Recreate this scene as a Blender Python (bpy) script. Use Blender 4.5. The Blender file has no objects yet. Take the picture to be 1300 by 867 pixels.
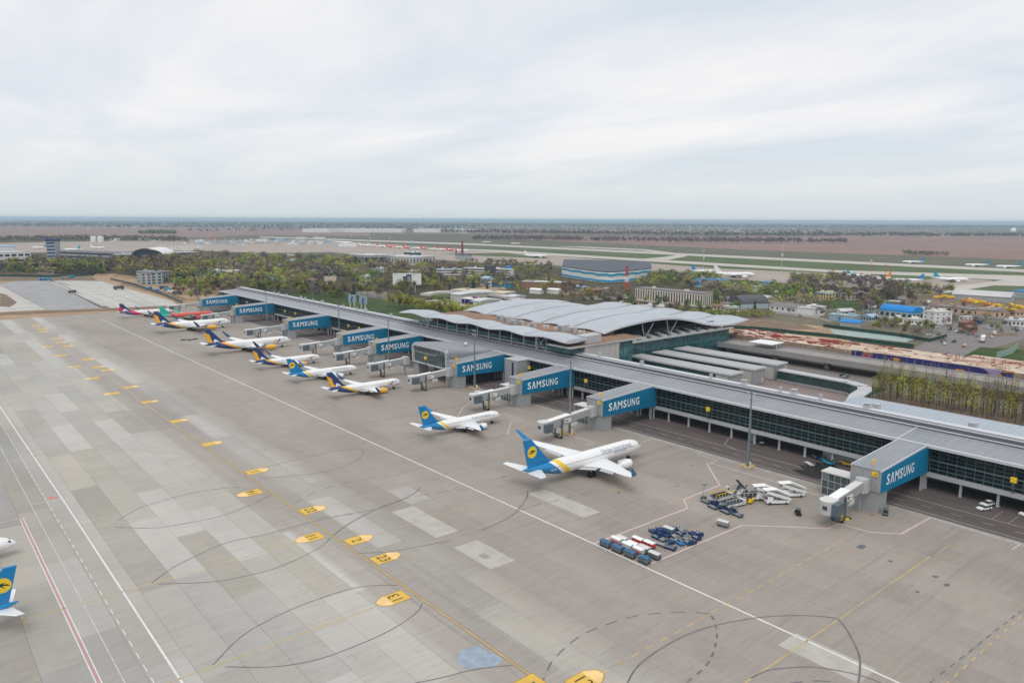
import bpy, bmesh, math, random
import numpy as np
from mathutils import Vector, Matrix
random.seed(7); rng = np.random.default_rng(7)
S = bpy.context.scene
COL = S.collection
PI = math.pi

# ------------------------------------------------------------------ camera
# calibrated from the two vanishing points of the airport grid (terminal axis = +Y, stand axis = +X)
CH = 82.0; FPX = 949.2; PCX, PCY = 650.0, 433.5
RM = np.array([[0.76739054, 0.09956058, -0.63340307],
               [-0.64116386, 0.12615936, -0.75696283],
               [0.00454607, 0.98700127, 0.16064814]])
cam_d = bpy.data.cameras.new('camera'); cam = bpy.data.objects.new('camera', cam_d); COL.objects.link(cam)
M4 = Matrix([[*RM[0], 0], [*RM[1], 0], [*RM[2], CH], [0, 0, 0, 1]])
cam.matrix_world = M4
cam_d.sensor_width = 36; cam_d.lens = FPX / 1300 * 36; cam_d.clip_start = 1; cam_d.clip_end = 90000
S.camera = cam

def ray(px, py):
    return RM @ np.array([px - PCX, -(py - PCY), -FPX])
def at(px, py, z=0.0):
    r = ray(px, py); t = (z - CH) / r[2]; return (r[0] * t, r[1] * t)
def mpp(px, py):                       # metres per photo pixel at that spot of ground
    p = at(px, py); f = -RM[:, 2]
    return (p[0] * f[0] + p[1] * f[1] - CH * f[2]) / FPX

# ------------------------------------------------------------------ world, sun, exposure
SUN_EL, SUN_AZ = math.radians(62), math.radians(222)     # azimuth measured from +X
W = bpy.data.worlds.new('World'); S.world = W; W.use_nodes = True
nt = W.node_tree; nt.nodes.clear()
def N(t, **k):
    n = nt.nodes.new(t)
    for a, b in k.items(): setattr(n, a, b)
    return n
L = nt.links.new
tc = N('ShaderNodeTexCoord'); sep = N('ShaderNodeSeparateXYZ'); L(tc.outputs['Generated'], sep.inputs[0])
def mth(op, a, b=None, c=None):
    n = N('ShaderNodeMath', operation=op)
    for i, v in enumerate((a, b, c)):
        if v is None: continue
        if isinstance(v, (int, float)): n.inputs[i].default_value = v
        else: L(v, n.inputs[i])
    return n.outputs[0]
zc = mth('MAXIMUM', sep.outputs['Z'], 0.0)
den = mth('ADD', zc, 0.10)
cx = mth('DIVIDE', sep.outputs['X'], den); cy = mth('DIVIDE', sep.outputs['Y'], den)
cmb = N('ShaderNodeCombineXYZ'); L(cx, cmb.inputs[0]); L(cy, cmb.inputs[1])
mp = N('ShaderNodeMapping'); L(cmb.outputs[0], mp.inputs[0])
mp.inputs['Rotation'].default_value = (0, 0, math.radians(40)); mp.inputs['Scale'].default_value = (1.0, 0.5, 1)
nz = N('ShaderNodeTexNoise'); nz.inputs['Scale'].default_value = 0.85; nz.inputs['Detail'].default_value = 7; nz.inputs['Roughness'].default_value = 0.56
nz.inputs['Distortion'].default_value = 0.35
L(mp.outputs[0], nz.inputs['Vector'])
rp = N('ShaderNodeValToRGB'); L(nz.outputs[0], rp.inputs[0])
e = rp.color_ramp.elements
e[0].position = 0.35; e[0].color = (0.74, 0.80, 0.87, 1)
e[1].position = 0.62; e[1].color = (1.0, 0.97, 0.965, 1)
k = e.new(0.50); k.color = (0.875, 0.895, 0.93, 1)
hz = N('ShaderNodeMapRange'); L(sep.outputs['Z'], hz.inputs[0]); hz.inputs[1].default_value = 0.0; hz.inputs[2].default_value = 0.11; hz.inputs[3].default_value = 1; hz.inputs[4].default_value = 0
mxh = N('ShaderNodeMixRGB'); L(hz.outputs[0], mxh.inputs[0]); L(rp.outputs[0], mxh.inputs[1]); mxh.inputs[2].default_value = (0.70, 0.77, 0.81, 1)
sky = N('ShaderNodeTexSky'); sky.sky_type = 'NISHITA'; sky.sun_disc = False
sky.sun_elevation = SUN_EL; sky.sun_rotation = PI / 2 - SUN_AZ
sk = N('ShaderNodeMixRGB', blend_type='MULTIPLY'); sk.inputs[0].default_value = 1; L(sky.outputs[0], sk.inputs[1]); sk.inputs[2].default_value = (0.1, 0.1, 0.1, 1)
mx2 = N('ShaderNodeMixRGB'); mx2.inputs[0].default_value = 0.9; L(sk.outputs[0], mx2.inputs[1]); L(mxh.outputs[0], mx2.inputs[2])
bg = N('ShaderNodeBackground'); L(mx2.outputs[0], bg.inputs[0]); bg.inputs[1].default_value = 1.0
wo = N('ShaderNodeOutputWorld'); L(bg.outputs[0], wo.inputs[0])
sd = bpy.data.lights.new('sun', 'SUN'); sun = bpy.data.objects.new('sun', sd); COL.objects.link(sun)
sd.energy = 1.5; sd.angle = math.radians(40); sd.color = (1, 0.96, 0.9)
dv = Vector((math.cos(SUN_EL) * math.cos(SUN_AZ), math.cos(SUN_EL) * math.sin(SUN_AZ), math.sin(SUN_EL)))
sun.rotation_euler = dv.to_track_quat('Z', 'Y').to_euler()
vs = S.view_settings; vs.view_transform = 'Standard'; vs.look = 'None'; vs.exposure = 0.0; vs.gamma = 1.0; vs.use_curve_mapping = False
S.cycles.max_bounces = 5; S.cycles.diffuse_bounces = 2; S.cycles.glossy_bounces = 2; S.cycles.transmission_bounces = 2
S.cycles.volume_bounces = 0; S.cycles.caustics_reflective = False; S.cycles.caustics_refractive = False
S.cycles.use_denoising = True

# ------------------------------------------------------------------ helpers
class MB:
    def __init__(s, off=(0, 0, 0)):
        s.v = []; s.f = []; s.m = []; s.off = off
    def add(s, vs, fs, m=0):
        b = len(s.v); s.v += [tuple(map(float, v)) for v in vs]
        for f in fs: s.f.append(tuple(b + i for i in f)); s.m.append(m)
    def box(s, x0, x1, y0, y1, z0, z1, m=0):
        s.add([(x0,y0,z0),(x1,y0,z0),(x1,y1,z0),(x0,y1,z0),(x0,y0,z1),(x1,y0,z1),(x1,y1,z1),(x0,y1,z1)],
              [(0,3,2,1),(4,5,6,7),(0,1,5,4),(1,2,6,5),(2,3,7,6),(3,0,4,7)], m)
    def poly(s, pts, m=0): s.add(pts, [tuple(range(len(pts)))], m)
    def prism(s, pts, z0, z1, m=0):                      # pts: 2-D outline (counter-clockwise), extruded in z
        n = len(pts)
        s.add([(p[0], p[1], z0) for p in pts] + [(p[0], p[1], z1) for p in pts],
              [tuple(range(n))[::-1], tuple(range(n, 2 * n))] + [(i, (i + 1) % n, n + (i + 1) % n, n + i) for i in range(n)], m)
    def extr(s, prof, y0, y1, m=0, caps=True):            # prof: closed (x,z) outline extruded along y
        n = len(prof)
        s.add([(p[0], y0, p[1]) for p in prof] + [(p[0], y1, p[1]) for p in prof],
              ([tuple(range(n)), tuple(range(n, 2 * n))[::-1]] if caps else []) + [(i, n + i, n + (i + 1) % n, (i + 1) % n) for i in range(n)], m)
    def loft(s, rings, m=0, cap=True):
        n = len(rings[0]); b = []
        vs = [v for r in rings for v in r]; fs = []
        for i in range(len(rings) - 1):
            for j in range(n):
                a = i * n + j; c = i * n + (j + 1) % n
                fs.append((a, c, c + n, a + n))
        if cap: fs += [tuple(range(n))[::-1], tuple((len(rings) - 1) * n + j for j in range(n))]
        s.add(vs, fs, m)
    def cyl(s, p0, p1, r0, r1=None, n=8, m=0):
        r1 = r0 if r1 is None else r1
        p0 = Vector(p0); p1 = Vector(p1); d = (p1 - p0).normalized()
        a = d.orthogonal().normalized(); b = d.cross(a)
        R = [[tuple(p + (a * math.cos(2*PI*k/n) + b * math.sin(2*PI*k/n)) * r) for k in range(n)] for p, r in ((p0, r0), (p1, r1))]
        s.loft(R, m)
    def build(s, name, mats, parent=None, smooth=False, **props):
        me = bpy.data.meshes.new(name)
        o = s.off
        vs = [(v[0]-o[0], v[1]-o[1], v[2]-o[2]) for v in s.v] if any(o) else s.v
        me.from_pydata(vs, [], s.f)
        if not isinstance(mats, (list, tuple)): mats = [mats]
        for m in mats: me.materials.append(m)
        if len(mats) > 1: me.polygons.foreach_set('material_index', s.m)
        if smooth: me.polygons.foreach_set('use_smooth', [True] * len(me.polygons))
        me.update()
        return link(name, me, parent, **props)
def link(name, me, parent=None, **props):
    ob = bpy.data.objects.new(name, me); COL.objects.link(ob)
    if parent is not None: ob.parent = parent
    for k, v in props.items(): ob[k] = v
    return ob
def fix_normals(ob):
    bm = bmesh.new(); bm.from_mesh(ob.data); bmesh.ops.recalc_face_normals(bm, faces=bm.faces); bm.to_mesh(ob.data); bm.free(); return ob
def thing(name, label, cat, loc=(0, 0, 0), rz=0.0, group=None):
    o = bpy.data.objects.new(name, None); COL.objects.link(o); o.empty_display_size = 1
    o.location = loc; o.rotation_euler = (0, 0, rz); o['label'] = label; o['category'] = cat
    if group: o['group'] = group
    return o
def copy_tree(o, parent=None):
    c = o.copy(); COL.objects.link(c); c.parent = parent
    for ch in [x for x in o.children]: copy_tree(ch, c)
    return c
def place(o, x, y, rz=0, z=0, label=None, sc=None):
    o.location = (x, y, z); o.rotation_euler = (0, 0, rz)
    if label: o['label'] = label
    if sc: o.scale = (sc, sc, sc)
    return o

def mat(name, col, rough=0.7, metal=0.0, var=0.0, scale=0.3, emit=None, spec=0.3, objvar=0.0):
    m = bpy.data.materials.new(name); m.use_nodes = True; t = m.node_tree; b = t.nodes['Principled BSDF']
    b.inputs['Roughness'].default_value = rough; b.inputs['Metallic'].default_value = metal
    b.inputs['Specular IOR Level'].default_value = spec
    b.inputs['Base Color'].default_value = (*col, 1)
    if var or objvar:
        g = t.nodes.new('ShaderNodeNewGeometry'); n = t.nodes.new('ShaderNodeTexNoise'); n.inputs['Scale'].default_value = scale; n.inputs['Detail'].default_value = 5
        t.links.new(g.outputs['Position'], n.inputs['Vector'])
        mr = t.nodes.new('ShaderNodeMapRange'); t.links.new(n.outputs[0], mr.inputs[0]); mr.inputs[1].default_value = .25; mr.inputs[2].default_value = .75
        mr.inputs[3].default_value = 1 - var; mr.inputs[4].default_value = 1 + var
        val = mr.outputs[0]
        if objvar:
            oi = t.nodes.new('ShaderNodeObjectInfo'); m2 = t.nodes.new('ShaderNodeMapRange'); t.links.new(oi.outputs['Random'], m2.inputs[0])
            m2.inputs[3].default_value = 1 - objvar; m2.inputs[4].default_value = 1 + objvar
            mm = t.nodes.new('ShaderNodeMath'); mm.operation = 'MULTIPLY'; t.links.new(val, mm.inputs[0]); t.links.new(m2.outputs[0], mm.inputs[1]); val = mm.outputs[0]
        vm = t.nodes.new('ShaderNodeVectorMath'); vm.operation = 'SCALE'; vm.inputs[0].default_value = col; t.links.new(val, vm.inputs['Scale'])
        t.links.new(vm.outputs[0], b.inputs['Base Color'])
    if emit: b.inputs['Emission Color'].default_value = (*emit[0], 1); b.inputs['Emission Strength'].default_value = emit[1]
    return m

class NT:                                                # small node-graph helper for materials
    def __init__(s, name, rough=0.8, spec=0.3):
        s.m = bpy.data.materials.new(name); s.m.use_nodes = True; s.t = s.m.node_tree; s.b = s.t.nodes['Principled BSDF']
        s.b.inputs['Roughness'].default_value = rough; s.b.inputs['Specular IOR Level'].default_value = spec
        s.pos = s.t.nodes.new('ShaderNodeNewGeometry').outputs['Position']
    def L(s, a, i):
        if isinstance(a, (int, float)): i.default_value = a
        elif isinstance(a, tuple): i.default_value = a if len(i.default_value) == len(a) else (*a, 1)
        else: s.t.links.new(a, i)
    def math(s, op, a, b=0.0, c=None):
        n = s.t.nodes.new('ShaderNodeMath'); n.operation = op; s.L(a, n.inputs[0]); s.L(b, n.inputs[1])
        if c is not None: s.L(c, n.inputs[2])
        return n.outputs[0]
    def xyz(s, v):
        n = s.t.nodes.new('ShaderNodeSeparateXYZ'); s.L(v, n.inputs[0]); return n.outputs
    def comb(s, x, y, z=0.0):
        n = s.t.nodes.new('ShaderNodeCombineXYZ'); s.L(x, n.inputs[0]); s.L(y, n.inputs[1]); s.L(z, n.inputs[2]); return n.outputs[0]
    def noise(s, v, scale, detail=4, rough=.5):
        n = s.t.nodes.new('ShaderNodeTexNoise'); s.L(v, n.inputs['Vector']); n.inputs['Scale'].default_value = scale; n.inputs['Detail'].default_value = detail; n.inputs['Roughness'].default_value = rough
        return n.outputs[0]
    def white(s, v):
        n = s.t.nodes.new('ShaderNodeTexWhiteNoise'); s.L(v, n.inputs['Vector']); return n.outputs[0]
    def mr(s, v, a, b, c, d):
        n = s.t.nodes.new('ShaderNodeMapRange'); s.L(v, n.inputs[0])
        for i, x in enumerate((a, b, c, d)): n.inputs[i + 1].default_value = x
        return n.outputs[0]
    def mix(s, f, a, b, mode='MIX'):
        n = s.t.nodes.new('ShaderNodeMixRGB'); n.blend_type = mode; s.L(f, n.inputs[0]); s.L(a, n.inputs[1]); s.L(b, n.inputs[2]); return n.outputs[0]
    def scale(s, v, f):
        n = s.t.nodes.new('ShaderNodeVectorMath'); n.operation = 'SCALE'; s.L(v, n.inputs[0]); s.L(f, n.inputs['Scale']); return n.outputs[0]
    def mul(s, v, xyz):
        n = s.t.nodes.new('ShaderNodeVectorMath'); n.operation = 'MULTIPLY'; s.L(v, n.inputs[0]); n.inputs[1].default_value = xyz; return n.outputs[0]
    def ramp(s, v, els):
        n = s.t.nodes.new('ShaderNodeValToRGB'); s.L(v, n.inputs[0]); e = n.color_ramp.elements
        while len(e) < len(els): e.new(0.5)
        for q, (p, c) in zip(e, els): q.position = p; q.color = (*c, 1)
        return n.outputs[0]
    def out(s, col): s.L(col, s.b.inputs['Base Color']); return s.m

# ------------------------------------------------------------------ materials
SX0, SDX, SDY = 103.2, 7.42, 7.5                        # slab grid of the apron
def concrete():
    q = NT('apron_concrete', 0.75, 0.35); X, Y, Z = q.xyz(q.pos)
    u = q.math('DIVIDE', q.math('SUBTRACT', X, SX0), SDX); v = q.math('DIVIDE', Y, SDY)
    fu = q.math('FLOOR', u); fv = q.math('FLOOR', v)
    lane = q.math('FLOOR', q.math('ADD', q.math('DIVIDE', Y, 41.0), q.math('MULTIPLY', q.white(q.comb(fu, 3.3)), 7.0)))
    w1 = q.white(q.comb(fu, lane)); w2 = q.white(q.comb(fu, fv, 5.0))
    w3 = q.white(q.comb(q.math('FLOOR', q.math('DIVIDE', X, 29.7)), q.math('FLOOR', q.math('DIVIDE', Y, 75.0)), 2.0))
    left = q.mr(X, 92, 104, 1, 0)
    left = q.math('MULTIPLY', left, q.mr(q.math('ABSOLUTE', q.math('SUBTRACT', X, 82.0)), 5.5, 7.5, 0.25, 1.0))
    base = q.mix(left, (0.305, 0.268, 0.236, 1), (0.405, 0.39, 0.358, 1))
    service = q.mr(X, 33.5, 34.2, 1, 0)
    base = q.mix(q.math('MULTIPLY', service, 0.55), base, (0.30, 0.285, 0.27, 1))
    right = q.mr(X, 125, 190, 0, 1)
    base = q.mix(q.math('MULTIPLY', right, 0.6), base, (0.270, 0.235, 0.205, 1))
    f = q.math('ADD', q.math('MULTIPLY', q.math('SUBTRACT', w1, 0.5), q.math('ADD', q.math('MULTIPLY', left, 0.20), 0.07)), 1.0)
    f = q.math('ADD', f, q.math('MULTIPLY', q.math('SUBTRACT', w2, 0.5), 0.045))
    f = q.math('ADD', f, q.math('MULTIPLY', q.math('SUBTRACT', w3, 0.5), 0.06))
    n1 = q.noise(q.mul(q.pos, (0.03, 0.011, 1)), 1.0, 6, 0.62); n2 = q.noise(q.mul(q.pos, (0.12, 0.9, 1)), 1.0, 3, .6); n3 = q.noise(q.pos, 1.6, 3, .7)
    f = q.math('ADD', f, q.mr(n1, .25, .75, -.15, .15)); f = q.math('ADD', f, q.mr(n2, .3, .7, -.06, .06)); f = q.math('ADD', f, q.mr(n3, .3, .7, -.03, .03))
    tone = q.mix(q.math('MULTIPLY', q.math('POWER', q.white(q.comb(fu, lane, 9.0)), 2.0), q.math('ADD', q.math('MULTIPLY', left, .55), .18)), base, (0.36, 0.325, 0.265, 1))
    st = q.noise(q.mul(q.pos, (0.05, 0.05, 1)), 1.0, 5, .7)
    f = q.math('MULTIPLY', f, q.mr(st, .60, .75, 1.0, .84))
    # grime darkening along the stand lead-in lines, where engines and tyres pass
    yy = q.math('ABSOLUTE', q.math('SUBTRACT', q.math('FRACT', q.math('DIVIDE', q.math('SUBTRACT', Y, 67.3 - 24.65), 49.3)), 0.5))
    g = q.math('MULTIPLY', q.mr(yy, 0.0, 0.05, .12, 0), q.mr(X, 125, 160, 0, 1)); f = q.math('SUBTRACT', f, g)
    # recessed joints carry dirt
    ju = q.math('ABSOLUTE', q.math('SUBTRACT', q.math('FRACT', u), 0.5)); jv = q.math('ABSOLUTE', q.math('SUBTRACT', q.math('FRACT', v), 0.5))
    j = q.math('MAXIMUM', q.mr(ju, .470, .498, 0, .09), q.mr(jv, .480, .499, 0, .05)); j = q.math('MULTIPLY', j, q.math('ADD', q.math('MULTIPLY', left, .7), .35)); f = q.math('SUBTRACT', f, j)
    vo = q.t.nodes.new('ShaderNodeTexVoronoi'); vo.feature = 'DISTANCE_TO_EDGE'; vo.inputs['Scale'].default_value = .055; q.L(q.comb(q.math('ADD', X, q.math('MULTIPLY', q.noise(q.pos, .2, 4), 14)), q.math('MULTIPLY', Y, 1.3)), vo.inputs['Vector'])
    crack = q.math('MULTIPLY', q.mr(vo.outputs[0], 0, .012, .13, 0), q.mr(q.noise(q.pos, .02, 3), .5, .6, 0, 1)); f = q.math('SUBTRACT', f, crack)
    ty = q.noise(q.mul(q.pos, (.012, .45, 1)), 1, 5, .65); f = q.math('MULTIPLY', f, q.math('SUBTRACT', 1.0, q.math('MULTIPLY', q.mr(ty, .56, .72, 0, .16), q.mr(X, 90, 140, 0, 1))))
    ty2 = q.noise(q.mul(q.pos, (.5, .010, 1)), 1, 5, .65); f = q.math('MULTIPLY', f, q.math('SUBTRACT', 1.0, q.math('MULTIPLY', q.mr(ty2, .56, .72, 0, .15), q.mr(q.math('ABSOLUTE', q.math('SUBTRACT', X, 84.0)), 6, 18, 1, .15))))
    q.b.inputs['Roughness'].default_value = .7
    return q.out(q.scale(tone, f))
M = {}
M['concrete'] = concrete()
def asphalt(name, c, v=.12):
    q = NT(name, .85); n = q.noise(q.mul(q.pos, (.25, .04, 1)), 1, 5, .6); n2 = q.noise(q.pos, 1.2, 3)
    return q.out(q.scale(c, q.math('ADD', q.mr(n, .3, .7, 1 - v, 1 + v), q.mr(n2, .3, .7, -.05, .05))))
M['asphalt'] = asphalt('asphalt', (.105, .086, .082), .2)
M['road'] = asphalt('road_asphalt', (.19, .175, .165))
M['white'] = mat('white_paint_marking', (.66, .64, .61), .6, var=.12, scale=.5)
M['thinwhite'] = mat('worn_white_marking', (.50, .48, .455), .7, var=.2, scale=.6)
M['pink'] = mat('faded_red_marking', (.56, .43, .40), .7, var=.12, scale=.5)
M['red'] = mat('red_marking', (.52, .24, .25), .6)
M['yellow'] = mat('yellow_marking', (.52, .38, .14), .6, var=.25, scale=.3)
M['faintyellow'] = mat('worn_yellow_marking', (.42, .335, .20), .6, var=.2, scale=.3)
M['palesign'] = mat('pale_yellow_marking', (.80, .55, .24), .6, var=.15, scale=.4)
M['signyellow'] = mat('sign_yellow_marking', (.66, .42, .075), .6, var=.15, scale=.4)
M['tyre_mark'] = mat('dark_marking', (.155, .145, .15), .8, var=.25, scale=.4)
M['blackmark'] = mat('black_marking', (.05, .045, .03), .8)
M['patch'] = mat('new_concrete', (.42, .40, .36), .8, var=.14, scale=.25)
M['bluepatch'] = mat('faded_blue_marking', (.28, .34, .40), .8, var=.22, scale=.6)
M['oil'] = mat('oil_stain', (.13, .115, .105), .6, var=.3, scale=.5)
def streaked(name, c, rough=.45, metal=.35, v=.1):
    q = NT(name, rough, .3); q.b.inputs['Metallic'].default_value = metal; n = q.noise(q.mul(q.pos, (.05, .9, .2)), 1, 5, .6); n2 = q.noise(q.pos, .06, 5, .65); X, Y, Z = q.xyz(q.pos)
    sm = q.mr(q.math('ABSOLUTE', q.math('SUBTRACT', q.math('FRACT', q.math('DIVIDE', Y, 5.0)), .5)), .475, .5, 0, .10)
    return q.out(q.scale(c, q.math('SUBTRACT', q.math('ADD', q.mr(n, .3, .7, 1 - v, 1 + v), q.mr(n2, .3, .7, -.10, .08)), sm)))
M['steel'] = streaked('roof_metal', (.30, .31, .335))
M['steel_lt'] = mat('roof_edge_metal', (.56, .57, .60), .4, .1, var=.05)
M['greywall'] = mat('grey_cladding', (.34, .35, .355), .6, .1, var=.07, scale=.4)
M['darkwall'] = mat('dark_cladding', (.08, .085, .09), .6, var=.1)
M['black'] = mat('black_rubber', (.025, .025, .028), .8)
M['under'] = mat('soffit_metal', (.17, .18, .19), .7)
M['cream'] = mat('concrete_wall', (.50, .48, .45), .8, var=.08, scale=.3)
M['frame'] = mat('mullion_grey', (.17, .23, .24), .5, .3)
M['transom'] = mat('transom_green_grey', (.15, .24, .24), .5, .2)
def glass(name, c, r=.12, v=.5):
    q = NT(name, r, .8); n = q.noise(q.mul(q.pos, (.3, .18, .35)), 1.0, 4, .7)
    oi = q.t.nodes.new('ShaderNodeObjectInfo').outputs['Random']
    f = q.math('MULTIPLY', q.mr(n, .35, .65, 1 - v, 1 + v * 1.5), q.mr(oi, 0, 1, .45, 1.8))
    return q.out(q.scale(c, f))
M['glass'] = glass('dark_green_glass', (.005, .014, .017), .15)
M['glass'].node_tree.nodes['Principled BSDF'].inputs['Specular IOR Level'].default_value = .28
M['tealglass'] = glass('teal_glass', (.018, .105, .115), .25, .8)
M['greenglass'] = glass('green_glass', (.018, .065, .055), .2, .6)
M['shinyglass'] = mat('grey_glass', (.10, .13, .135), .1, .3, var=.5, scale=.25, spec=.8)
M['signblue'] = mat('sign_blue', (.005, .165, .31), .65, var=.12, scale=.35, spec=.15, objvar=.12)
M['signwhite'] = mat('sign_white_lettering', (.80, .84, .85), .5)
M['yel'] = mat('yellow_plastic', (.85, .55, .02), .5)
M['whitep'] = mat('white_paint', (.80, .80, .79), .35, var=.02, spec=.5)
M['offwhite'] = mat('offwhite_paint', (.60, .59, .57), .5, var=.08, scale=.4)
M['greym'] = mat('grey_metal', (.30, .32, .33), .5, .3)
M['ltgrey'] = mat('light_grey_metal', (.47, .48, .49), .5, .1, var=.06)
M['tunnel'] = mat('tunnel_grey', (.33, .34, .345), .6, var=.08, scale=.5)
M['mast'] = mat('galvanised_mast', (.17, .22, .23), .6, .3)
M['blue'] = mat('tarpaulin_blue', (.05, .13, .25), .7, var=.2, scale=1)
M['navy'] = mat('navy_paint', (.012, .045, .14), .5, var=.2, scale=1)
M['brightblue'] = mat('bright_blue_paint', (.02, .20, .55), .5, var=.1)
M['cartdark'] = mat('cart_grey_blue', (.10, .13, .15), .6, var=.15, scale=1)
M['redp'] = mat('red_paint', (.55, .05, .04), .5)
M['orange'] = mat('orange_paint', (.75, .22, .03), .5)
M['winglass'] = mat('window_glass', (.03, .04, .05), .15, spec=.8)
M['cyan'] = mat('cyan_paint', (.03, .30, .45), .5)

# ------------------------------------------------------------------ ground
def ground_mat():
    q = NT('open_country', .95, .1)
    n = q.noise(q.pos, .0012, 6, .6); n2 = q.noise(q.pos, .02, 5, .6)
    c = q.ramp(n, [(.35, (.105, .115, .06)), (.5, (.15, .125, .085)), (.62, (.19, .14, .115))])
    return q.out(q.scale(c, q.mr(n2, .3, .7, .75, 1.2)))
M['ground'] = ground_mat()
def field(name, c, v=.12, sc=.01): 
    q = NT(name, .95, .1); n = q.noise(q.pos, sc, 6, .6); n2 = q.noise(q.mul(q.pos, (.05, .004, 1)), 1, 3)
    return q.out(q.scale(c, q.math('ADD', q.mr(n, .3, .7, 1 - v, 1 + v), q.mr(n2, .3, .7, -.06, .06))))
M['grass'] = field('airfield_grass', (.095, .125, .055), .2)
M['grass2'] = field('mown_grass', (.055, .085, .028), .3, .05)
M['grassdull'] = field('dry_airfield_grass', (.125, .125, .085), .18)
M['plough'] = field('ploughed_soil', (.255, .17, .145), .12, .004)
M['plough2'] = field('far_ploughed_soil', (.185, .14, .13), .15, .003)
M['farapron'] = field('far_apron_concrete', (.36, .305, .265), .08, .02)
M['runway'] = field('runway_concrete', (.47, .44, .39), .05, .02)
M['dirt'] = field('bare_earth', (.36, .25, .16), .25, .06)
M['dirt2'] = field('dark_earth', (.20, .15, .105), .25, .08)
M['woodfloor'] = field('wood_floor', (.085, .075, .045), .3, .05)
M['newslab'] = field('new_pale_concrete', (.47, .455, .42), .12, .05)
M['newslab2'] = field('new_grey_concrete', (.33, .33, .33), .1, .05)

# earth sheet: its top is at -0.6, all else lies on it
m = MB(); R0, R1 = -1500, 30000
m.poly([(R0, R0, -.6), (R1, R0, -.6), (R1, R1, -.6), (R0, R1, -.6)]); m.build('ground', M['ground'], kind='structure')
_z = [-.55]
def sheet(name, pts, mt, z=None, px=True, th=None):
    if z is None: z = _z[0]; _z[0] += .012
    P = [at(*p) for p in pts] if px else pts
    a = sum(P[i][0] * P[(i+1) % len(P)][1] - P[(i+1) % len(P)][0] * P[i][1] for i in range(len(P)))
    if a < 0: P = P[::-1]
    m = MB(); m.poly([(p[0], p[1], z) for p in P]); return m.build(name, mt, kind='structure')
# far country: bands of field, seen as stripes near the horizon
sheet('field', [(-200, 284.6), (420, 287), (420, 296), (-200, 292)], M['plough2'])
sheet('field', [(-100, 287.5), (160, 287.5), (470, 293), (470, 303), (230, 301), (-100, 299)], M['plough'])
sheet('field', [(1150, 286.3), (1500, 287.5), (1500, 291.5), (1150, 290)], M['grass'])
sheet('field', [(600, 290), (1080, 292), (1080, 299), (600, 297)], M['plough2'])
sheet('field', [(560, 301.5), (1400, 299.0), (1400, 338), (1050, 326), (560, 311)], M['plough'])
sheet('field', [(1080, 296.5), (1500, 298), (1500, 338), (1150, 326), (1000, 312)], M['plough'])
sheet('airfield', [(300, 298.5), (560, 300), (1000, 319), (1420, 334), (1420, 400), (700, 352), (240, 318), (-60, 322), (-60, 312), (200, 309)], M['grassdull'])
sheet('airfield', [(600, 314), (1420, 346), (1420, 398), (640, 330)], M['grass'])
sheet('runway', [(330, 300.2), (600, 309.0), (1420, 347.4), (1420, 351.2), (600, 311.0), (330, 301.4)], M['runway'])
sheet('taxiway', [(330, 305.5), (640, 317.8), (1060, 342.6), (1420, 353), (1420, 363), (1190, 350.8), (1050, 345.2), (640, 320.8), (330, 307.5)], M['runway'])
sheet('taxiway', [(700, 312.5), (815, 318), (862, 323.4), (845, 325.8), (810, 329), (842, 331), (872, 325.3), (868, 322.4), (820, 316.5), (740, 313)], M['runway'], -.37)
sheet('taxiway', [(1300, 352), (1230, 361), (1170, 366), (1200, 372), (1262, 362), (1420, 366), (1420, 356)], M['runway'], -.36)
sheet('airfield_apron', [(-60, 310), (130, 306), (420, 305), (640, 320), (900, 340), (1120, 350), (1215, 352), (1262, 356), (1200, 372), (1120, 371), (860, 352), (700, 336), (560, 333), (420, 320), (-60, 326)], M['farapron'])
sheet('airfield_grass_strip', [(560, 322.5), (640, 320.9), (700, 327), (690, 328)], M['grass'], -.35)
sheet('airfield_grass_strip', [(1120, 349.5), (1210, 351), (1160, 357), (1110, 355)], M['grass'], -.345)
sheet('wood_floor', [(-60, 322), (250, 318), (560, 330), (900, 352), (1180, 372), (1180, 400), (900, 402), (560, 400), (330, 380), (235, 388), (140, 352), (-60, 352)], M['woodfloor'])
sheet('settlement_ground', [(1040, 372), (1300, 395), (1420, 430), (1420, 500), (1150, 440), (900, 402), (930, 376)], field('settlement_ground', (.15, .135, .095), .3, .04), -.3)
sheet('lawn', [(1020, 378), (1110, 380), (1110, 395), (1060, 393)], M['grass2'], -.28)
sheet('yard', [(1140, 368), (1300, 380), (1420, 395), (1420, 418), (1150, 392)], M['dirt2'], -.28)
sheet('parking_yard', [(1190, 408), (1290, 412), (1240, 440), (1180, 432)], M['road'], -.27)
sheet('road', [(1100, 470), (1180, 432), (1262, 412), (1420, 408), (1420, 416), (1300, 430), (1230, 450), (1200, 470)], M['road'], -.26)
sheet('lawn', [(1215, 456), (1245, 440), (1300, 444), (1300, 470), (1240, 472)], M['grass2'], -.25)
sheet('earthworks', [(890, 398), (1045, 414), (1100, 428), (1030, 444), (960, 432), (880, 416)], M['dirt'], -.25)
sheet('earthworks', [(905, 398), (1010, 409), (1040, 418), (960, 418), (900, 405)], M['dirt2'], -.24)
sheet('lawn', [(430, 372), (560, 398), (530, 418), (330, 372)], M['grass2'], -.24)
sheet('landside_lawn', [(560, 372), (640, 386), (620, 402), (520, 398)], M['grass'], -.23)

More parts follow.
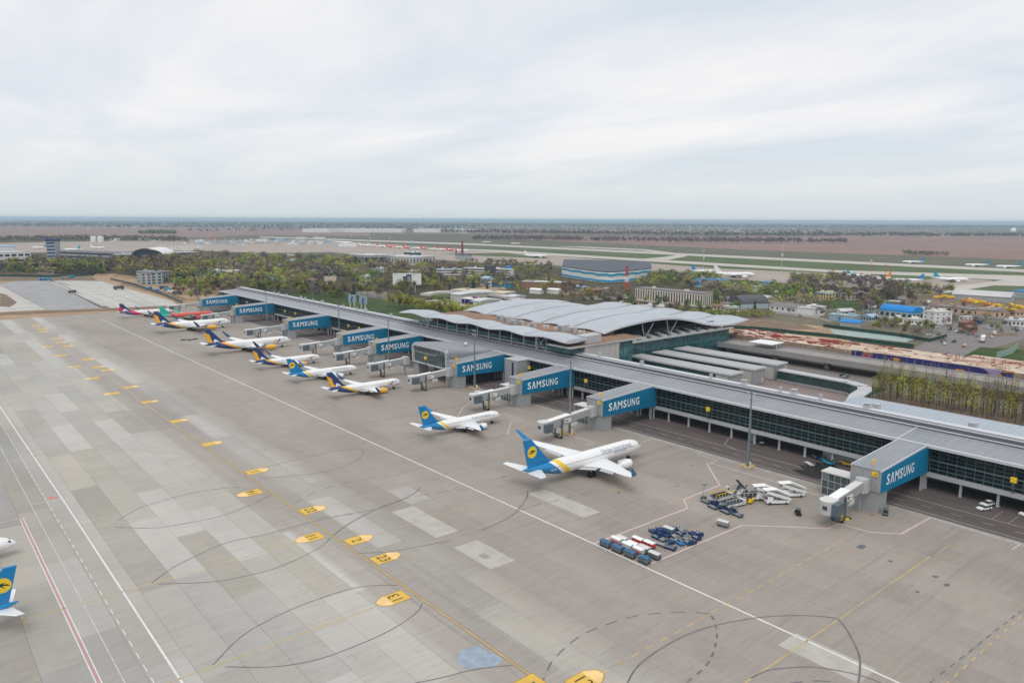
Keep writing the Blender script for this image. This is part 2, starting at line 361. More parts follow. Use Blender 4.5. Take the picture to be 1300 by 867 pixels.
# land behind the terminal and the tree belt
sheet('landside_ground', [(262, 40), (420, 40), (424, 300), (440, 420), (440, 560), (420, 760), (262, 760)], asphalt('landside_paving', (.17, .155, .14), .25), -.22, px=False)
sheet('belt_lawn', [(330, 60), (372, 60), (372, 156), (345, 156)], M['dirt2'], -.2, px=False)
sheet('belt_lawn', [(262, 402), (392, 402), (392, 760), (262, 760)], M['grass2'], -.2, px=False)
sheet('forecourt_paving', [(302, 150), (345, 150), (372, 172), (378, 196), (350, 235), (302, 235)], mat('forecourt', (.24, .19, .175), .8, var=.08), -.18, px=False)
sheet('forecourt_lawn', [(352, 158), (392, 158), (392, 215), (362, 212), (378, 196), (372, 172)], M['grass2'], -.16, px=False)

# ------------------------------------------------------------------ apron
AP = [(-140, -60), (228, -60), (228, 700), (262, 700), (262, 727), (-140, 727)]
m = MB(); m.prism(AP, -.4, -.06); m.build('apron', M['concrete'], kind='structure'); apron = bpy.data.objects['apron']
# separately poured slabs of the near apron (joints recessed); the 300 that show largest
cells = []
for i in range(-12, 16):
    for j in range(-2, 22):
        x0 = SX0 + i * SDX; y0 = j * 2 * SDY
        if x0 + SDX > 219: continue
        cxm, cym = x0 + SDX / 2, y0 + SDY
        d = RM.T @ np.array([cxm, cym, -CH])
        if d[2] > -20: continue
        u = PCX + FPX * d[0] / -d[2]; v = PCY - FPX * d[1] / -d[2]
        if -60 < u < 1360 and v < 930: cells.append((-d[2], x0, y0))
cells.sort()
me = None
for q, (dd, x0, y0) in enumerate(cells[:298]):
    if me is None:
        b = MB(); b.box(.01, SDX - .01, .01, 2 * SDY - .01, -.04, 0)
        ob = b.build('concrete_slab', M['concrete'], apron); me = ob.data
    else: ob = link('concrete_slab', me, apron)
    ob.location = (x0, y0, 0)
    if q == 0: slab_mesh = me
b = MB()
done = set((round(c[1], 2), round(c[2], 2)) for c in cells[:298])
for i in range(-33, 17):
    for j in range(-4, 49):
        x0 = SX0 + i * SDX; y0 = j * 2 * SDY
        if (round(x0, 2), round(y0, 2)) in done or x0 + SDX > 228.1 or y0 + 2 * SDY > 728: continue
        b.add([(x0+.015, y0+.015, 0), (x0+SDX-.015, y0+.015, 0), (x0+SDX-.015, y0+2*SDY-.015, 0), (x0+.015, y0+2*SDY-.015, 0)], [(0, 1, 2, 3)])
b.build('distant_slabs', M['concrete'], apron, kind='stuff')
# service road in front of and below the terminal
sheet('service_road', [(219.5, -60), (262, -60), (262, 727), (219.5, 727)], M['asphalt'], .012, px=False)
sheet('apron_verge', [(216.5, -60), (219.5, -60), (219.5, 727), (216.5, 727)], mat('verge_concrete', (.30, .28, .255), .8, var=.15), .008, px=False)

ZM = [.016]
def strip(name, pts, w, mt, z=None, px=True, dash=None, **kw):
    """painted line following a polyline on the apron, w metres wide"""
    if z is None: z = .018
    P = [Vector(at(*p)) if px else Vector(p) for p in pts]
    m = MB()
    segs = []
    if dash:
        on, off = dash; pos = 0.0; cur = []; acc = 0; state = True
        for a, b in zip(P[:-1], P[1:]):
            l = (b - a).length; t = 0
            while t < l:
                lim = (on if state else off) - acc
                st = min(lim, l - t)
                if state: segs.append((a + (b-a)*(t/l), a + (b-a)*((t+st)/l)))
                t += st; acc += st
                if acc >= (on if state else off) - 1e-6: state = not state; acc = 0
        for a, b in segs:
            d = (b - a)
            if d.length < .05: continue
            n = Vector((-d.y, d.x)).normalized() * w / 2
            m.poly([(a.x-n.x, a.y-n.y, z), (b.x-n.x, b.y-n.y, z), (b.x+n.x, b.y+n.y, z), (a.x+n.x, a.y+n.y, z)][::1])
    else:
        Lp, Rp = [], []
        for i, p in enumerate(P):
            d = (P[min(i+1, len(P)-1)] - P[max(i-1, 0)]).normalized(); n = Vector((-d.y, d.x)) * w / 2
            Lp.append(p + n); Rp.append(p - n)
        n = len(P)
        m.add([(v.x, v.y, z) for v in Rp] + [(v.x, v.y, z) for v in Lp], [(i, i+1, n+i+1, n+i) for i in range(n-1)])
    return m.build(name, mt, kind='structure')
def smooth_pts(pts, k=5):
    P = [np.array(at(*p)) for p in pts]; out = []
    P = [2*P[0]-P[1]] + P + [2*P[-1]-P[-2]]
    for i in range(1, len(P)-2):
        for t in np.linspace(0, 1, k, endpoint=False):
            a, b, c, d = P[i-1:i+3]
            out.append(tuple(.5*((2*b)+(-a+c)*t+(2*a-5*b+4*c-d)*t*t+(-a+3*b-3*c+d)*t**3)))
    out.append(tuple(P[-2])); return out
def arc(pts, w=.26, mt='tyre_mark', dash=None): return strip('painted_arc', smooth_pts(pts), w, M[mt], px=False, z=.020 + random.random()*.004, dash=dash)

strip('apron_line', [(132.8, 15), (132.2, 400), (131.4, 678)], .5, M['white'], px=False)
strip('apron_line', [(33.4, 20), (33.4, 238), (32.4, 420), (32.4, 720)], .45, M['white'], px=False)
strip('apron_line', [(25.5, 30), (25.5, 720)], .22, M['thinwhite'], px=False)
strip('apron_line', [(29.5, 30), (29.5, 720)], .18, M['white'], px=False, dash=(2.6, 2.6))
strip('apron_line', [(22.35, 30), (22.35, 237.3), (-60, 241)], .22, M['white'], px=False)
strip('apron_line', [(21.95, 30), (21.95, 237.0), (-60, 240.6)], .30, M['red'], px=False)
strip('apron_line', [(21.55, 30), (21.55, 236.7), (-60, 240.3)], .22, M['white'], px=False)
sheet('red_marking', [(60, 630.5), (72, 630), (74, 633), (63, 634)], mat('faded_red', (.5, .22, .2), .7), .02)
strip('apron_line', [(25.5, 247), (33.2, 247)], .3, M['white'], px=False)
strip('taxi_line', [(83.0, 20), (83.0, 360), (84.5, 420)], .30, M['yellow'], px=False)
for dx in (-.32, .32): strip('taxi_line', [(83.0+dx, 20), (83.0+dx, 300)], .14, mat('brown_border', (.27, .19, .10), .8), px=False, z=.0175)
strip('taxi_line', [(84.5, 420), (86, 690)], .25, M['faintyellow'], px=False)
# stand lead-in lines
for y, x0, x1, mt in ((174.4, 4, 74, 'yellow'), (133.0, 25, 73, 'yellow'), (152.3, 92, 132, 'faintyellow'), (67.2, 106, 150, 'yellow'), (67.2, 150, 172, 'faintyellow'), (67.2, 172, 192, 'yellow'), (165.8, 92, 150, 'faintyellow'), (192.3, 92, 140, 'faintyellow'), (232, 92, 160, 'faintyellow')):
    strip('stand_line', [(x0, y), (x1, y)], .26, M[mt], px=False)
strip('stand_line', [(93, 85.6), (185, 85.6)], .26, M['yellow'], px=False, dash=(2.3, 2.0), z=.019)
strip('stand_line', [(1180, 867), (1296, 775)], .26, M['tyre_mark'], dash=(2.2, 1.9))
strip('stand_line', [(1199, 870), (1297, 781)], .26, M['yellow'], dash=(1.9, 2.2))
strip('stand_line', [(1288, 763), (1312, 771)], .25, M['yellow'])
strip('stand_line', [(1193, 688), (1222, 697)], .25, M['yellow']); strip('stand_line', [(1203, 693), (1190, 703)], .25, M['faintyellow'])
for k in range(4): strip('stand_line', [(1193 + 3*k - 6, 699 + 3.4*k), (1209 + 3*k - 6, 702 + 3.4*k)], .14, M['faintyellow'])
strip('stand_line', [(27, 781), (33, 797)], .25, M['yellow'])
strip('taxi_curve', smooth_pts([(180, 512), (168, 532), (140, 548), (90, 566), (40, 580)]), .2, M['faintyellow'], px=False)
strip('taxi_curve', smooth_pts([(290, 563), (240, 566), (170, 570), (110, 571), (40, 578)]), .2, M['faintyellow'], px=False)
strip('taxi_curve', smooth_pts([(290, 590), (250, 580), (200, 573), (140, 571)]), .2, M['faintyellow'], px=False)
arc([(150,660.7),(167,650),(185,642),(227,629.6),(264,622),(304,618)]); arc([(146,669),(193.6,670),(237,664),(285,653.5),(326.5,637),(345,626.5)])
arc([(192.6,739.7),(218.5,721),(254,703),(291,687.7),(337,678),(389,664),(420,656.6),(455,650)])
arc([(422,680),(443,664.7),(474,648),(505,636.6),(526,626),(533,619)], .4); arc([(394,658.4),(459.7,650),(505,635.6),(536.5,628),(594.7,620)], .25, dash=(5, 1.5))
arc([(453.5,702),(495,700),(536.5,692.7),(572,686)]); arc([(420,682),(410,691.7),(385,706),(347,722),(306,732),(266,738.6),(200,741)])
arc([(270,844),(303.6,810),(339,788),(388.5,765.8),(443,747.7),(476,743),(505,742.5)]); arc([(536.5,765.4),(528,778),(495,800),(446.5,821.6),(402,837),(348,846),(285.8,846)])
arc([(470,878),(560,860),(590,852),(620,847),(650,844)]); arc([(670,622.6),(668.5,632),(660,644),(646,657),(620,669),(611,672.6)], .4)
arc([(654.6,649),(680,641),(714,633),(760,622)], .25, dash=(4, 2)); arc([(310,602),(340,592),(380,583),(430,572),(470,570)], .2); arc([(330,607),(370,604),(420,597),(455,583),(462,571)], .25)
arc([(372,640),(400,625),(440,612),(490,603)], .22, dash=(4, 3))
arc([(686,872),(698,844),(710,829),(732,810),(760,796),(804,782),(829,778.8),(865.7,776.7),(900.4,778.4)], .32, dash=(3, 2.2))
arc([(903,781),(908.6,792),(909.6,812.5),(902.5,835),(892,849),(872,865.5)], .42, dash=(1.8, 1.7))
arc([(794,872),(806.5,849),(827,831),(861.6,810.4),(902.5,795),(959.6,784),(1004.5,781),(1040,782),(1062,784.5)], .34)
arc([(1063.6,784.5),(1076.7,802),(1089.7,828.5),(1091.8,846.8),(1089.7,869)], .42)
arc([(953.5,860.4),(974,851),(1004.5,847),(1040,847),(1092,857),(1130,871)], .34); arc([(1000,867.5),(1030,864),(1060,865)], .3, dash=(3, 2))
# clearance zones (faded red and white)
for pts, w in (([(755,689),(774.6,682),(872.7,645),(868,634),(914,615.7),(904,600),(897.5,588)], .55), ([(820.8,717.7),(942,666.5),(1000,668.5),(1050.8,671),(1066,664.6),(1104.6,675.4),(1143.8,677.7),(1181.5,656.6)], .55),
               ([(640,525),(663,532.7),(648.6,536),(644,552)], .4), ([(756,562.5),(726,553),(700,546)], .4), ([(744,565),(756,562)], .4), ([(831,556),(811,562)], .35),
               ([(517,500),(524,492)], .4), ([(579,532),(588,517),(600,508)], .35)):
    strip('clearance_line', pts, w, M['pink'])
for pts in ([(831.8,556.5),(893.5,574),(884.7,576.5),(910,584),(900,588.5)], [(903,588),(948,601),(1010,619.5),(1040,629)], [(1181.5,656.6),(1262,681),(1296,690.5)], [(1296,690),(1285,697)],
            [(590,505),(620,510),(663,522)], [(524,492),(600,500)]):
    strip('clearance_line', pts, .35, M['thinwhite'])
# service-road lane lines
strip('lane_line', [(221.2, 0), (221.2, 700)], .2, M['thinwhite'], px=False, z=.02); strip('lane_line', [(230.6, 0), (230.6, 700)], .2, M['thinwhite'], px=False, z=.02)
strip('lane_line', [(226, 0), (226, 700)], .16, M['thinwhite'], px=False, z=.02, dash=(3, 5))
for y in (66, 62, 47, 50): strip('lane_line', [(231, y), (240, y)], .15, M['thinwhite'], px=False, z=.02, dash=(1, .8))
strip('lane_line', smooth_pts([(1000+80*1, 0+585)]*1) if False else [(240, 158), (233, 155), (230.6, 148)], .18, M['thinwhite'], px=False, z=.02)
# concrete repairs and stains
for P in ([(103.3,154),(110.6,154),(110.6,176.5),(103.3,176.5)], [(103.3,131),(110.9,131),(110.9,146.2),(103.3,146.2)], [(142.8,139),(149.4,139),(149.4,162.6),(142.8,162.6)], [(127,54),(133.8,54),(133.8,70),(127,70)], [(110.9, 178), (118, 178), (118, 192), (110.9, 192)]):
    sheet('concrete_patch', P, M['patch'] if P[0][0] != 110.9 else mat('older_patch', (.38, .36, .33), .8, var=.1), .009, px=False)
sheet('concrete_patch', [(105.5,136),(107.5,136),(107.5,139),(105.5,139)], M['concrete'], .012, px=False)
sheet('blue_marking', [(579,838),(583,826),(603,819),(640,836),(628,846),(590,849)], M['bluepatch'], .012)
sheet('steel_cover', [(1086,694),(1093,690.5),(1101,693),(1094,697.5)], mat('cover_plate', (.13, .13, .15), .5), .016)
for (px, py, r) in ((1130,712,1.0),(1187.5,731.5,1.1),(1202,742,1.2),(1165.5,751,.8),(860,617,.8),(640,605,.8),(878,591,.9),(905,668,.6),(1112,705,.4),(955,608,.5)):
    P = at(px, py); m = MB(); m.poly([(P[0] + r*.62*(.5+.8*random.random())*math.cos(a)*1.2, P[1] + r*.62*(.5+.8*random.random())*math.sin(a), .0125) for a in np.linspace(0, 2*PI, 14, endpoint=False)])
    m.build('oil_stain', M['oil'], kind='structure')
m = MB(); P = [(224,120),(226,124),(229,121),(232,125),(236,121),(240,123),(241,116),(238,112),(234,109),(230,112),(227,110),(224,114)]
m.poly([(x, y, .024) for x, y in P][::-1]); m.build('wet_patch', mat('wet_asphalt', (.03, .028, .028), .35), kind='structure')

# stand-number markings
def text_mesh(txt, size, bold=0.0, align='CENTER'):
    c = bpy.data.curves.new('t', 'FONT'); c.body = txt; c.size = size; c.offset = bold; c.align_x = align; c.align_y = 'CENTER'; c.resolution_u = 2
    o = bpy.data.objects.new('t', c); COL.objects.link(o); bpy.context.view_layer.update()
    me = bpy.data.meshes.new_from_object(o); bpy.data.objects.remove(o); bpy.data.curves.remove(c); return me
def text_obj(name, txt, size, mt, mx, parent=None, bold=0.0, sx=1.0, **props):
    me = text_mesh(txt, size, bold); me.materials.clear(); me.materials.append(mt)
    me.transform(mx @ Matrix.Diagonal((sx, 1, 1, 1))); return link(name, me, parent, **props)
def stand_sign(x, y, d, txt, pale=False, s=1.0, n=[0]):
    z = .03
    def P(lst): return [(x + d * a * s, y + b * s, z) for a, b in (lst if d > 0 else [(a, -b) for a, b in lst])]
    words = f'yellow stand-number arrow painted on the apron, reading {txt}, pointing {"toward the terminal" if d > 0 else "away from the terminal"}' if txt else None
    m = MB(); m.poly([(*p[:2], .026) for p in P([(-3.5, -2.35), (1.9, -2.35), (4.0, -.9), (4.0, .9), (1.9, 2.35), (-3.5, 2.35)])])
    ob = m.build('stand_number_marking', M['tyre_mark'] if False else mat('sign_edge', (.33, .20, .05), .7), kind='structure')
    m = MB(); m.poly(P([(-3.35, -2.2), (1.85, -2.2), (3.85, -.82), (3.85, .82), (1.85, 2.2), (-3.35, 2.2)])); m.build('sign_field', M['signyellow'], ob)
    m = MB(); m.poly([(p[0], p[1], .034) for p in P([(1.0, -2.15), (1.82, -2.15), (3.75, -.8), (3.75, .8), (1.82, 2.15), (1.0, 2.15)])]); m.build('sign_tip', M['palesign'], ob)
    if txt:
        # glyph up = direction the arrow points
        up = Vector((d, 0, 0)); right = Vector((0, -d, 0))
        mx = Matrix(((right.x, up.x, 0, x - .8 * d), (right.y, up.y, 0, y), (0, 0, 1, .04), (0, 0, 0, 1)))
        text_obj('number', txt, 3.9, M['blackmark'], mx, ob, -.01, .95)
for x, y, d, t in ((86.9,192.3,1,'22'), (77.9,174.8,-1,'11'), (87.3,165.8,1,'2'), (87.3,152.2,1,'23'), (78.1,133.6,-1,'13'), (89.8,86.0,1,'12'), (80.3,91.5,-1,'1'), (77.9,216.4,-1,'14'), (87.2,234.8,1,'1')):
    stand_sign(x, y, d, t)
for px, py, d in ((269,563,1),(227.5,534,1),(190,510,1),(142,499.5,-1),(166,491.3,1),(117,480.5,-1),(137,469.7,1),(125,466,1),(95,465.6,-1),(111.5,456.2,1),(77.5,451.3,-1),(60.5,440.3,-1),(86.5,439.7,1),(78,434.8,1),(71.5,430,1),(56.5,421,1),(53.5,417.5,1),(46,413.3,1)):
    P = at(px, py); stand_sign(P[0], P[1], d, None)

# apron edge and new apron under construction at the far end
sheet('earth_verge', [(-140, 727), (262, 727), (300, 780), (330, 900), (290, 1010), (262, 1250), (60, 1260), (-140, 1000)], M['dirt'], -.1, px=False)
sheet('new_concrete_field', [(58,393),(0,396),(-40,400),(-60,372),(0,362)], M['newslab'], -.05)
sheet('new_concrete_field', [(0,361),(20,357),(60,355.5),(124,384),(133,391),(60,394)], M['newslab2'], -.045)
sheet('new_concrete_field', [(60,356),(128,357),(218,382),(226,388),(140,391)], M['newslab'], -.04)
sheet('new_concrete_field', [(59,355),(65,355),(139,390.8),(128,391)], mat('dark_trench', (.12, .11, .10), .9), -.035)
sheet('new_concrete_field', [(64,358),(68,358),(135,388),(130,389)], M['newslab'], -.03)
for P, c in (([(0,372),(8,374),(22,384),(12,390),(0,389)],'dirt2'),([(68,358),(78,358),(92,362),(84,363)],'newslab2'),([(0,397),(40,395),(128,392),(215,388),(216,390),(130,395),(40,398.5),(0,400.5)],'dirt2'),([(230,383),(210,376),(180,368),(150,360),(160,359),(200,368),(240,380)],'dirt2')): sheet('construction_ground', P, M[c], -.025)
for k in range(7): sheet('pour_joint', [(62 + k*23, 356.2), (62.8 + k*23, 356.2), (150 + k*17, 389), (148.6 + k*17, 389.2)] if k < 4 else [(4 + k*4, 357), (4.7 + k*4, 357), (30 + k*20, 391), (28.6 + k*20, 391)], M['newslab2'], -.022)
sheet('construction_road', [(0,344),(118,351),(122,356),(0,357)], M['dirt2'], -.03)

# ------------------------------------------------------------------ terminal pier
PIER_Y0, PIER_Y1 = 10.0, 717.0
pier = thing('terminal_pier', 'long glazed terminal pier with grey metal roof carried on columns beside the apron', 'terminal pier', (242, 363, 0))
PO = (242, 363, 0)
def PB(): return MB(PO)
b = PB(); b.box(241.3, 243.0, PIER_Y0, PIER_Y1, 4.1, 5.45); b.build('floor_beam', M['ltgrey'], pier)
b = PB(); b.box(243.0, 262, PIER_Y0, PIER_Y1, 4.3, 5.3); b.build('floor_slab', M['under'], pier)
cm = None
for k in range(2, 71):
    y = 8.3 + 10 * k
    if cm is None:
        q = MB(); q.box(-.32, .32, -.32, .32, 0, 4.1); q.box(-.45, .45, -.45, .45, 0, .25); o = q.build('column', M['ltgrey'], pier); cm = o.data
    else: o = link('column', cm, pier)
    o.location = (.3, y - 363, 0)
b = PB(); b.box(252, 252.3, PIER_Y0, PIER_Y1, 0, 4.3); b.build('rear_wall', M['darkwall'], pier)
for y0, y1 in ((102, 123), (150, 152), (258, 290), (330, 352), (430, 446), (520, 545), (600, 640)):
    b = PB(); b.box(244.5, 251.9, y0, y1, 0, 4.25); b.build('store_wall', M['greywall'], pier)
# facade: individual panes near the camera, sheets beyond
GY0, GY1 = 38.3, 158.3
rows = 6; zr = np.linspace(5.45, 13.3, rows + 1)
pm = None
for j in range(48):
    y = GY0 + 2.5 * j
    for r in range(rows):
        if pm is None:
            q = MB(); q.box(0, .06, .05, 2.45, .05, zr[1] - zr[0] - .05); o = q.build('window_pane', M['glass'], pier); pm = o.data
        else: o = link('window_pane', pm, pier)
        o.location = (.3 + random.uniform(-.01, .01), y - 363, zr[r])
b = PB(); b.box(242.32, 242.4, PIER_Y0, GY0, 5.45, 13.3); b.box(242.32, 242.4, GY1, PIER_Y1, 5.45, 13.3); b.build('glazing', M['glass'], pier)
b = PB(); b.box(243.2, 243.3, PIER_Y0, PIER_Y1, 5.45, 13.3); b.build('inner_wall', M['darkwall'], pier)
b = PB()
y = PIER_Y0
while y <= PIER_Y1:
    b.box(242.12, 242.30, y - .05, y + .05, 5.46, 13.3); y += 2.5 if y < 500 else 5
for z in zr[1:-1]:
    if abs(z - zr[3]) > .3: b.box(242.14, 242.29, PIER_Y0, PIER_Y1, z - .04, z + .04)
b.build('mullion_grid', M['frame'], pier, kind='stuff')
b = PB(); b.box(242.0, 242.28, PIER_Y0, PIER_Y1, zr[3] - .18, zr[3] + .18); b.box(242.06, 242.28, PIER_Y0, PIER_Y1, zr[1] - .1, zr[1] + .08); b.build('transom', M['transom'], pier)
# roof: sloped apron-side plane, dark stepped clerestory, cap
b = PB(); b.extr([(239.6, 13.75), (239.45, 14.45), (254.3, 15.45), (254.3, 14.2)][::-1], PIER_Y0, PIER_Y1); b.build('roof', M['steel'], pier)
b = PB(); b.extr([(239.30, 13.7), (239.30, 14.55), (239.9, 14.66), (239.9, 14.45), (239.44, 14.4), (239.56, 13.7)][::-1], PIER_Y0, PIER_Y1); b.build('eaves_trim', M['steel_lt'], pier)
b = PB(); b.extr([(254.3, 14.2), (254.3, 15.9), (256.2, 16.35), (256.2, 14.2)][::-1], PIER_Y0, PIER_Y1); b.build('gutter_step', M['darkwall'], pier)
b = PB(); b.extr([(256.2, 14.2), (256.2, 17.0), (258.0, 17.25), (258.0, 14.2)][::-1], PIER_Y0, PIER_Y1); b.build('clerestory', M['under'], pier)
for xx, zz in ((254.2, 15.9), (256.1, 17.0)):
    b = PB(); b.extr([(xx, zz - .12), (xx, zz + .14), (xx + .35, zz + .2), (xx + .35, zz - .1)][::-1], PIER_Y0, PIER_Y1); b.build('step_trim', M['steel_lt'], pier)
b = PB(); b.extr([(258.0, 14.2), (258.0, 17.25), (261.5, 17.1), (263.5, 15.6), (263.5, 5), (262.5, 5), (262.5, 14.2)][::-1], PIER_Y0, PIER_Y1); b.build('rear_roof', M['steel'], pier)
b = PB(); b.box(258.1, 261.8, PIER_Y0, 258, 17.1, 17.22); b.box(258.1, 261.8, 402, PIER_Y1, 17.1, 17.22); b.build('ridge_cap', M['steel_lt'], pier)
b = PB(); b.poly([(239.5, PIER_Y1, 13.75), (239.5, PIER_Y1, 14.4), (254.3, PIER_Y1, 15.4), (258, PIER_Y1, 17.2), (263.5, PIER_Y1, 15.6), (263.5, PIER_Y1, 5), (242, PIER_Y1, 5)]); b.build('end_wall', M['greywall'], pier)
b = PB(); b.add([(240, 96.6, 14.5), (254.2, 96.6, 15.5), (254.2, 97, 15.5), (240, 97, 14.5), (240, 96.6, 14.62), (254.2, 96.6, 15.62), (254.2, 97, 15.62), (240, 97, 14.62)], [(4,5,6,7),(0,1,5,4),(2,3,7,6)]); b.build('expansion_joint', M['steel_lt'], pier)
# vents along the rear of the roof
for k, (px, py) in enumerate([(337,373),(343,374),(353,376),(378,379),(386,380),(396,382),(408,384),(440,389),(462,392),(470,394),(507,400),(650,470),(817,462),(954,485),(1004,493),(1028,494),(1053,503),(1111,514),(900,480)]):
    x, y = at(px, py, 17.3); w = random.choice((.5, .7, 1.0))
    b = PB(); b.box(259.5, 259.5 + 2*w, y - w, y + w, 17.25, 18.3 + random.random()*.5); b.box(259.4, 259.6 + 2*w, y - w - .1, y + w + .1, 18.8, 18.95); b.build('roof_vent', M['ltgrey'], pier)

# ------------------------------------------------------------------ gate bridges
GATES = [87.7, 194.5, 242.9, 291.6, 369.8, 410.0, 489.8, 590.7, 670.5]
gate_no = {}
ORD = ['nearest, beside the stair trucks', 'second nearest, beyond the largest airliner', 'third nearest, left of the tall lamp mast', 'right beside the rounded steel hall', 'first beyond the rounded steel hall', 'second beyond the rounded steel hall', 'third beyond the rounded steel hall', 'second from the far pier end', 'at the far pier end']
def letter_block(parent, x0, x1, z0, z1, Y):
    txt = 'SAMSUNG'; ws = [1, 1.12, 1.3, 1, 1, 1.02, 1.04]; gap = .27
    tot = sum(ws) + gap * 6; sc = (x1 - x0) / tot; x = x0
    for ch, w in zip(txt, ws):
        if ch == 'A':
            me = bpy.data.meshes.new('letter'); t = .32
            me.from_pydata([(0,0,0),(.30,0,0),(.56,.72,0),(.82,0,0),(1.12,0,0),(.72,1,0),(.40,1,0)], [], [(0,1,2,6),(2,5,6),(2,3,4,5)])
        else:
            me = text_mesh(ch, 1, .02)
        co = np.array([v.co[:] for v in me.vertices]); mn, mxx = co.min(0), co.max(0)
        for v in me.vertices:
            u = (v.co.x - mn[0]) / (mxx[0] - mn[0]); q = (v.co.y - mn[1]) / (mxx[1] - mn[1])
            v.co = (x + u * w * sc, Y, z0 + q * (z1 - z0))
        me.materials.clear(); me.materials.append(M['signwhite'])
        link('letter', me, parent); x += (w + gap) * sc
def gate_bridge(i, Y):
    g = thing('gate_bridge', f'grey gate bridge with blue lettered panel, {ORD[i]}', 'gate bridge', (209, Y, 0), 0, 'gate bridges with blue sign panels along the pier')
    X0, X1, Wd = 0.0, 30.2, 8.8
    b = MB(); b.extr([(X0, 6.35), (X1 + 2.2, 5.46), (X1 + 2.2, 13.6), (X1, 13.7), (X1, 14.1), (X0, 12.5)][::-1], 0, Wd); b.build('wall', M['greywall'], g)
    b = MB(); b.extr([(X0 - .15, 12.5), (X0 - .15, 12.72), (X1, 14.35), (X1, 14.12)][::-1], .3, Wd - .3); b.build('roof', M['steel'], g)
    for yy in (-.05, Wd - .3):
        b = MB(); b.extr([(X0 - .2, 12.4), (X0 - .2, 12.85), (X1 - .05, 14.5), (X1 - .05, 14.05)][::-1], yy, yy + .34); b.build('roof_edge', M['steel_lt'], g)
    b = MB(); b.extr([(X0 + .1, 6.3), (X1 + 1.9, 5.5), (X1 + 1.9, 13.6), (X1, 13.7), (X1, 13.98), (X0 + .1, 12.36)][::-1], -.16, -.02); pn = b.build('sign_panel', M['signblue'], g)
    letter_block(pn, 3.2, 21.4, 8.0, 11.2, -.20)
    b = MB(); b.box(.4, 5.6, .4, Wd - .6, 0, 6.5); b.box(1.2, 4.6, Wd - .6, Wd - .3, 0, 6.3); b.build('pillar', M['greywall'], g)
    for k in range(1, 7):
        b = MB(); b.box(-.05, .0, k * 1.25 - .03, k * 1.25 + .03, 6.5, 12.4)
        if k == 1: ob = b.build('cladding_joint', M['greym'], g); jm = ob.data; ob.location = (0, 0, 0)
        else: ob = link('cladding_joint', jm, g); ob.location = (0, (k - 1) * 1.25, 0)
    for xx in (29.6, 31.6):
        b = MB(); b.box(xx, xx + .5, .4, .9, 0, 5.6); b.box(xx, xx + .5, 7.4, 7.9, 0, 5.6); b.build('rear_leg', M['ltgrey'], g)
    b = MB(); b.box(-.42, -.05, 1.0, 2.5, 10.9, 12.2); s1 = b.build('gate_sign', M['yel'], g)
    b = MB(); b.box(-.44, -.42, 1.3, 1.55, 11.2, 11.9); b.box(-.44, -.42, 1.8, 2.2, 11.2, 11.35); b.build('numeral', M['black'], s1)
    b = MB(); b.box(1.8, 3.2, 3.4, 3.6, 13.6, 14.9); b.box(2.4, 2.6, 3.45, 3.55, 12.7, 13.6); b.build('roof_sign', M['yel'], g)
    # stair tower beside the front
    if i in (0, 1, 2, 5, 6):
        t = MB(); t.box(3.4, 8.4, Wd + .3, Wd + 10, .2, 7.0); tw = t.build('stair_tower', M['shinyglass'], g)
        t = MB()
        for k in range(6): t.box(3.28, 3.42, Wd + .3 + k*1.9, Wd + .42 + k*1.9, 0, 7.0)
        for z in (0, 2.3, 4.6, 6.9): t.box(3.26, 3.4, Wd + .3, Wd + 10.05, z, z + .12)
        for xx in (3.3, 5.8, 8.3): t.box(xx, xx + .12, Wd + 9.98, Wd + 10.12, 0, 7)
        for xx in (3.3, 5.8): t.box(xx, xx + .12, Wd + .18, Wd + .3, 0, 7)
        t.build('tower_frame', M['ltgrey'], tw)
        t = MB(); t.box(3.0, 8.6, Wd + .1, Wd + 10.3, 7.0, 7.35); t.build('tower_roof', M['offwhite'], tw)
    return g
for i, Y in enumerate(GATES): gate_bridge(i, Y)

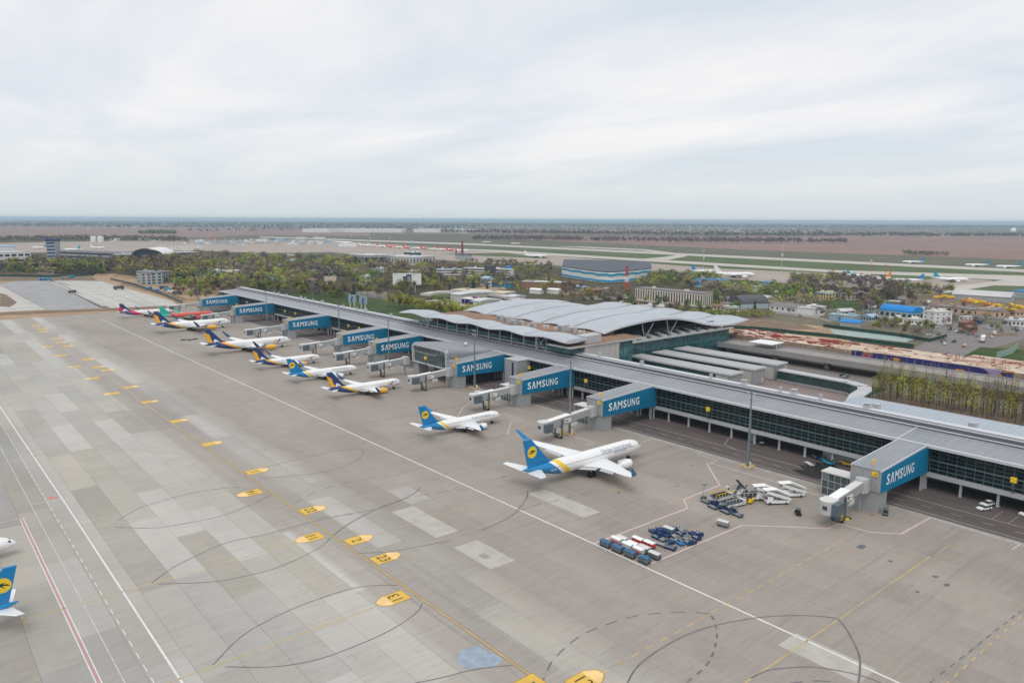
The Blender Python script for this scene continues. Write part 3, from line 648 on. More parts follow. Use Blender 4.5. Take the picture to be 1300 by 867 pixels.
# passenger boarding bridges (telescopic)
JB = [(92.2, 190.3, 93.0, 8.6), (199.2, 183.5, 200.2, 8.6), (247.5, 190.5, 252.5, 8.6), (296.5, 190.0, 301.2, 8.6), (374.5, 190.5, 380.0, 8.6), (414.5, 189.0, 420.5, 8.6), (494.4, 185.5, 501.0, 8.6), (595, 187.5, 599, 8.6), (675, 185.5, 681, 8.6), (336, 190.5, 341.5, 8.6)]
JL = ORD + ['below the far corner of the rounded steel hall']
def jet_bridge(i, Y, xe, ye, z0):
    x0 = 207.2; j = thing('boarding_bridge', f'grey telescopic boarding bridge, {JL[i]}', 'boarding bridge', (x0, Y, 0), 0, 'boarding bridges on the stands')
    d = Vector((xe - x0, ye - Y, 4.55 - 7.0)); Ln = d.length; u = d.normalized(); hv = Vector((-u.y, u.x, 0)).normalized(); up = u.cross(hv) * -1
    if up.z < 0: up = -up
    def seg(t0, t1, w, h0, h1, name, mt):
        b = MB(); P0 = Vector((0, 0, 7.0)) + d * t0; P1 = Vector((0, 0, 7.0)) + d * t1
        R = [[tuple(P + hv * sx * w / 2 + Vector((0, 0, hh))) for sx, hh in ((-1, h0), (1, h0), (1, h1), (-1, h1))] for P in (P0, P1)]
        b.loft(R, 0); return fix_normals(b.build(name, mt, j))
    b = MB(); b.cyl((0, 0, 5.9), (0, 0, 10.0), 1.75, n=14); b.box(-1.0, 1.8, -1.6, 1.6, 5.9, 9.7); b.build('rotunda', M['ltgrey'], j)
    b = MB(); b.cyl((-.3, 0, 0), (-.3, 0, 5.9), .45, n=10); b.build('rotunda_post', M['greym'], j)
    seg(.04, .55, 2.5, -.1, 2.45, 'inner_tunnel', M['tunnel'])
    seg(.50, .93, 3.0, -.35, 2.75, 'outer_tunnel', M['tunnel'])
    seg(.04, .55, 2.2, 2.46, 2.6, 'inner_tunnel_roof', M['offwhite']); seg(.50, .93, 2.7, 2.76, 2.9, 'outer_tunnel_roof', M['whitep'])
    E = Vector((0, 0, 7.0)) + d
    s = seg(.50, .90, 3.04, .2, .35, 'rail_trim', M['greym'])
    # advert panel with lettering-free emblem on the side
    b = MB(); b.box(0, 3.0, -.03, 0, 0, 1.5); a = b.build('advert_panel', M['whitep'], j); P = Vector((0, 0, 7.0)) + d * .62 - hv * (-1.56 if hv.y < 0 else 1.56)
    a.location = P + Vector((0, 0, .5)); a.rotation_euler = (0, -math.atan2(d.z, d.x) if False else 0, math.atan2(u.y, u.x) + PI)
    b = MB(); b.box(.5, 1.1, -.06, -.031, .3, 1.2); b.box(1.4, 2.4, -.06, -.031, .7, .95); e1 = b.build('emblem', M['navy'], a)
    b = MB(); b.box(1.1, 1.5, -.07, -.031, .25, .8); b.build('emblem', M['yel'], a)
    # cab
    b = MB(); n = 14
    for zz, nm, mt in (((-.7, 2.9), 'cab', 'ltgrey'), ((2.9, 3.15), 'cab_roof', 'offwhite')):
        b = MB(); prf = [(E.x + 1.8, E.y - 1.9), (E.x + 1.8, E.y + 1.9)] + [(E.x - .8 + 2.1*math.cos(a), E.y + 2.1*math.sin(a)) for a in np.linspace(PI/2, 3*PI/2, 10)]
        b.prism(prf, E.z + zz[0], E.z + zz[1]); b.build(nm, M[mt], j)
    b = MB(); b.box(E.x - 2.0, E.x + 1.6, E.y - 3.3, E.y - 1.85, E.z - .6, E.z + 2.6); b.build('docking_canopy', M['cartdark'], j)
    b = MB(); b.box(E.x - 2.95, E.x - 2.86, E.y - 1.0, E.y + .2, E.z + .8, E.z + 1.9); b.box(E.x - 1.4, E.x - .6, E.y - 2.25, E.y - 2.1, E.z + .9, E.z + 1.9) ; b.build('cab_window', M['winglass'], j)
    # drive column and wheels
    Wc = Vector((0, 0, 7)) + d * .70
    b = MB(); b.box(Wc.x - .25, Wc.x + .25, -2.2 + Wc.y, -1.75 + Wc.y, .9, Wc.z + 2.4); b.box(Wc.x - .25, Wc.x + .25, 1.75 + Wc.y, 2.2 + Wc.y, .9, Wc.z + 2.4); b.box(Wc.x - .3, Wc.x + .3, Wc.y - 2.0, Wc.y + 2.0, Wc.z - .9, Wc.z - .45); b.build('lift_column', M['cartdark'], j)
    b = MB(); b.box(Wc.x - .9, Wc.x + .9, Wc.y - 1.5, Wc.y + 1.5, .7, 1.5); b.build('drive_frame', M['cartdark'], j); b = MB(); b.box(Wc.x - .15, Wc.x + .15, Wc.y - 1.5, Wc.y - 1.1, 1.5, 4); b.box(Wc.x - .95, Wc.x + .95, Wc.y - 1.56, Wc.y - 1.5, .9, 1.3); b.build('warning_bar', M['yel'], j)
    for s in (-1, 1):
        b = MB(); b.cyl((Wc.x, Wc.y + s*1.0, .6), (Wc.x, Wc.y + s*1.6, .6), .6, n=14); b.build('wheel', M['black'], j)
    # service stairs by the cab
    b = MB(); P = E + Vector((4.2, 2.1, 0))
    for k in range(8): b.box(P.x + k*.45 , P.x + k*.45 + .4, P.y, P.y + .9, 4.0 - k*.5, 4.08 - k*.5)
    b.add([(P.x, P.y+.9, 4.9), (P.x+3.6, P.y+.9, 1.0), (P.x+3.6, P.y+.9, .1), (P.x, P.y+.9, 4.0)], [(0,1,2,3)]); b.build('stairs', M['greym'], j)
    b = MB(); Q = Vector((0, 0, 7)) + d * .42; b.box(Q.x - 1.4, Q.x + 1.6, Q.y - 1.2, Q.y + 1.0, Q.z - 1.9, Q.z - .5); b.build('air_unit', M['offwhite'], j)
    return j
for i, a in enumerate(JB): jet_bridge(i, *a)

# ------------------------------------------------------------------ rounded steel hall on the apron side
def rrect(y0, y1, z0, z1, r, x, n=6):
    P = []
    for cy_, cz_, a0 in ((y1 - r, z1 - r, 0), (y0 + r, z1 - r, 90), (y0 + .01, z0, 180), (y1 - .01, z0, 270)):
        if cz_ == z0: P.append((x, cy_, cz_)); continue
        for k in range(n + 1):
            a = math.radians(a0 + 90 * k / n); P.append((x, cy_ + r * math.cos(a), cz_ + r * math.sin(a)))
    return P
hall = thing('rounded_hall', 'rounded silver metal hall with a dark glass front projecting from the pier onto the apron', 'hall', (209, 318, 0)); HO = (209, 318, 0)
b = MB(HO); b.loft([rrect(302, 334, 7.5, 17.4, 2.2, 210.2), rrect(301.4, 334.6, 7.0, 18.0, 2.6, 211.2), rrect(301.4, 334.6, 7.0, 15.3, 2.0, 242)], cap=False); o = b.build('shell', M['steel'], hall, smooth=False); fix_normals(o)
b = MB(HO); ring = rrect(302.6, 333.4, 7.9, 17.0, 2.0, 210.1); ring2 = rrect(304.5, 331.5, 8.4, 15.6, 1.6, 210.6)
b.loft([rrect(302, 334, 7.5, 17.4, 2.2, 210.15), rrect(303.0, 333.0, 7.9, 16.6, 2.0, 210.05), rrect(303.4, 332.6, 8.2, 16.2, 1.7, 212.0)], cap=False); b.build('front_surround', M['ltgrey'], hall)
b = MB(HO); b.poly(rrect(302.9, 333.1, 7.8, 16.6, 2.0, 211.2)); o = b.build('front_glazing', M['shinyglass'], hall)
b = MB(HO)
for y in np.arange(307, 331, 3): b.box(211.0, 211.15, y, y + .12, 8.2, 16.2)
for z in (10.3, 12.0, 13.7): b.box(211.02, 211.14, 303.4, 332.6, z, z + .1)
b.build('glazing_bars', M['frame'], o, kind='stuff')
b = MB(HO); b.box(210.7, 210.85, 312, 331, 13.2, 13.5); b.build('glare_bar', M['ltgrey'], hall)
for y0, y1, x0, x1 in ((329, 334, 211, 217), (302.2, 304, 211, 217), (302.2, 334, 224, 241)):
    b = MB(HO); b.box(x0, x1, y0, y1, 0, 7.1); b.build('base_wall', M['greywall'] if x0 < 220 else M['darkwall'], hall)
b = MB(HO); b.box(212.5, 218.5, 301.3, 301.45, 13.6, 15.8); o = b.build('louvre', M['greym'], hall)
b = MB(HO)
for y in np.arange(303, 334, 1.55): b.add([(212, y, 18.02), (240, y, 15.45), (240, y+.07, 15.45), (212, y+.07, 18.02), (212, y, 18.07), (240, y, 15.5), (240, y+.07, 15.5), (212, y+.07, 18.07)], [(4,5,6,7),(0,1,5,4),(2,3,7,6)])
b.build('roof_seams', M['steel_lt'], hall, kind='stuff')
bm_ = bmesh.new(); bmesh.ops.create_uvsphere(bm_, u_segments=16, v_segments=10, radius=1.1); me = bpy.data.meshes.new('dome'); bm_.to_mesh(me); bm_.free(); me.materials.append(M['offwhite']); o = link('dome', me, hall); o.location = (20.5, -6, 17.6)
b = MB(HO); b.cyl((229.5, 312, 15.5), (229.5, 312, 17.2), .4, n=8); b.build('dome_mount', M['greym'], hall)
tw = thing('stair_tower', 'grey clad stair tower with a dark window strip between two gate bridges', 'stair tower', (238, 278, 0))
b = MB((238, 278, 0)); b.box(232.5, 241.2, 274, 283.5, 0, 13.6); b.build('wall', M['greywall'], tw)
b = MB((238, 278, 0)); b.box(232.2, 232.5, 276.6, 277.7, 4, 12.6); b.build('window', M['winglass'], tw)
b = MB((238, 278, 0)); b.box(232.3, 239.3, 273.8, 283.7, 13.6, 13.9); b.build('roof', M['ltgrey'], tw)

# guidance displays on the facade
for k, (y, w) in enumerate(((167.3,'between the nearest airliner bridge and the tall lamp mast'),(64.2,'at the right end of the facade by the white cars'),(272.5,'left of the second nearest gate bridge'),(233.4,'between the two gate bridges behind the nearest airliner'),(646.8,'near the far pier end'),(566.2,'on the far pier facade, farther of a close pair'),(546.5,'on the far pier facade, nearer of a close pair'),(460.2,'mid pier, farther of a close pair'),(445.1,'mid pier, nearer of a close pair'))):
    g = thing('guidance_display', f'yellow guidance box {w}', 'guidance display', (239.2, y, 0), 0, 'yellow docking guidance boxes')
    b = MB(); b.box(-.35, .35, -.75, .75, 9.2, 10.7); b.build('housing', M['yel'], g)
    b = MB(); b.box(-.37, -.35, -.5, .5, 9.5, 10.4); b.build('screen', M['yel'], g)
    b = MB(); b.box(-.1, .1, -.1, .1, 6.2, 9.2); b.box(-.3, .3, -.35, .35, 7.3, 8.9); b.box(-.1, 2.1, -.12, .12, 6.0, 6.2); b.build('bracket', M['darkwall'], g)
g = thing('guidance_display', 'yellow docking guidance box in front of the rounded hall', 'guidance display', (207.5, 317, 0), 0, 'yellow docking guidance boxes')
b = MB(); b.box(-.35, .35, -.75, .75, 11.2, 12.7); b.build('housing', M['yel'], g); b = MB(); b.box(-.12, .12, -.12, .12, 0, 11.2); b.build('post', M['darkwall'], g)

# ------------------------------------------------------------------ barrel-roofed hall behind the pier (right)
bh = thing('barrel_hall', 'long hall with pale translucent barrel roof behind the pier', 'hall', (280, 70, 0)); BO = (280, 70, 0)
def arcprof(x0, x1, zs, zt, n=16): return [(x0 + (x1-x0)*t, zs + (zt-zs)*math.sin(PI*t)) for t in np.linspace(0, 1, n+1)]
b = MB(BO); A = arcprof(264, 297, 11.8, 15.2); y0, y1 = 10, 131
b.add([(x, y0, z) for x, z in A] + [(x, y1, z) for x, z in A], [(i, i+1, len(A)+i+1, len(A)+i) for i in range(len(A)-1)]); b.add([(x, y1, z) for x, z in A], [tuple(range(len(A)))])
b.build('barrel_roof', mat('translucent_roofing', (.36, .41, .46), .4, var=.05, scale=.4), bh)
b = MB(BO); y = y0
A2 = arcprof(263.9, 297.1, 11.82, 15.32)
while y < y1:
    b.add([(x, y, z) for x, z in A2] + [(x, y + .18, z) for x, z in A2], [(i, i+1, len(A2)+i+1, len(A2)+i) for i in range(len(A2)-1)]); y += 2.0
b.build('roof_ribs', mat('rib_metal', (.50,.53,.56), .5), bh, kind='stuff')
b = MB(BO); b.box(297, 297.4, y0, y1, 0, 12); b.box(264, 297, y1 - .1, y1 + .2, 0, 11.8); b.build('wall', M['greywall'], bh)
b = MB(BO); b.box(296.7, 298.4, y0, y1, 11.6, 12.0); b.build('gutter', M['steel_lt'], bh)
for x, y in ((271, 86), (272, 118)):
    b = MB(BO); b.box(x - 1.1, x + 1.1, y - 1.1, y + 1.1, 13, 16.6); b.build('roof_vent', M['ltgrey'], bh)
# covered walkway
wk = thing('covered_walkway', 'white roofed covered walkway bending round the forecourt lawn', 'walkway', (350, 165, 0))
path = [(352, 203), (350.5, 166), (346, 156.5), (338, 152.5), (325, 150), (303, 142), (290, 134)]
for (x0_, y0_), (x1_, y1_) in zip(path[:-1], path[1:]):
    d = Vector((x1_-x0_, y1_-y0_)); n = Vector((-d.y, d.x)).normalized(); a = math.atan2(d.y, d.x)
    for nm, w, z0, z1, mt in (('roof', 3.0, 5.4, 6.0, 'ltgrey'), ('side_glazing', 2.6, 1.2, 5.4, 'greenglass'), ('base', 2.7, 0, 1.2, 'greywall')):
        b = MB((350, 165, 0)); q = [(x0_ - n.x*w, y0_ - n.y*w), (x1_ - n.x*w, y1_ - n.y*w), (x1_ + n.x*w, y1_ + n.y*w), (x0_ + n.x*w, y0_ + n.y*w)]
        if nm != 'roof': pass
        b.prism(q, z0, z1); b.build(nm, M[mt], wk)

# ------------------------------------------------------------------ terminal hub: glass hall, canopy, wave roof
hub = thing('terminal_hub', 'main terminal hall with undulating white metal wave roofs above teal glazing', 'terminal', (320, 330, 0)); UO = (320, 330, 0)
def UB(): return MB(UO)
b = UB(); b.box(268, 268.4, 262, 402, 13, 22.6); b.build('hall_front_wall', M['darkwall'], hub)
b = UB(); b.box(258.5, 259, 262, 402, 13, 18.7); o = b.build('front_glazing', M['tealglass'], hub)
b = UB(); b.box(259, 268, 262, 402, 18.0, 18.3); b.build('gallery_floor', M['greym'], hub)
b = UB()
for y in np.arange(262, 402, 2.5): b.box(258.35, 258.48, y, y + .1, 14, 18.8)
for z in (15.5, 17.1, 18.7): b.box(258.36, 258.47, 262, 402, z, z + .1)
b.build('glazing_bars', M['frame'], o, kind='stuff')
b = UB(); b.box(256.6, 258.3, 256, 402, 16.9, 17.4); b.build('sill_walkway', M['steel'], hub)
for k in range(11):
    y = 295.5 + 10.1 * k if k < 10 else 285.3
    b = UB(); b.cyl((255.5, y, 14.5), (255.5, y, 23.6), .28, n=8); b.build('canopy_column', M['steel_lt'], hub)
for y in (278, 387.4):
    b = UB()
    b.cyl((255.5, y, 15), (255.5, y + 8, 23.5), .2, n=6); b.cyl((255.5, y + 8, 15), (255.5, y, 23.5), .2, n=6); b.cyl((255.5, y, 14.5), (255.5, y, 23.5), .26, n=8); b.cyl((255.5, y + 8, 14.5), (255.5, y + 8, 23.5), .26, n=8)
    b.build('cross_brace', M['steel_lt'], hub)
def wave_roof(name, prof, y0, y1, bay, amp, th, mt, mtu, parent, skew=0.0, ny=8, tipf=None, step=0.0, flash=True):
    """prof: list (x, z_top); bays along y arch gently and step at seams"""
    nb = max(1, int(round((y1 - y0) / bay))); bw = (y1 - y0) / nb
    for k in range(nb):
        ys = [y0 + bw * (k + t) for t in np.linspace(0, 1, ny + 1)]
        V = []; n = len(prof)
        for s in range(2):
            for t, y in zip(np.linspace(0, 1, ny + 1), ys):
                for i, (x, z) in enumerate(prof):
                    bul = amp * (.5 - .5 * math.cos(2 * PI * t)) + (step * t)
                    xx = x + (tipf(i / (n - 1), t) if tipf else 0) + skew * (y - y0)
                    V.append((xx, y, z + bul - (th[i] if s else 0)))
        F = []; o1 = (ny + 1) * n
        for a in range(ny):
            for i in range(n - 1):
                q = (a*n+i, a*n+i+1, (a+1)*n+i+1, (a+1)*n+i)
                F.append(q); 
        G = [tuple(o1 + v for v in q)[::-1] for q in F]
        E_ = []
        for i in range(n - 1): E_ += [(i, o1+i, o1+i+1, i+1), (ny*n+i, ny*n+i+1, o1+ny*n+i+1, o1+ny*n+i)]
        for a in range(ny): E_ += [(a*n, (a+1)*n, o1+(a+1)*n, o1+a*n), (a*n+n-1, o1+a*n+n-1, o1+(a+1)*n+n-1, (a+1)*n+n-1)]
        m = MB(UO); m.add(V, F, 0); m.v = m.v; m.f += [tuple(q) for q in G]; m.m += [1]*len(G); m.f += E_; m.m += [2]*len(E_)
        ob = m.build(name, [mt, mtu, M['steel_lt']], parent)
        ob.data.polygons.foreach_set('use_smooth', [i < len(F) for i in range(len(ob.data.polygons))])
        # dark seam flashing along the joint
        if k and flash:
            m = MB(UO); yy = ys[0]
            m.add([(x, yy - .3, z + step + .03) for x, z in prof] + [(x, yy + .25, z + step + .06) for x, z in prof], [(i, i+1, n+i+1, n+i) for i in range(n-1)]); m.build('seam_flashing', M['darkwall'], parent)
def cr(pts, k=4):
    P = [np.array(p, float) for p in pts]; P = [2*P[0]-P[1]] + P + [2*P[-1]-P[-2]]; out = []
    for i in range(1, len(P)-2):
        for t in np.linspace(0, 1, k, endpoint=False):
            a, b, c, d = P[i-1:i+3]; out.append(tuple(.5*((2*b)+(-a+c)*t+(2*a-5*b+4*c-d)*t*t+(-a+3*b-3*c+d)*t**3)))
    out.append(tuple(P[-2])); return out
WR = streaked('wave_roof_metal', (.43, .465, .50), .4, .15, .06)
pr = cr([(249.5, 23.2), (252, 23.8), (256, 24.2), (261, 24.2), (265, 23.7)], 3)
wave_roof('front_canopy', pr, 258, 411, 30.6, 1.1, [.35 + 1.5 * math.sin(PI * min(1, i / (len(pr)-1) * 1.0)) for i in range(len(pr))], WR, M['under'], hub, flash=False)
pr = cr([(291, 22.2), (300, 23.9), (312, 25.3), (330, 26.5), (350, 26.0), (367, 23.2), (383, 19.6), (399, 17.6), (416, 17.8), (428, 18.9)], 4)
wave_roof('wave_roof', pr, 271, 398, 25.4, 1.0, [.3 + .7 * math.sin(PI * i / (len(pr)-1)) for i in range(len(pr))], WR, M['under'], hub, step=.45)
# roof terrace between canopy and wave roof with plant boxes
b = UB(); b.box(264, 300, 272.5, 398, 21.5, 22.3); b.build('terrace_roof', mat('rusty_roofing', (.25, .15, .10), .8, var=.25, scale=.2), hub)
for (px, py, w, l, h) in ((644,408,3.5,3.5,3.6),(652,412,2.4,2.6,3.4),(662,413,2.4,3,3.4),(677,415,2.6,3,3.2),(715,419,5.5,3.5,3.6),(728,421,2.4,3,3.2),(634,405,2,4,3)):
    x, y = at(px, py, 23); b = UB(); b.box(x - w/2, x + w/2, y - l/2, y + l/2, 22.3, 22.3 + h); u_ = b.build('air_handling_unit', M['ltgrey'], hub)
    b = UB(); b.box(x - w/2 - .02, x - w/2, y - l/2 + .3, y + l/2 - .3, 22.6, 22 + h - .4); b.build('grille', M['greym'], u_)
for k in range(6):
    x, y = 276 + random.random()*14, 268 + k * 9; b = UB(); b.cyl((x, y, 22.3), (x, y, 24.2), .5, n=8); b.box(x-1.2, x+1.2, y+2, y+3.5, 22.3, 23.6); b.build('roof_duct', M['offwhite'], hub)
b = UB(); b.box(262, 275, 246, 254, 23.8, 26.8) if False else b.box(265, 277, 260, 266.5, 20.7, 24.6); b.build('plant_room', M['ltgrey'], hub)
# concrete core and low brown roof
b = UB(); b.box(262, 287, 256.5, 262, 5, 20.15); b.build('concrete_core', M['cream'], hub)
for k in range(1, 6):
    b = UB(); b.box(261 + k*4.6, 261.06 + k*4.6, 256.44, 256.5, 12, 20.1); b.build('panel_joint', M['greym'], hub)
b = UB(); b.box(251.2, 307, 256.2, 272, 20.2, 20.7); b.build('brown_roof', mat('brown_roofing', (.24, .145, .09), .85, var=.2, scale=.2), hub)
b = UB(); b.box(250.9, 307.3, 255.9, 256.2, 20.1, 20.9); b.box(250.9, 251.2, 256.2, 272, 20.1, 20.9); b.build('roof_edge', M['ltgrey'], hub)
b = UB(); b.box(252.2, 261.4, 257.5, 272, 17.4, 20.15); b.build('side_glazing', M['tealglass'], hub)
b = UB(); b.box(287.1, 299, 258, 268, 0, 20.15); o = b.build('side_glazing', M['tealglass'], hub)
b = UB()
for z in (6, 9, 12, 15, 18): b.box(287.1, 299.1, 257.85, 257.98, z, z + .15)
for x in (289, 292, 295, 298): b.box(x, x + .12, 257.84, 257.97, 0, 20.1)
b.build('glazing_bars', M['frame'], o, kind='stuff')
# glazed end under the wave roof, with a lower glass hall and its edge beam
b = UB(); b.box(299, 408, 272.5, 273, 0, 14.6); o = b.build('end_glazing', M['tealglass'], hub)
b = UB()
for x in np.arange(300, 408, 3): b.box(x, x + .12, 272.3, 272.48, 0, 14.6)
for z in (3, 6, 9, 12): b.box(299, 408, 272.32, 272.46, z, z + .12)
b.build('glazing_bars', M['frame'], o, kind='stuff')
b = UB(); b.box(299, 410, 270.5, 273.5, 14.6, 15.4); b.build('edge_beam', M['ltgrey'], hub)
b = UB(); b.box(300, 402, 280, 281, 15.4, 19); b.build('upper_glazing', M['glass'], hub)
for x in np.arange(305, 402, 9):
    b = UB(); b.box(x, x + 5, 272, 279, 15.4, 15.9); b.add([(x, 272, 15.9), (x+5, 272, 15.9), (x+5, 279, 17.4), (x, 279, 17.4)], [(0,1,2,3)]); b.build('skylight', M['ltgrey'], hub)
for x in (330, 352, 375, 396, 412):
    b = UB(); b.cyl((x, 276, 15), (x - 5, 274, 24.5 if x < 370 else 17.5), .3, n=6); b.cyl((x, 276, 15), (x + 5, 274, 24 if x < 370 else 17.5), .3, n=6); b.build('v_strut', M['steel_lt'], hub)
for x in (395, 418):
    for y in np.arange(280, 396, 21):
        b = UB(); b.cyl((x, y, 0), (x, y, 17.2), .45, n=8); b.build('roof_column', M['steel_lt'], hub)
b = UB(); b.box(300, 392, 281, 396, 0, 18.5); b.box(268.5, 299, 272.6, 398, 0, 21.4); b.build('hall_body', M['darkwall'], hub)
b = UB(); b.box(392, 392.3, 281, 396, 9, 16.5); b.build('landside_glazing', M['tealglass'], hub)
# low extensions beyond the wave roof
for k, (px, py, w, l, h, z) in enumerate(((655,376,16,10,4,8),(600,372,44,16,5,8),(700,384,26,12,3,14),(618,381,24,10,4,10))):
    x, y = at(px, py, z); b = UB(); b.box(x - w/2, x + w/2, y - l/2, y + l/2, 0, z); b.build('annexe', M['offwhite'], hub)
    b = UB(); b.extr([(x - w/2 - 1, z + .01), (x - w/4, z + 1.4), (x, z + 1.7), (x + w/4, z + 1.2), (x + w/2 + 1, z + .5), (x + w/2 + 1, z + .01)][::-1], y - l/2 - 1, y + l/2 + 1); b.build('annexe_roof', M['steel_lt'], hub)

# three glass bars (covered piers of the forecourt)
for k, (x0, x1) in enumerate(((309.5, 320), (330, 340.5), (350, 361))):
    bar = thing('glass_wing', ('long low glazed wing with flat grey roof, nearest the pier of three', 'long low glazed wing with flat grey roof, middle one of three', 'long low glazed wing with flat grey roof, nearest the elevated road of three')[k], 'glass building', (x0, 235, 0), 0, 'parallel glazed wings beside the terminal hall')
    o_ = (x0, 235, 0)
    b = MB(o_); b.box(x0 + .3, x1 - .3, 206.5, 269.9, 0, 7.6); w = b.build('glazing', M['greenglass'], bar)
    b = MB(o_)
    for y in np.arange(208, 269, 2): b.box(x0 + .1, x0 + .28, y, y + .1, 0, 7.6)
    for z in (2.5, 5): b.box(x0 + .12, x0 + .27, 213, 269, z, z + .1)
    b.build('glazing_bars', M['frame'], w, kind='stuff')
    b = MB(o_); b.box(x0 - .1, x1 + .1, 205, 213 if k < 3 else 206.5, 0, 7.7); b.build('end_block', M['greywall'], bar)
    b = MB(o_); b.box(x0 - .12, x0 - .1, 206, 212.8, .3, 7.2); b.build('end_panel', M['cream'], bar)
    b = MB(o_); b.box(x0 - .5, x1 + .5, 204.6, 269.9, 7.7, 8.3); b.build('roof', mat('bar_roof', (.40, .40, .40), .6, var=.06), bar)
    b = MB(o_); b.box(x0 - .6, x0 - .5, 204.5, 269.9, 7.6, 8.42); b.box(x1 + .5, x1 + .6, 204.5, 269.9, 7.6, 8.42); b.box(x0 - .6, x1 + .6, 204.4, 204.6, 7.6, 8.42); b.build('roof_edge', M['steel_lt'], bar)
    b = MB(o_); b.box(x1 - 2.2, x1 + .12, 204.9, 205, 4.4, 6.8) if k == 2 else b.box(x1 - 3, x1 - 1, 204.9, 205, .2, 2.6); b.build('door', M['cream'], bar)

# ------------------------------------------------------------------ aircraft
def livery(name, body, rear, band, a, k, w, gap, belly=None, bz=0.0, nose=None, L=40.0, win=True, R=2.0, zc=3.6):
    """fuselage paint: rear colour behind the slanted line x + k*z < a, then a gap and a band; a window row as flat print"""
    q = NT(name, .3, .5); tcn = q.t.nodes.new('ShaderNodeTexCoord'); X, Y, Z = q.xyz(tcn.outputs['Object'])
    s = q.math('ADD', X, q.math('MULTIPLY', Z, k))
    col = (*body, 1)
    if belly: col = q.mix(q.mr(Z, bz - .05, bz + .05, 1, 0), col, (*belly, 1))
    if nose: col = q.mix(q.mr(X, nose[0] - .1, nose[0] + .1, 0, 1), col, (*nose[1], 1))
    if win:
        fx = q.math('FRACT', q.math('DIVIDE', X, .52)); wz = q.math('ABSOLUTE', q.math('SUBTRACT', Z, zc + .32 * R))
        wm = q.math('MULTIPLY', q.math('LESS_THAN', wz, .17), q.math('LESS_THAN', q.math('ABSOLUTE', q.math('SUBTRACT', fx, .5)), .26))
        wm = q.math('MULTIPLY', wm, q.math('MULTIPLY', q.math('LESS_THAN', X, -.11 * L), q.math('GREATER_THAN', X, -.82 * L)))
        col = q.mix(q.math('MULTIPLY', wm, .75), col, (.05, .06, .08, 1))
    if band: col = q.mix(q.math('MULTIPLY', q.mr(s, a + gap + w - .06, a + gap + w + .06, 1, 0), q.mr(s, a + gap - .06, a + gap + .06, 0, 1)), col, (*band, 1))
    if rear: col = q.mix(q.mr(s, a - .06, a + .06, 1, 0), col, (*rear, 1))
    q.b.inputs['Coat Weight'].default_value = .3
    return q.out(col)
UIAB = (.002, .20, .46); UIAY = (.80, .56, .03); AZN = (.012, .045, .17); AZY = (.85, .42, .02)
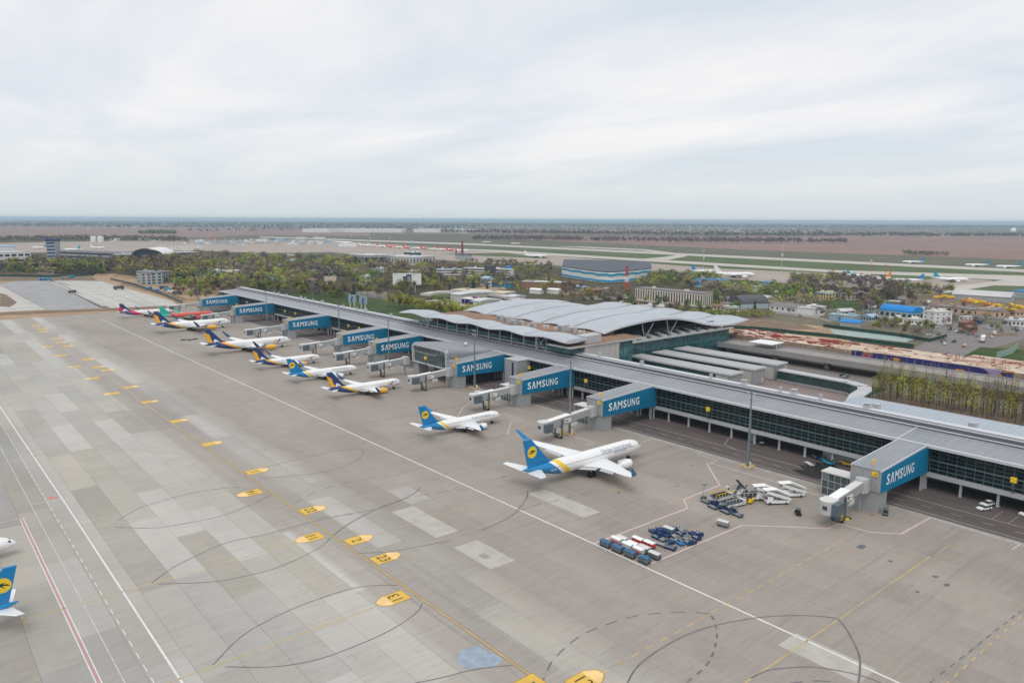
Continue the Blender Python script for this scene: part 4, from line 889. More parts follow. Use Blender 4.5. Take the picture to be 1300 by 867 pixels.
def airliner(label, L, span, R, hfin, x, y, rz, lv, z0=None, winglet=None, engine=None, gear=True, detail=2, belly_clear=1.7, group='airliners parked at the pier', cls='airliner', engx=None, tail=True):
    """origin: the nose tip projected on the ground; nose toward local +x"""
    P = thing('airliner', label, 'airliner', (x, y, 0), rz, group)
    zc = belly_clear + R
    fm, finm, acc = lv['fus'], lv['fin'], lv.get('acc', 'none')
    st = [(0,.02,-.28),(.004,.16,-.27),(.012,.32,-.24),(.028,.52,-.19),(.05,.72,-.12),(.08,.89,-.05),(.115,.98,-.01),(.14,1,0),(.40,1,0),(.66,1,0),(.72,.96,.04),(.79,.80,.18),(.86,.58,.36),(.93,.34,.54),(.98,.15,.66),(1.0,.05,.70)]
    n = 28 if detail > 1 else 14
    b = MB(); b.loft([[(-t*L, r*R*math.cos(2*PI*k/n)*.97, zc + zo*R + r*R*math.sin(2*PI*k/n)) for k in range(n)] for t, r, zo in st]); fu = b.build('fuselage', fm, P, smooth=True); fix_normals(fu)
    # wings
    def surf(name, secs, mt, up=.12, mirror=True, parent=P):
        for s in ((1, -1) if mirror else (1,)):
            b = MB(); R_ = []
            for (xl, yy, zz, ch) in secs:
                t = up * ch; pr_ = [(0, 0), (.12, .45), (.35, .62), (.7, .35), (1, .03), (1, -.03), (.6, -.25), (.3, -.4), (.1, -.3)]
                R_.append([(xl - u*ch, s*yy, zz + w*t) for u, w in pr_])
            b.loft(R_); o = b.build(name, mt, parent, smooth=False); fix_normals(o)
    hs = span / 2; xr = -.325 * L; rc = .27 * span; zr = zc - .55 * R
    dihed = .11
    secs = [(xr + .5, 0, zr, rc), (xr - .48*(R), R, zr + .02, rc*.96), (xr - .50*(.36*hs), .36*hs, zr + .36*hs*dihed, rc*.56), (xr - .50*hs, hs, zr + hs*dihed, rc*.20)]
    surf('wing', secs, lv['wing'])
    te = secs[3]
    if winglet:
        for s in (1, -1):
            b = MB(); x0 = te[0]; c = te[3]; z = te[2]; yy = te[1]; h = .085 * span
            R_ = []
            for xx, dy, dz, ch in ((x0, 0, 0, c), (x0 - .28*h, .28*h, .22*h, c*.9), (x0 - 1.15*h, .62*h, 1.0*h, c*.42)):
                R_.append([(xx, s*(yy+dy), z+dz+.03), (xx - ch*.5, s*(yy+dy)+s*.10, z+dz), (xx - ch, s*(yy+dy), z+dz), (xx - ch*.5, s*(yy+dy)-s*.08, z+dz+.05)])
            b.loft(R_); o = b.build('winglet', winglet, P); fix_normals(o)
    if detail > 1:      # flap-track fairings and control surface lines
        for s in (1, -1):
            for f_ in (.25, .45, .62):
                yy = f_ * hs; xx = (secs[2][0] if f_ < .4 else secs[2][0] + (secs[3][0]-secs[2][0])*(f_-.36)/.64); ch = rc * (.62 if f_ < .4 else .56 - .36*(f_-.36)/.64)
                zz = zr + yy*dihed - .25
                b = MB(); b.loft([[(xx - ch*u, s*yy + r*math.cos(a), zz - .1 + r*math.sin(a)) for a in np.linspace(0, 2*PI, 6, endpoint=False)] for u, r in ((.5, .05), (.7, .28), (.95, .25), (1.12, .04))]); b.build('flap_fairing', M['ltgrey'], P)
        for s in (1, -1):
            for f0, f1, nm in ((.10, .33, 'flap'), (.38, .66, 'flap'), (.70, .92, 'aileron')):
                P4 = []
                for f_ in (f0, f1):
                    yy = f_*hs
                    if f_ <= .36: g_ = (f_*hs - R)/max(.1, .36*hs - R); xl = secs[1][0] + (secs[2][0]-secs[1][0])*g_; ch = secs[1][3] + (secs[2][3]-secs[1][3])*g_
                    else: g_ = (f_-.36)/.64; xl = secs[2][0] + (secs[3][0]-secs[2][0])*g_; ch = secs[2][3] + (secs[3][3]-secs[2][3])*g_
                    dr_ = .35 if nm == 'flap' else .02
                    zz = zr + yy*dihed
                    P4.append([(xl - ch*1.0, s*yy, zz + .02 - dr_*.2), (xl - ch*(1.14 if nm == 'flap' else 1.02), s*yy, zz - dr_*1.6), (xl - ch*(1.14 if nm == 'flap' else 1.02), s*yy, zz - dr_*1.6 - .06), (xl - ch*.99, s*yy, zz - .10 - dr_*.3)])
                b = MB(); b.loft(P4); o = b.build(nm, M['ltgrey'] if nm == 'flap' else lv['wing'], P); fix_normals(o)
                if nm == 'flap':
                    b = MB(); b.loft([[(p[0] + .32, p[1], p[2] + .06) for p in (q_[0], q_[3])] + [(q_[3][0] + .02, q_[3][1], q_[3][2] + .02), (q_[0][0] + .02, q_[0][1], q_[0][2] + .075)] for q_ in P4]); b.build('flap_gap', M['darkwall'], P)
    # tail
    ft = zc + .95 * R; hf = hfin - ft
    tc = .140 * L if L > 45 else .150 * L; xf = -(.985*L - tc - .03*L)
    finp = [(xf + .10*L*.75, ft - .25*R), (xf, ft + .05*R), (xf - .93*hf, ft + hf), (xf - .93*hf - tc*.36, ft + hf), (-.965*L, ft - .1*R), (-.96*L, ft - .5*R)]
    finp = [(xf + .07*L, ft - .12*R), (xf + .005*L, ft + .12*hf), (xf - .78*hf, ft + hf), (xf - .78*hf - tc*.38, ft + hf), (xf - tc*1.02, ft + .02*hf), (xf - tc*.98, ft - .6*R), (xf, ft - .6*R)]
    b = MB(); th = .028 * tc + .12
    b.add([(p[0], -th if 0 < i < 6 else -.06, p[1]) for i, p in enumerate(finp)] + [(p[0], th if 0 < i < 6 else .06, p[1]) for i, p in enumerate(finp)],
          [tuple(range(7)), tuple(range(7, 14))[::-1]] + [(i, 7+i, 7+(i+1) % 7, (i+1) % 7) for i in range(7)])
    fo = b.build('tail_fin', finm, P); fix_normals(fo)
    zt = zc + .30 * R; xt = -.865 * L; ht = .19 * span
    surf('tailplane', [(xt, .25*R, zt, .105*L), (xt - .62*ht, ht, zt + .12*ht, .038*L)], lv.get('tailp', lv['wing']))
    # engines
    ec = engine or lv.get('eng', M['whitep']); er = .62 * R if L < 46 else .56 * R; ey = .30 * hs if L > 46 else .275 * hs; el = .115 * L
    for s in (1, -1):
        ex = xr + (.115 if L > 46 else .07) * L - .50*ey*.55; ez = zr + ey*dihed - er*1.25
        b = MB(); nn = 16
        b.loft([[(ex - u*el, s*ey + r*er*math.cos(2*PI*k/nn), ez + r*er*math.sin(2*PI*k/nn)) for k in range(nn)] for u, r in ((.06, .72), (0, .86), (.05, 1), (.35, 1.04), (.75, .86), (.78, .6), (1.05, .42), (1.06, .2))]); o = b.build('engine', ec, P, smooth=False); fix_normals(o)
        if detail > 1:
            b = MB(); b.cyl((ex - .055*el, s*ey, ez), (ex - .05*el, s*ey, ez), .72*er, n=16); b.build('fan', M['darkwall'], o)
            b = MB(); b.loft([[(ex - u*el, s*ey + r*er*math.cos(2*PI*k/nn), ez + r*er*math.sin(2*PI*k/nn)) for k in range(nn)] for u, r in ((-.01, .84), (-.02, .93), (.05, 1.02), (.07, 1.02))], cap=False); b.build('intake_lip', M['ltgrey'], o)
        b = MB(); b.box(ex - .95*el, ex - .3*el, s*ey - .12, s*ey + .12, ez + er*.7, zr + ey*dihed + .1); b.build('pylon', lv['wing'], P)
    # undercarriage
    if gear:
        wr = .28 * R + .1
        b = MB(); b.cyl((-.115*L, 0, wr), (-.115*L, 0, zc - .6*R), .11, n=8); g = b.build('nose_gear', M['ltgrey'], P)
        b = MB(); [b.cyl((-.115*L, s*.16, wr*.8), (-.115*L, s*.42, wr*.8), wr*.8, n=12) for s in (-1, 1)]; b.build('wheel', M['black'], g)
        for s in (1, -1):
            xm = -.53*L; ym = s * (.145*span*.62 + .3)
            b = MB(); b.cyl((xm, ym, wr), (xm + .1, ym*.9, zr + .1), .18, n=8); b.cyl((xm, ym, wr+.6), (xm-.6, ym*.4, zr), .08, n=6); g = b.build('main_gear', M['ltgrey'], P)
            for dx in ((-.75, .75) if L > 46 else (0,)):
                b = MB(); [b.cyl((xm+dx, ym + t*.2, wr*1.05), (xm+dx, ym + t*.62, wr*1.05), wr*1.05, n=12) for t in (-1, 1)]; b.build('wheel', M['black'], g)
    # cockpit glass, doors
    if detail > 1:
        b = MB()
        for s in (1, -1):
            pts = [(-.0235*L, .42, .16), (-.036*L, .60, .10), (-.044*L, .72, .26)]
            def on(t, ang):          # point on the nose skin at station t and angle from the top
                i = max(j for j in range(len(st)) if st[j][0] <= t); j = min(i+1, len(st)-1); f = (t - st[i][0]) / max(1e-6, st[j][0]-st[i][0])
                r = st[i][1] + (st[j][1]-st[i][1])*f; zo = st[i][2] + (st[j][2]-st[i][2])*f
                return (-t*L, s*math.sin(ang)*r*R*1.0, zc + zo*R + r*R*math.cos(ang)*1.015)
            b.poly([on(.030, .02), on(.030, .85), on(.043, .70), on(.043, .02)][::s]); b.poly([on(.030, .90), on(.038, 1.12), on(.052, .95), on(.044, .74)][::s])
        b.v = [(v[0]+.02, v[1]*1.03, v[2]+.02) for v in b.v]; b.build('cockpit_window', M['winglass'], P)
        b = MB()
        for t in (.105, .80):
            for s in (1, -1):
                x1 = -t*L; rr = R*.97*(1 if t < .7 else .80); 
                b.add([(x1, s*(rr*math.cos(a))*1.005, zc + (0 if t < .7 else .14*R) + rr*math.sin(a)) for a in (-.1, .38)] + [(x1 - .08, s*(rr*math.cos(a))*1.005, zc + (0 if t < .7 else .14*R) + rr*math.sin(a)) for a in (-.1, .38)], [(0,1,3,2)])
                b.add([(x1-.95, s*(rr*math.cos(a))*1.005, zc + (0 if t < .7 else .14*R) + rr*math.sin(a)) for a in (-.1, .38)] + [(x1 - 1.03, s*(rr*math.cos(a))*1.005, zc + (0 if t < .7 else .14*R) + rr*math.sin(a)) for a in (-.1, .38)], [(0,1,3,2)])
        b.build('door_outline', M['ltgrey'], P)
    P_ = dict(root=P, fin=fo, xf=xf, ft=ft, hf=hf, tc=tc, th=th, zc=zc, R=R, L=L, fus=fu)
    return P_
def disc(name, cx_, cz_, r, yoff, mt, parent, n=24, sx=1.0):
    for s in (1, -1):
        b = MB(); b.poly([(cx_ + sx*r*math.cos(a), s*yoff, cz_ + r*math.sin(a)) for a in np.linspace(0, 2*PI, n, endpoint=False)][::-s]); b.build(name, mt, parent)
def flat(name, pts, yoff, mt, parent):
    for s in (1, -1):
        b = MB(); b.poly([(p[0], s*yoff, p[1]) for p in pts][::-s]); b.build(name, mt, parent)
def uia_logo(a):
    cx_ = a['xf'] - .42*a['hf'] - a['tc']*.36; cz_ = a['ft'] + .52*a['hf']; r = .215*a['hf']; f = a['fin']; y = a['th'] + .02
    disc('tail_emblem', cx_, cz_, r, y, M['emblem_yellow'], f)
    u = r / 1.0
    bird = [(-.85,-.05),(-.35,.02),(-.55,-.55),(-.05,-.18),(.28,-.02),(.55,.02),(.8,.12),(.5,.2),(.3,.35),(-.25,.42),(-.2,.34),(.05,.22),(-.25,.12)]
    flat('tail_bird', [(cx_ + px*u, cz_ + pz*u) for px, pz in [(.85,.10),(.45,.28),(.1,.30),(-.35,.38),(-.15,.22),(-.1,.12),(-.5,.1),(-.85,-.22),(-.35,-.1),(.05,-.02),(-.3,-.5),(.1,-.2),(.4,.05)]], y + .02, M['emblem_dark'], f)
M['emblem_yellow'] = mat('emblem_yellow', UIAY, .4); M['emblem_dark'] = mat('emblem_dark', (.01, .03, .04), .5)
M['uiablue'] = mat('airline_blue', UIAB, .35, spec=.5); M['aznavy'] = mat('airline_navy', AZN, .35, spec=.5); M['azyel'] = mat('airline_amber', AZY, .4)
M['teal'] = mat('airline_teal', (.03, .46, .36), .4); M['crimson'] = mat('airline_crimson', (.62, .02, .12), .4)
M['airred'] = mat('airline_red', (.72, .07, .05), .4); M['wingm'] = mat('wing_white', (.74, .75, .76), .35, var=.03, spec=.5)
def hull_text(a, txt, x1, x2, h, ang, mt, side=-1, name='title'):
    """lettering printed on the rounded hull, side -1 = starboard"""
    me = text_mesh(txt, 1, -.004, 'LEFT'); bm = bmesh.new(); bm.from_mesh(me); bmesh.ops.triangulate(bm, faces=bm.faces); bmesh.ops.subdivide_edges(bm, edges=[e_ for e_ in bm.edges if e_.calc_length() > .3], cuts=2); bm.to_mesh(me); bm.free()
    co = np.array([v.co[:] for v in me.vertices]); mn, mx_ = co.min(0), co.max(0)
    for v in me.vertices:
        u = (v.co.x - mn[0]) / (mx_[0] - mn[0]); w = (v.co.y - mn[1]) / (mx_[1] - mn[1])
        an = ang + (w * h) / a['R']; xx = x1 + (x2 - x1) * u; rr = a['R'] + .03
        v.co = (xx, side * rr * .975 * math.cos(an), a['zc'] + rr * math.sin(an))
    me.materials.clear(); me.materials.append(mt); link(name, me, a['root'])
def uia(label, x, y, rz, big, **k):
    Lx, sp, R, hf, bc = (54.9, 47.6, 2.6, 15.8, 2.0) if big else (39.5, 34.3, 1.98, 12.5, 1.35)
    zc = bc + R; kk = 1.1; a = -(.755*Lx) + kk*(zc)
    fm = livery('uia_hull_long' if big else 'uia_hull', (.80,.80,.79), UIAB, UIAY, a, kk, 2.3 if big else 1.3, 1.5 if big else .9, L=Lx, R=R, zc=zc)
    return airliner(label, Lx, sp, R, hf, x, y, rz, dict(fus=fm, fin=M['uiablue'], wing=M['wingm'], eng=M['whitep']), winglet=M['uiablue'], belly_clear=bc, **k)
A = uia('largest white airliner, with blue winglets and blue tail, nearest of the row', 197.9, 165.8, 0, True)
uia_logo(A)
hull_text(A, 'Ukraine International', -22.0, -7.5, 1.9, .34, mat('title_blue', (.16, .20, .30), .4)); hull_text(A, 'Airlines', -16.5, -10.2, .8, .06, bpy.data.materials['title_blue'])
hull_text(A, 'UR-GED', -45.2, -42.6, .55, .05, M['whitep'], name='registration')
A = uia('smaller white airliner with blue tail and yellow emblem, next behind the largest one', 188.2, 232.0, 0, False); uia_logo(A)
hull_text(A, 'Ukraine International', -16, -7, .9, .42, bpy.data.materials['title_blue'])
A = uia('white airliner with sky-blue tail and yellow emblem parked between two navy-tailed ones', 189.6, 355.5, 0, False); uia_logo(A)
hull_text(A, 'Ukraine International', -16, -7, .9, .42, bpy.data.materials['title_blue'])
def azur(label, x, y, big):
    Lx, sp, R, hf, bc = (54.9, 47.6, 2.6, 15.8, 2.0) if big else (39.5, 34.3, 1.98, 12.5, 1.35)
    zc = bc + R; kk = 2.1; a = -(.74*Lx) + kk*zc
    fm = livery('az_hull_long' if big else 'az_hull', (.80,.80,.79), AZN, AZY, a, kk, 3.0 if big else 2.2, 0.0, L=Lx, R=R, zc=zc)
    r = airliner(label, Lx, sp, R, hf, x, y, 0, dict(fus=fm, fin=M['aznavy'], wing=M['wingm'], eng=M['azyel']), belly_clear=bc, winglet=M['aznavy'])
    f = r['fin']; X, Z, h, c, t = r['xf'], r['ft'], r['hf'], r['tc'], r['th'] + .02
    flat('fin_swoosh', [(X - .71*h - c*.46, Z + .80*h), (X - .30*h - c*.80, Z + .30*h), (X - .02*h - c*.96, Z + .03*h), (X - .02*h - c*.62, Z + .03*h), (X - .25*h - c*.50, Z + .25*h), (X - .52*h - c*.30, Z + .60*h)], t, M['azyel'], f)
    flat('fin_wing_mark', [(X - c*.10, Z + .02*h), (X - .16*h - c*.22, Z + .24*h), (X - .22*h - c*.30, Z + .26*h), (X - .18*h - c*.42, Z + .12*h), (X - c*.58, Z + .0*h), (X - c*.38, Z + .06*h)], t + .02, M['whitep'], f)
    hull_text(r, 'azur air', -.17*Lx, -.09*Lx, .36*R, .38, M['aznavy'])
    # wing-shaped emblem by the forward door
    for pts, mt in (([(-.245, .0), (-.215, .75), (-.185, .9), (-.19, .2), (-.21, -.05)], 'azyel'), ([(-.205, -.15), (-.175, .25), (-.16, .65), (-.15, .2), (-.18, -.25)], 'aznavy')):
        for s in (1, -1):
            b = MB(); b.poly([(u*Lx, s*(R+.04)*.97*math.cos(w*.75), zc + (R+.04)*math.sin(w*.75)) for u, w in pts][::s]); b.build('hull_emblem', M[mt], r['root'])
    return r
azur('navy and amber tailed white airliner nearest to the rounded steel hall', 189.8, 311.5, False)
azur('mid-size navy and amber tailed airliner just beyond the sky-blue tailed one', 188.6, 398.0, False)
azur('long white airliner with amber engines and navy tail, fourth from the far end', 198.4, 461.5, True)
azur('long navy and amber tailed airliner in front of the red one', 198.7, 573.0, True)
LW = 44.5
zc_ = 1.5 + 1.98
fm = livery('teal_red_hull', (.72, .09, .06), (.03, .46, .36), None, -(.80*LW) + .8*zc_, .8, 0, 0, belly=(.03, .46, .36), bz=zc_ - 1.2, nose=(-3.0, (.06, .48, .38)), L=LW, R=1.98, zc=zc_)
airliner('red airliner with teal tail at the second gate from the far pier end', LW, 34.5, 1.98, 12.0, 209.0, 640.0, 0, dict(fus=fm, fin=M['teal'], wing=M['teal'], eng=M['airred']), belly_clear=1.5, winglet=M['teal'])
fm = livery('crimson_hull', (.80,.80,.79), AZN, (.62, .02, .12), -(.76*LW) + 2.2*zc_, 2.2, 5.5, 0, belly=(.62, .03, .15), bz=zc_ - .9, L=LW, R=1.98, zc=zc_)
a = airliner('white airliner with crimson belly and navy tail at the far end of the row', LW, 34.5, 1.98, 12.0, 188.5, 679.0, 0, dict(fus=fm, fin=M['aznavy'], wing=M['ltgrey'], eng=M['crimson']), belly_clear=1.5, winglet=M['aznavy'])
flat('fin_swoosh', [(a['xf'] - .5*a['hf'] - .6*a['tc'], a['ft'] + .75*a['hf']), (a['xf'] - .3*a['hf'] - .9*a['tc'], a['ft'] + .05*a['hf']), (a['xf'] - .1*a['hf'] - .3*a['tc'], a['ft'] + .05*a['hf'])], a['th'] + .03, M['crimson'], a['fin'])
flat('fin_wing_mark', [(a['xf'] - .1*a['hf'], a['ft'] + .08*a['hf']), (a['xf'] - .30*a['hf'] - .3*a['tc'], a['ft'] + .38*a['hf']), (a['xf'] - .3*a['hf'] - .6*a['tc'], a['ft'])], a['th'] + .05, M['whitep'], a['fin'])
# two partly visible on the left
A = uia('airliner at the left picture edge showing only its blue tail with yellow emblem', 14.2 - 39.0 - .5, 173.5, PI, False, group='airliners at the left stands'); uia_logo(A)
fm = livery('white_hull', (.80,.80,.79), None, None, 0, 1, 0, 0, L=39.5, R=1.98, zc=3.33)
WH = dict(fus=fm, fin=M['uiablue'], wing=M['wingm'], eng=M['whitep'])
airliner('white airliner nose with dark cockpit windows poking in at the left edge', 39.5, 34.3, 1.98, 12.5, 18.2, 212.0, 0, WH, belly_clear=1.35, group='airliners at the left stands')
# distant airliners on the far aprons: white, different tails
FAR = [((1159,334.5), 1, 39, 'uiablue', 'white airliner taxiing on the runway, leftmost of the three there'), ((1240,338.5), 1, 39, 'uiablue', 'white airliner on the runway, middle of the three there'), ((1280,340.5), 1, 39, 'uiablue', 'white airliner on the runway by the right picture edge'),
       ((1152,358.5), 1, 39, 'uiablue', 'white airliner with outstretched wings left of the turquoise-tailed one'), ((1170,367), -1, 36, 'cyan', 'turquoise and white airliner behind the settlement trees'),
       ((1114,357), 1, 42, 'orange', 'white airliner with orange-red tail behind the settlement trees'), ((1090,352), -1, 36, 'cyan', 'pale blue airliner partly hidden behind trees by the taxiway'), ((894,347), -1, 42, 'uiablue', 'white airliner with dark blue tail beside the blue-roofed building'),
       ((655,310.5), 1, 38, 'airred', 'white airliner with red tail standing beyond the runway'), ((618,308.5), 1, 38, 'airred', 'red-tailed airliner beyond the runway, left of another red-tailed one'),
       ((932,352), -1, 62, 'whitep', 'very long white airliner on the far apron right of the blue-roofed building'), ((680,327), -1, 50, 'whitep', 'long white airliner behind the trees left of the striped hangar'), ((436,309.5), -1, 60, 'ltgrey', 'long white airliner on the far apron left of the red-tailed row'),
       ((50,316), 1, 40, 'cyan', 'light blue tailed airliner behind the left terminal wing'), ((92,318.5), 1, 44, 'cyan', 'white airliner with pale blue tail right of the control tower'), ((124,316), -1, 40, 'whitep', 'white airliner with white tail beyond the old terminal')]
FAR += [((464 + k * 11.0, 312.8 + k * .62), -1, 38, ('whitep', 'whitep', 'airred', 'airred', 'orange', 'airred', 'teal', 'airred', 'teal', 'airred', 'airred', 'orange')[k], None) for k in range(12)]
for (px, py), dr, Lf, tm, lab in FAR:
    x, y = at(px, py, 0); s = Lf / 39.5
    rz = math.atan2(-RM[1, 0], -RM[0, 0]) if dr > 0 else math.atan2(RM[1, 0], RM[0, 0])
    if lab and 'runway' in lab: rz = math.radians(115)
    elif lab and 'outstretched' in lab: rz = math.radians(118)
    else: rz += math.radians(random.uniform(-12, 12))
    red = tm in ('airred',) and lab is None
    bodym = M['airred'] if red and random.random() < .5 else M['whitep']
    off = .5 * Lf
    airliner(lab or 'white and red airliner in the distant close row of red-tailed aircraft', Lf, 34.3*s, 1.98*s, 12.5*s, x + off*math.cos(rz), y + off*math.sin(rz), rz, dict(fus=bodym, fin=M[tm], wing=M['wingm'], eng=M['whitep']), belly_clear=1.35, detail=1, group='distant row of red-tailed airliners' if lab is None else 'airliners on the far side of the field')
# the turquoise-tailed cargo aircraft with high wing
x, y = at(1186, 357); cg = airliner('white cargo aircraft with high wing and large turquoise tail on the far apron', 46, 46, 2.5, 14.5, x + 28, y - 34, math.radians(-52), dict(fus=M['whitep'], fin=M['cyan'], wing=M['wingm'], eng=M['whitep']), belly_clear=.9, detail=1, group='airliners on the far side of the field')

# ------------------------------------------------------------------ light masts
def light_mast(x, y, h, lab, far=False):
    t = thing('light_mast', lab, 'light mast', (x, y, 0), 0, 'apron light masts')
    b = MB(); n = 10; b.cyl((0, 0, 0), (0, 0, h * .5), .55 * (1 if not far else 1), .36, n); b.cyl((0, 0, h * .5), (0, 0, h), .36, .18, n); b.build('pole', M['mast'], t)
    b = MB(); b.box(-.5, .5, -.1, .1, h - .2, h); b.box(-.1, .1, -1.5, 1.5, h - .9, h - .75); b.box(-.1, .1, -1.3, 1.3, h - 3.0, h - 2.88); b.build('crossarm', M['mast'], t)
    for yy in (-1.3, 1.0):
        for zz in (h - .65, h - 2.85):
            b = MB(); b.box(-.55, -.2, yy - .35, yy + .35, zz, zz + .45); b.build('floodlight', M['ltgrey'], t)
    b = MB(); b.box(-.9, .9, -.9, .9, 0, .4); b.build('footing', M['cream'], t)
    if not far:
        b = MB()
        for a in (-1.6, 1.6):
            b.box(a - .08, a + .08, -1.6, 1.6, .95, 1.1); b.box(-1.6, 1.6, a - .08, a + .08, .95, 1.1)
            for c in (-1.6, 1.6): b.box(a - .08, a + .08, c - .08, c + .08, 0, 1.1)
        b.build('guard_rail', M['yel'], t)
        b = MB(); b.box(.7, 1.5, -.3, .6, 0, 1.9); b.build('switch_cabinet', M['whitep'], t)
    return t
light_mast(215.8, 134.2, 26.3, 'nearest tall lamp mast in a yellow guard rail, beside the dark service road')
light_mast(196.7, 200.1, 29.5, 'tall lamp mast behind the nearest telescopic bridge'); 
light_mast(216, 286.5, 29.5, 'lamp mast in front of the blue panel beside the rounded hall')
light_mast(212, 361, 27, 'lamp mast left of the rounded steel hall'); light_mast(224, 444, 27, 'lamp mast mid pier between two blue panels', True); light_mast(222, 560, 27, 'lamp mast at the far half of the pier', True)
x, y = at(252, 385); light_mast(x, y, 27, 'lamp mast beyond the far pier end on the earth strip', True)
MASTS2 = [(807,315,303),(893,330,317),(1105,345,330),(1124,347,334),(992,344,322),(446,312,300),(470,313,301),(495,315,302),(524,316,305),(807,327,316),(893,340,326),(993,332,312)]
for k, (px, py, pt) in enumerate(MASTS2):
    x, y = at(px, py); h = (py - pt) * mpp(px, py)
    t = thing('light_mast', 'thin distant lamp mast with pale head standing along the airfield', 'light mast', (x, y, -.4), 0, 'distant airfield masts')
    b = MB(); b.cyl((0,0,0),(0,0,h*.9),.5,.3,6); b.build('pole', M['redp'] if k in (2,3,5,7) else M['ltgrey'], t); b = MB(); b.box(-1.2,1.2,-1.2,1.2,h*.88,h); b.build('lamp_head', M['offwhite'], t)

# ------------------------------------------------------------------ ground equipment
def wheels(t, xs, ys, r=.28, w=.2):
    for x in xs:
        for y in ys:
            b = MB(); b.cyl((x, y - w/2, r), (x, y + w/2, r), r, n=10); b.build('wheel', M['black'], t)
def covered_cart(top, side, label, stripe=False, group='covered baggage carts in the parking corner'):
    t = thing('baggage_cart', label, 'baggage cart', (0,0,0), 0, group)
    b = MB(); b.box(-1.7, 1.7, -.85, .85, .45, .6); b.box(1.7, 2.6, -.05, .05, .4, .48); b.build('chassis', M['black'], t); wheels(t, (-1.2, 1.2), (-.75, .75))
    b = MB(); b.extr([(-1.65, .6), (1.65, .6), (1.65, 1.75), (-1.65, 1.75)], -.85, .85); b.build('curtain', M[side], t)
    b = MB(); b.loft([[(x, y, z) for x, z in ((-1.72, 1.75), (1.72, 1.75))] + [(1.72, -y, 1.75) if False else (1.72, y*.0 + y, 1.75)] for y, z in ((0,0),)] , cap=False) if False else None
    b = MB(); prf = [(-.92, 1.7), (-.92, 1.85), (0, 2.1), (.92, 1.85), (.92, 1.7)]; b.loft([[(x, yy, zz) for yy, zz in prf] for x in (-1.75, 1.75)]); o = b.build('roof', M[top], t); fix_normals(o)
    if stripe:
        b = MB(); b.box(-1.66, 1.66, -.87, -.855, .7, 1.2); b.box(-1.66, 1.66, .855, .87, .7, 1.2); b.build('side_stripe', M['redp'], t)
    b = MB()
    for x in (-1.6, 1.6):
        for y in (-.86, .86): b.box(x - .05, x + .05, y - .04, y + .04, .5, 1.8)
    b.build('post', M['greym'], t)
    return t
def flat_dolly(col, label, L=3.2, fold=False, group='low blue dollies on the apron'):
    t = thing('dolly', label, 'dolly', (0,0,0), 0, group)
    b = MB(); b.box(-L/2, L/2, -.8, .8, .42, .56); b.box(-L/2, L/2, -.82, -.72, .56, .72); b.box(-L/2, L/2, .72, .82, .56, .72); b.build('bed', M[col], t); wheels(t, (-L*.36, L*.36), (-.68, .68), .24)
    b = MB(); b.box(L/2, L/2 + 1.1, -.06, .06, .42, .5) if not fold else b.box(L/2, L/2 + .1, -.06, .06, .42, 1.15); b.build('drawbar', M['black'], t)
    b = MB(); b.box(-L/2, -L/2 + .08, -.8, .8, .56, 1.35 if fold else 1.0); b.build('end_rail', M[col], t)
    if fold:
        b = MB(); [b.cyl((x, -.7, .6), (x, .7, .6), .07, n=6) for x in np.arange(-L/2 + .4, L/2 - .1, .45)]; b.build('roller', M['ltgrey'], t)
    return t
def stair_truck(label):
    t = thing('stair_truck', label, 'stair truck', (0,0,0), 0, 'white passenger stair trucks')
    b = MB(); b.box(-3.9, 2.9, -1.1, 1.1, .5, 1.15); b.extr([(-3.9, 1.15), (-2.1, 1.15), (-2.1, 2.3), (-3.2, 2.4), (-3.9, 1.7)], -1.1, 1.1); b.build('body', M['whitep'], t); wheels(t, (-2.9, 1.9), (-.95, .95), .45, .3)
    b = MB(); b.box(-3.98, -3.55, -.95, .95, 1.6, 2.15); b.build('windscreen', M['winglass'], t)
    b = MB()
    for k in range(12): b.box(-3.2 + k*.55, -3.2 + k*.55 + .5, -.7, .7, 3.6 - k*.22, 3.66 - k*.22)
    b.build('stair_flight', M['greym'], t)
    for s in (-1, 1):
        b = MB(); b.extr([(-4.0, 3.4), (3.4, 1.1), (3.4, 2.0), (-4.0, 4.4)], s*.95 - .05, s*.95 + .05); b.build('side_panel', M['whitep'], t)
    b = MB(); b.extr([(-4.7, 4.3), (-1.0, 4.5), (3.6, 2.6), (3.6, 2.75), (-1.0, 4.7), (-4.7, 4.5)], -1.15, 1.15); b.build('canopy', M['whitep'], t)
    b = MB(); b.box(-4.6, -3.2, -1.0, 1.0, 3.3, 3.45); b.build('platform', M['ltgrey'], t)
    b = MB(); b.box(.2, .35, -.9, .9, 1.1, 2.7); b.build('lift_strut', M['greym'], t); b = MB(); b.box(-2.2, -2.0, -.9, .9, 1.1, 3.4); b.build('lift_strut', M['greym'], t)
    return t
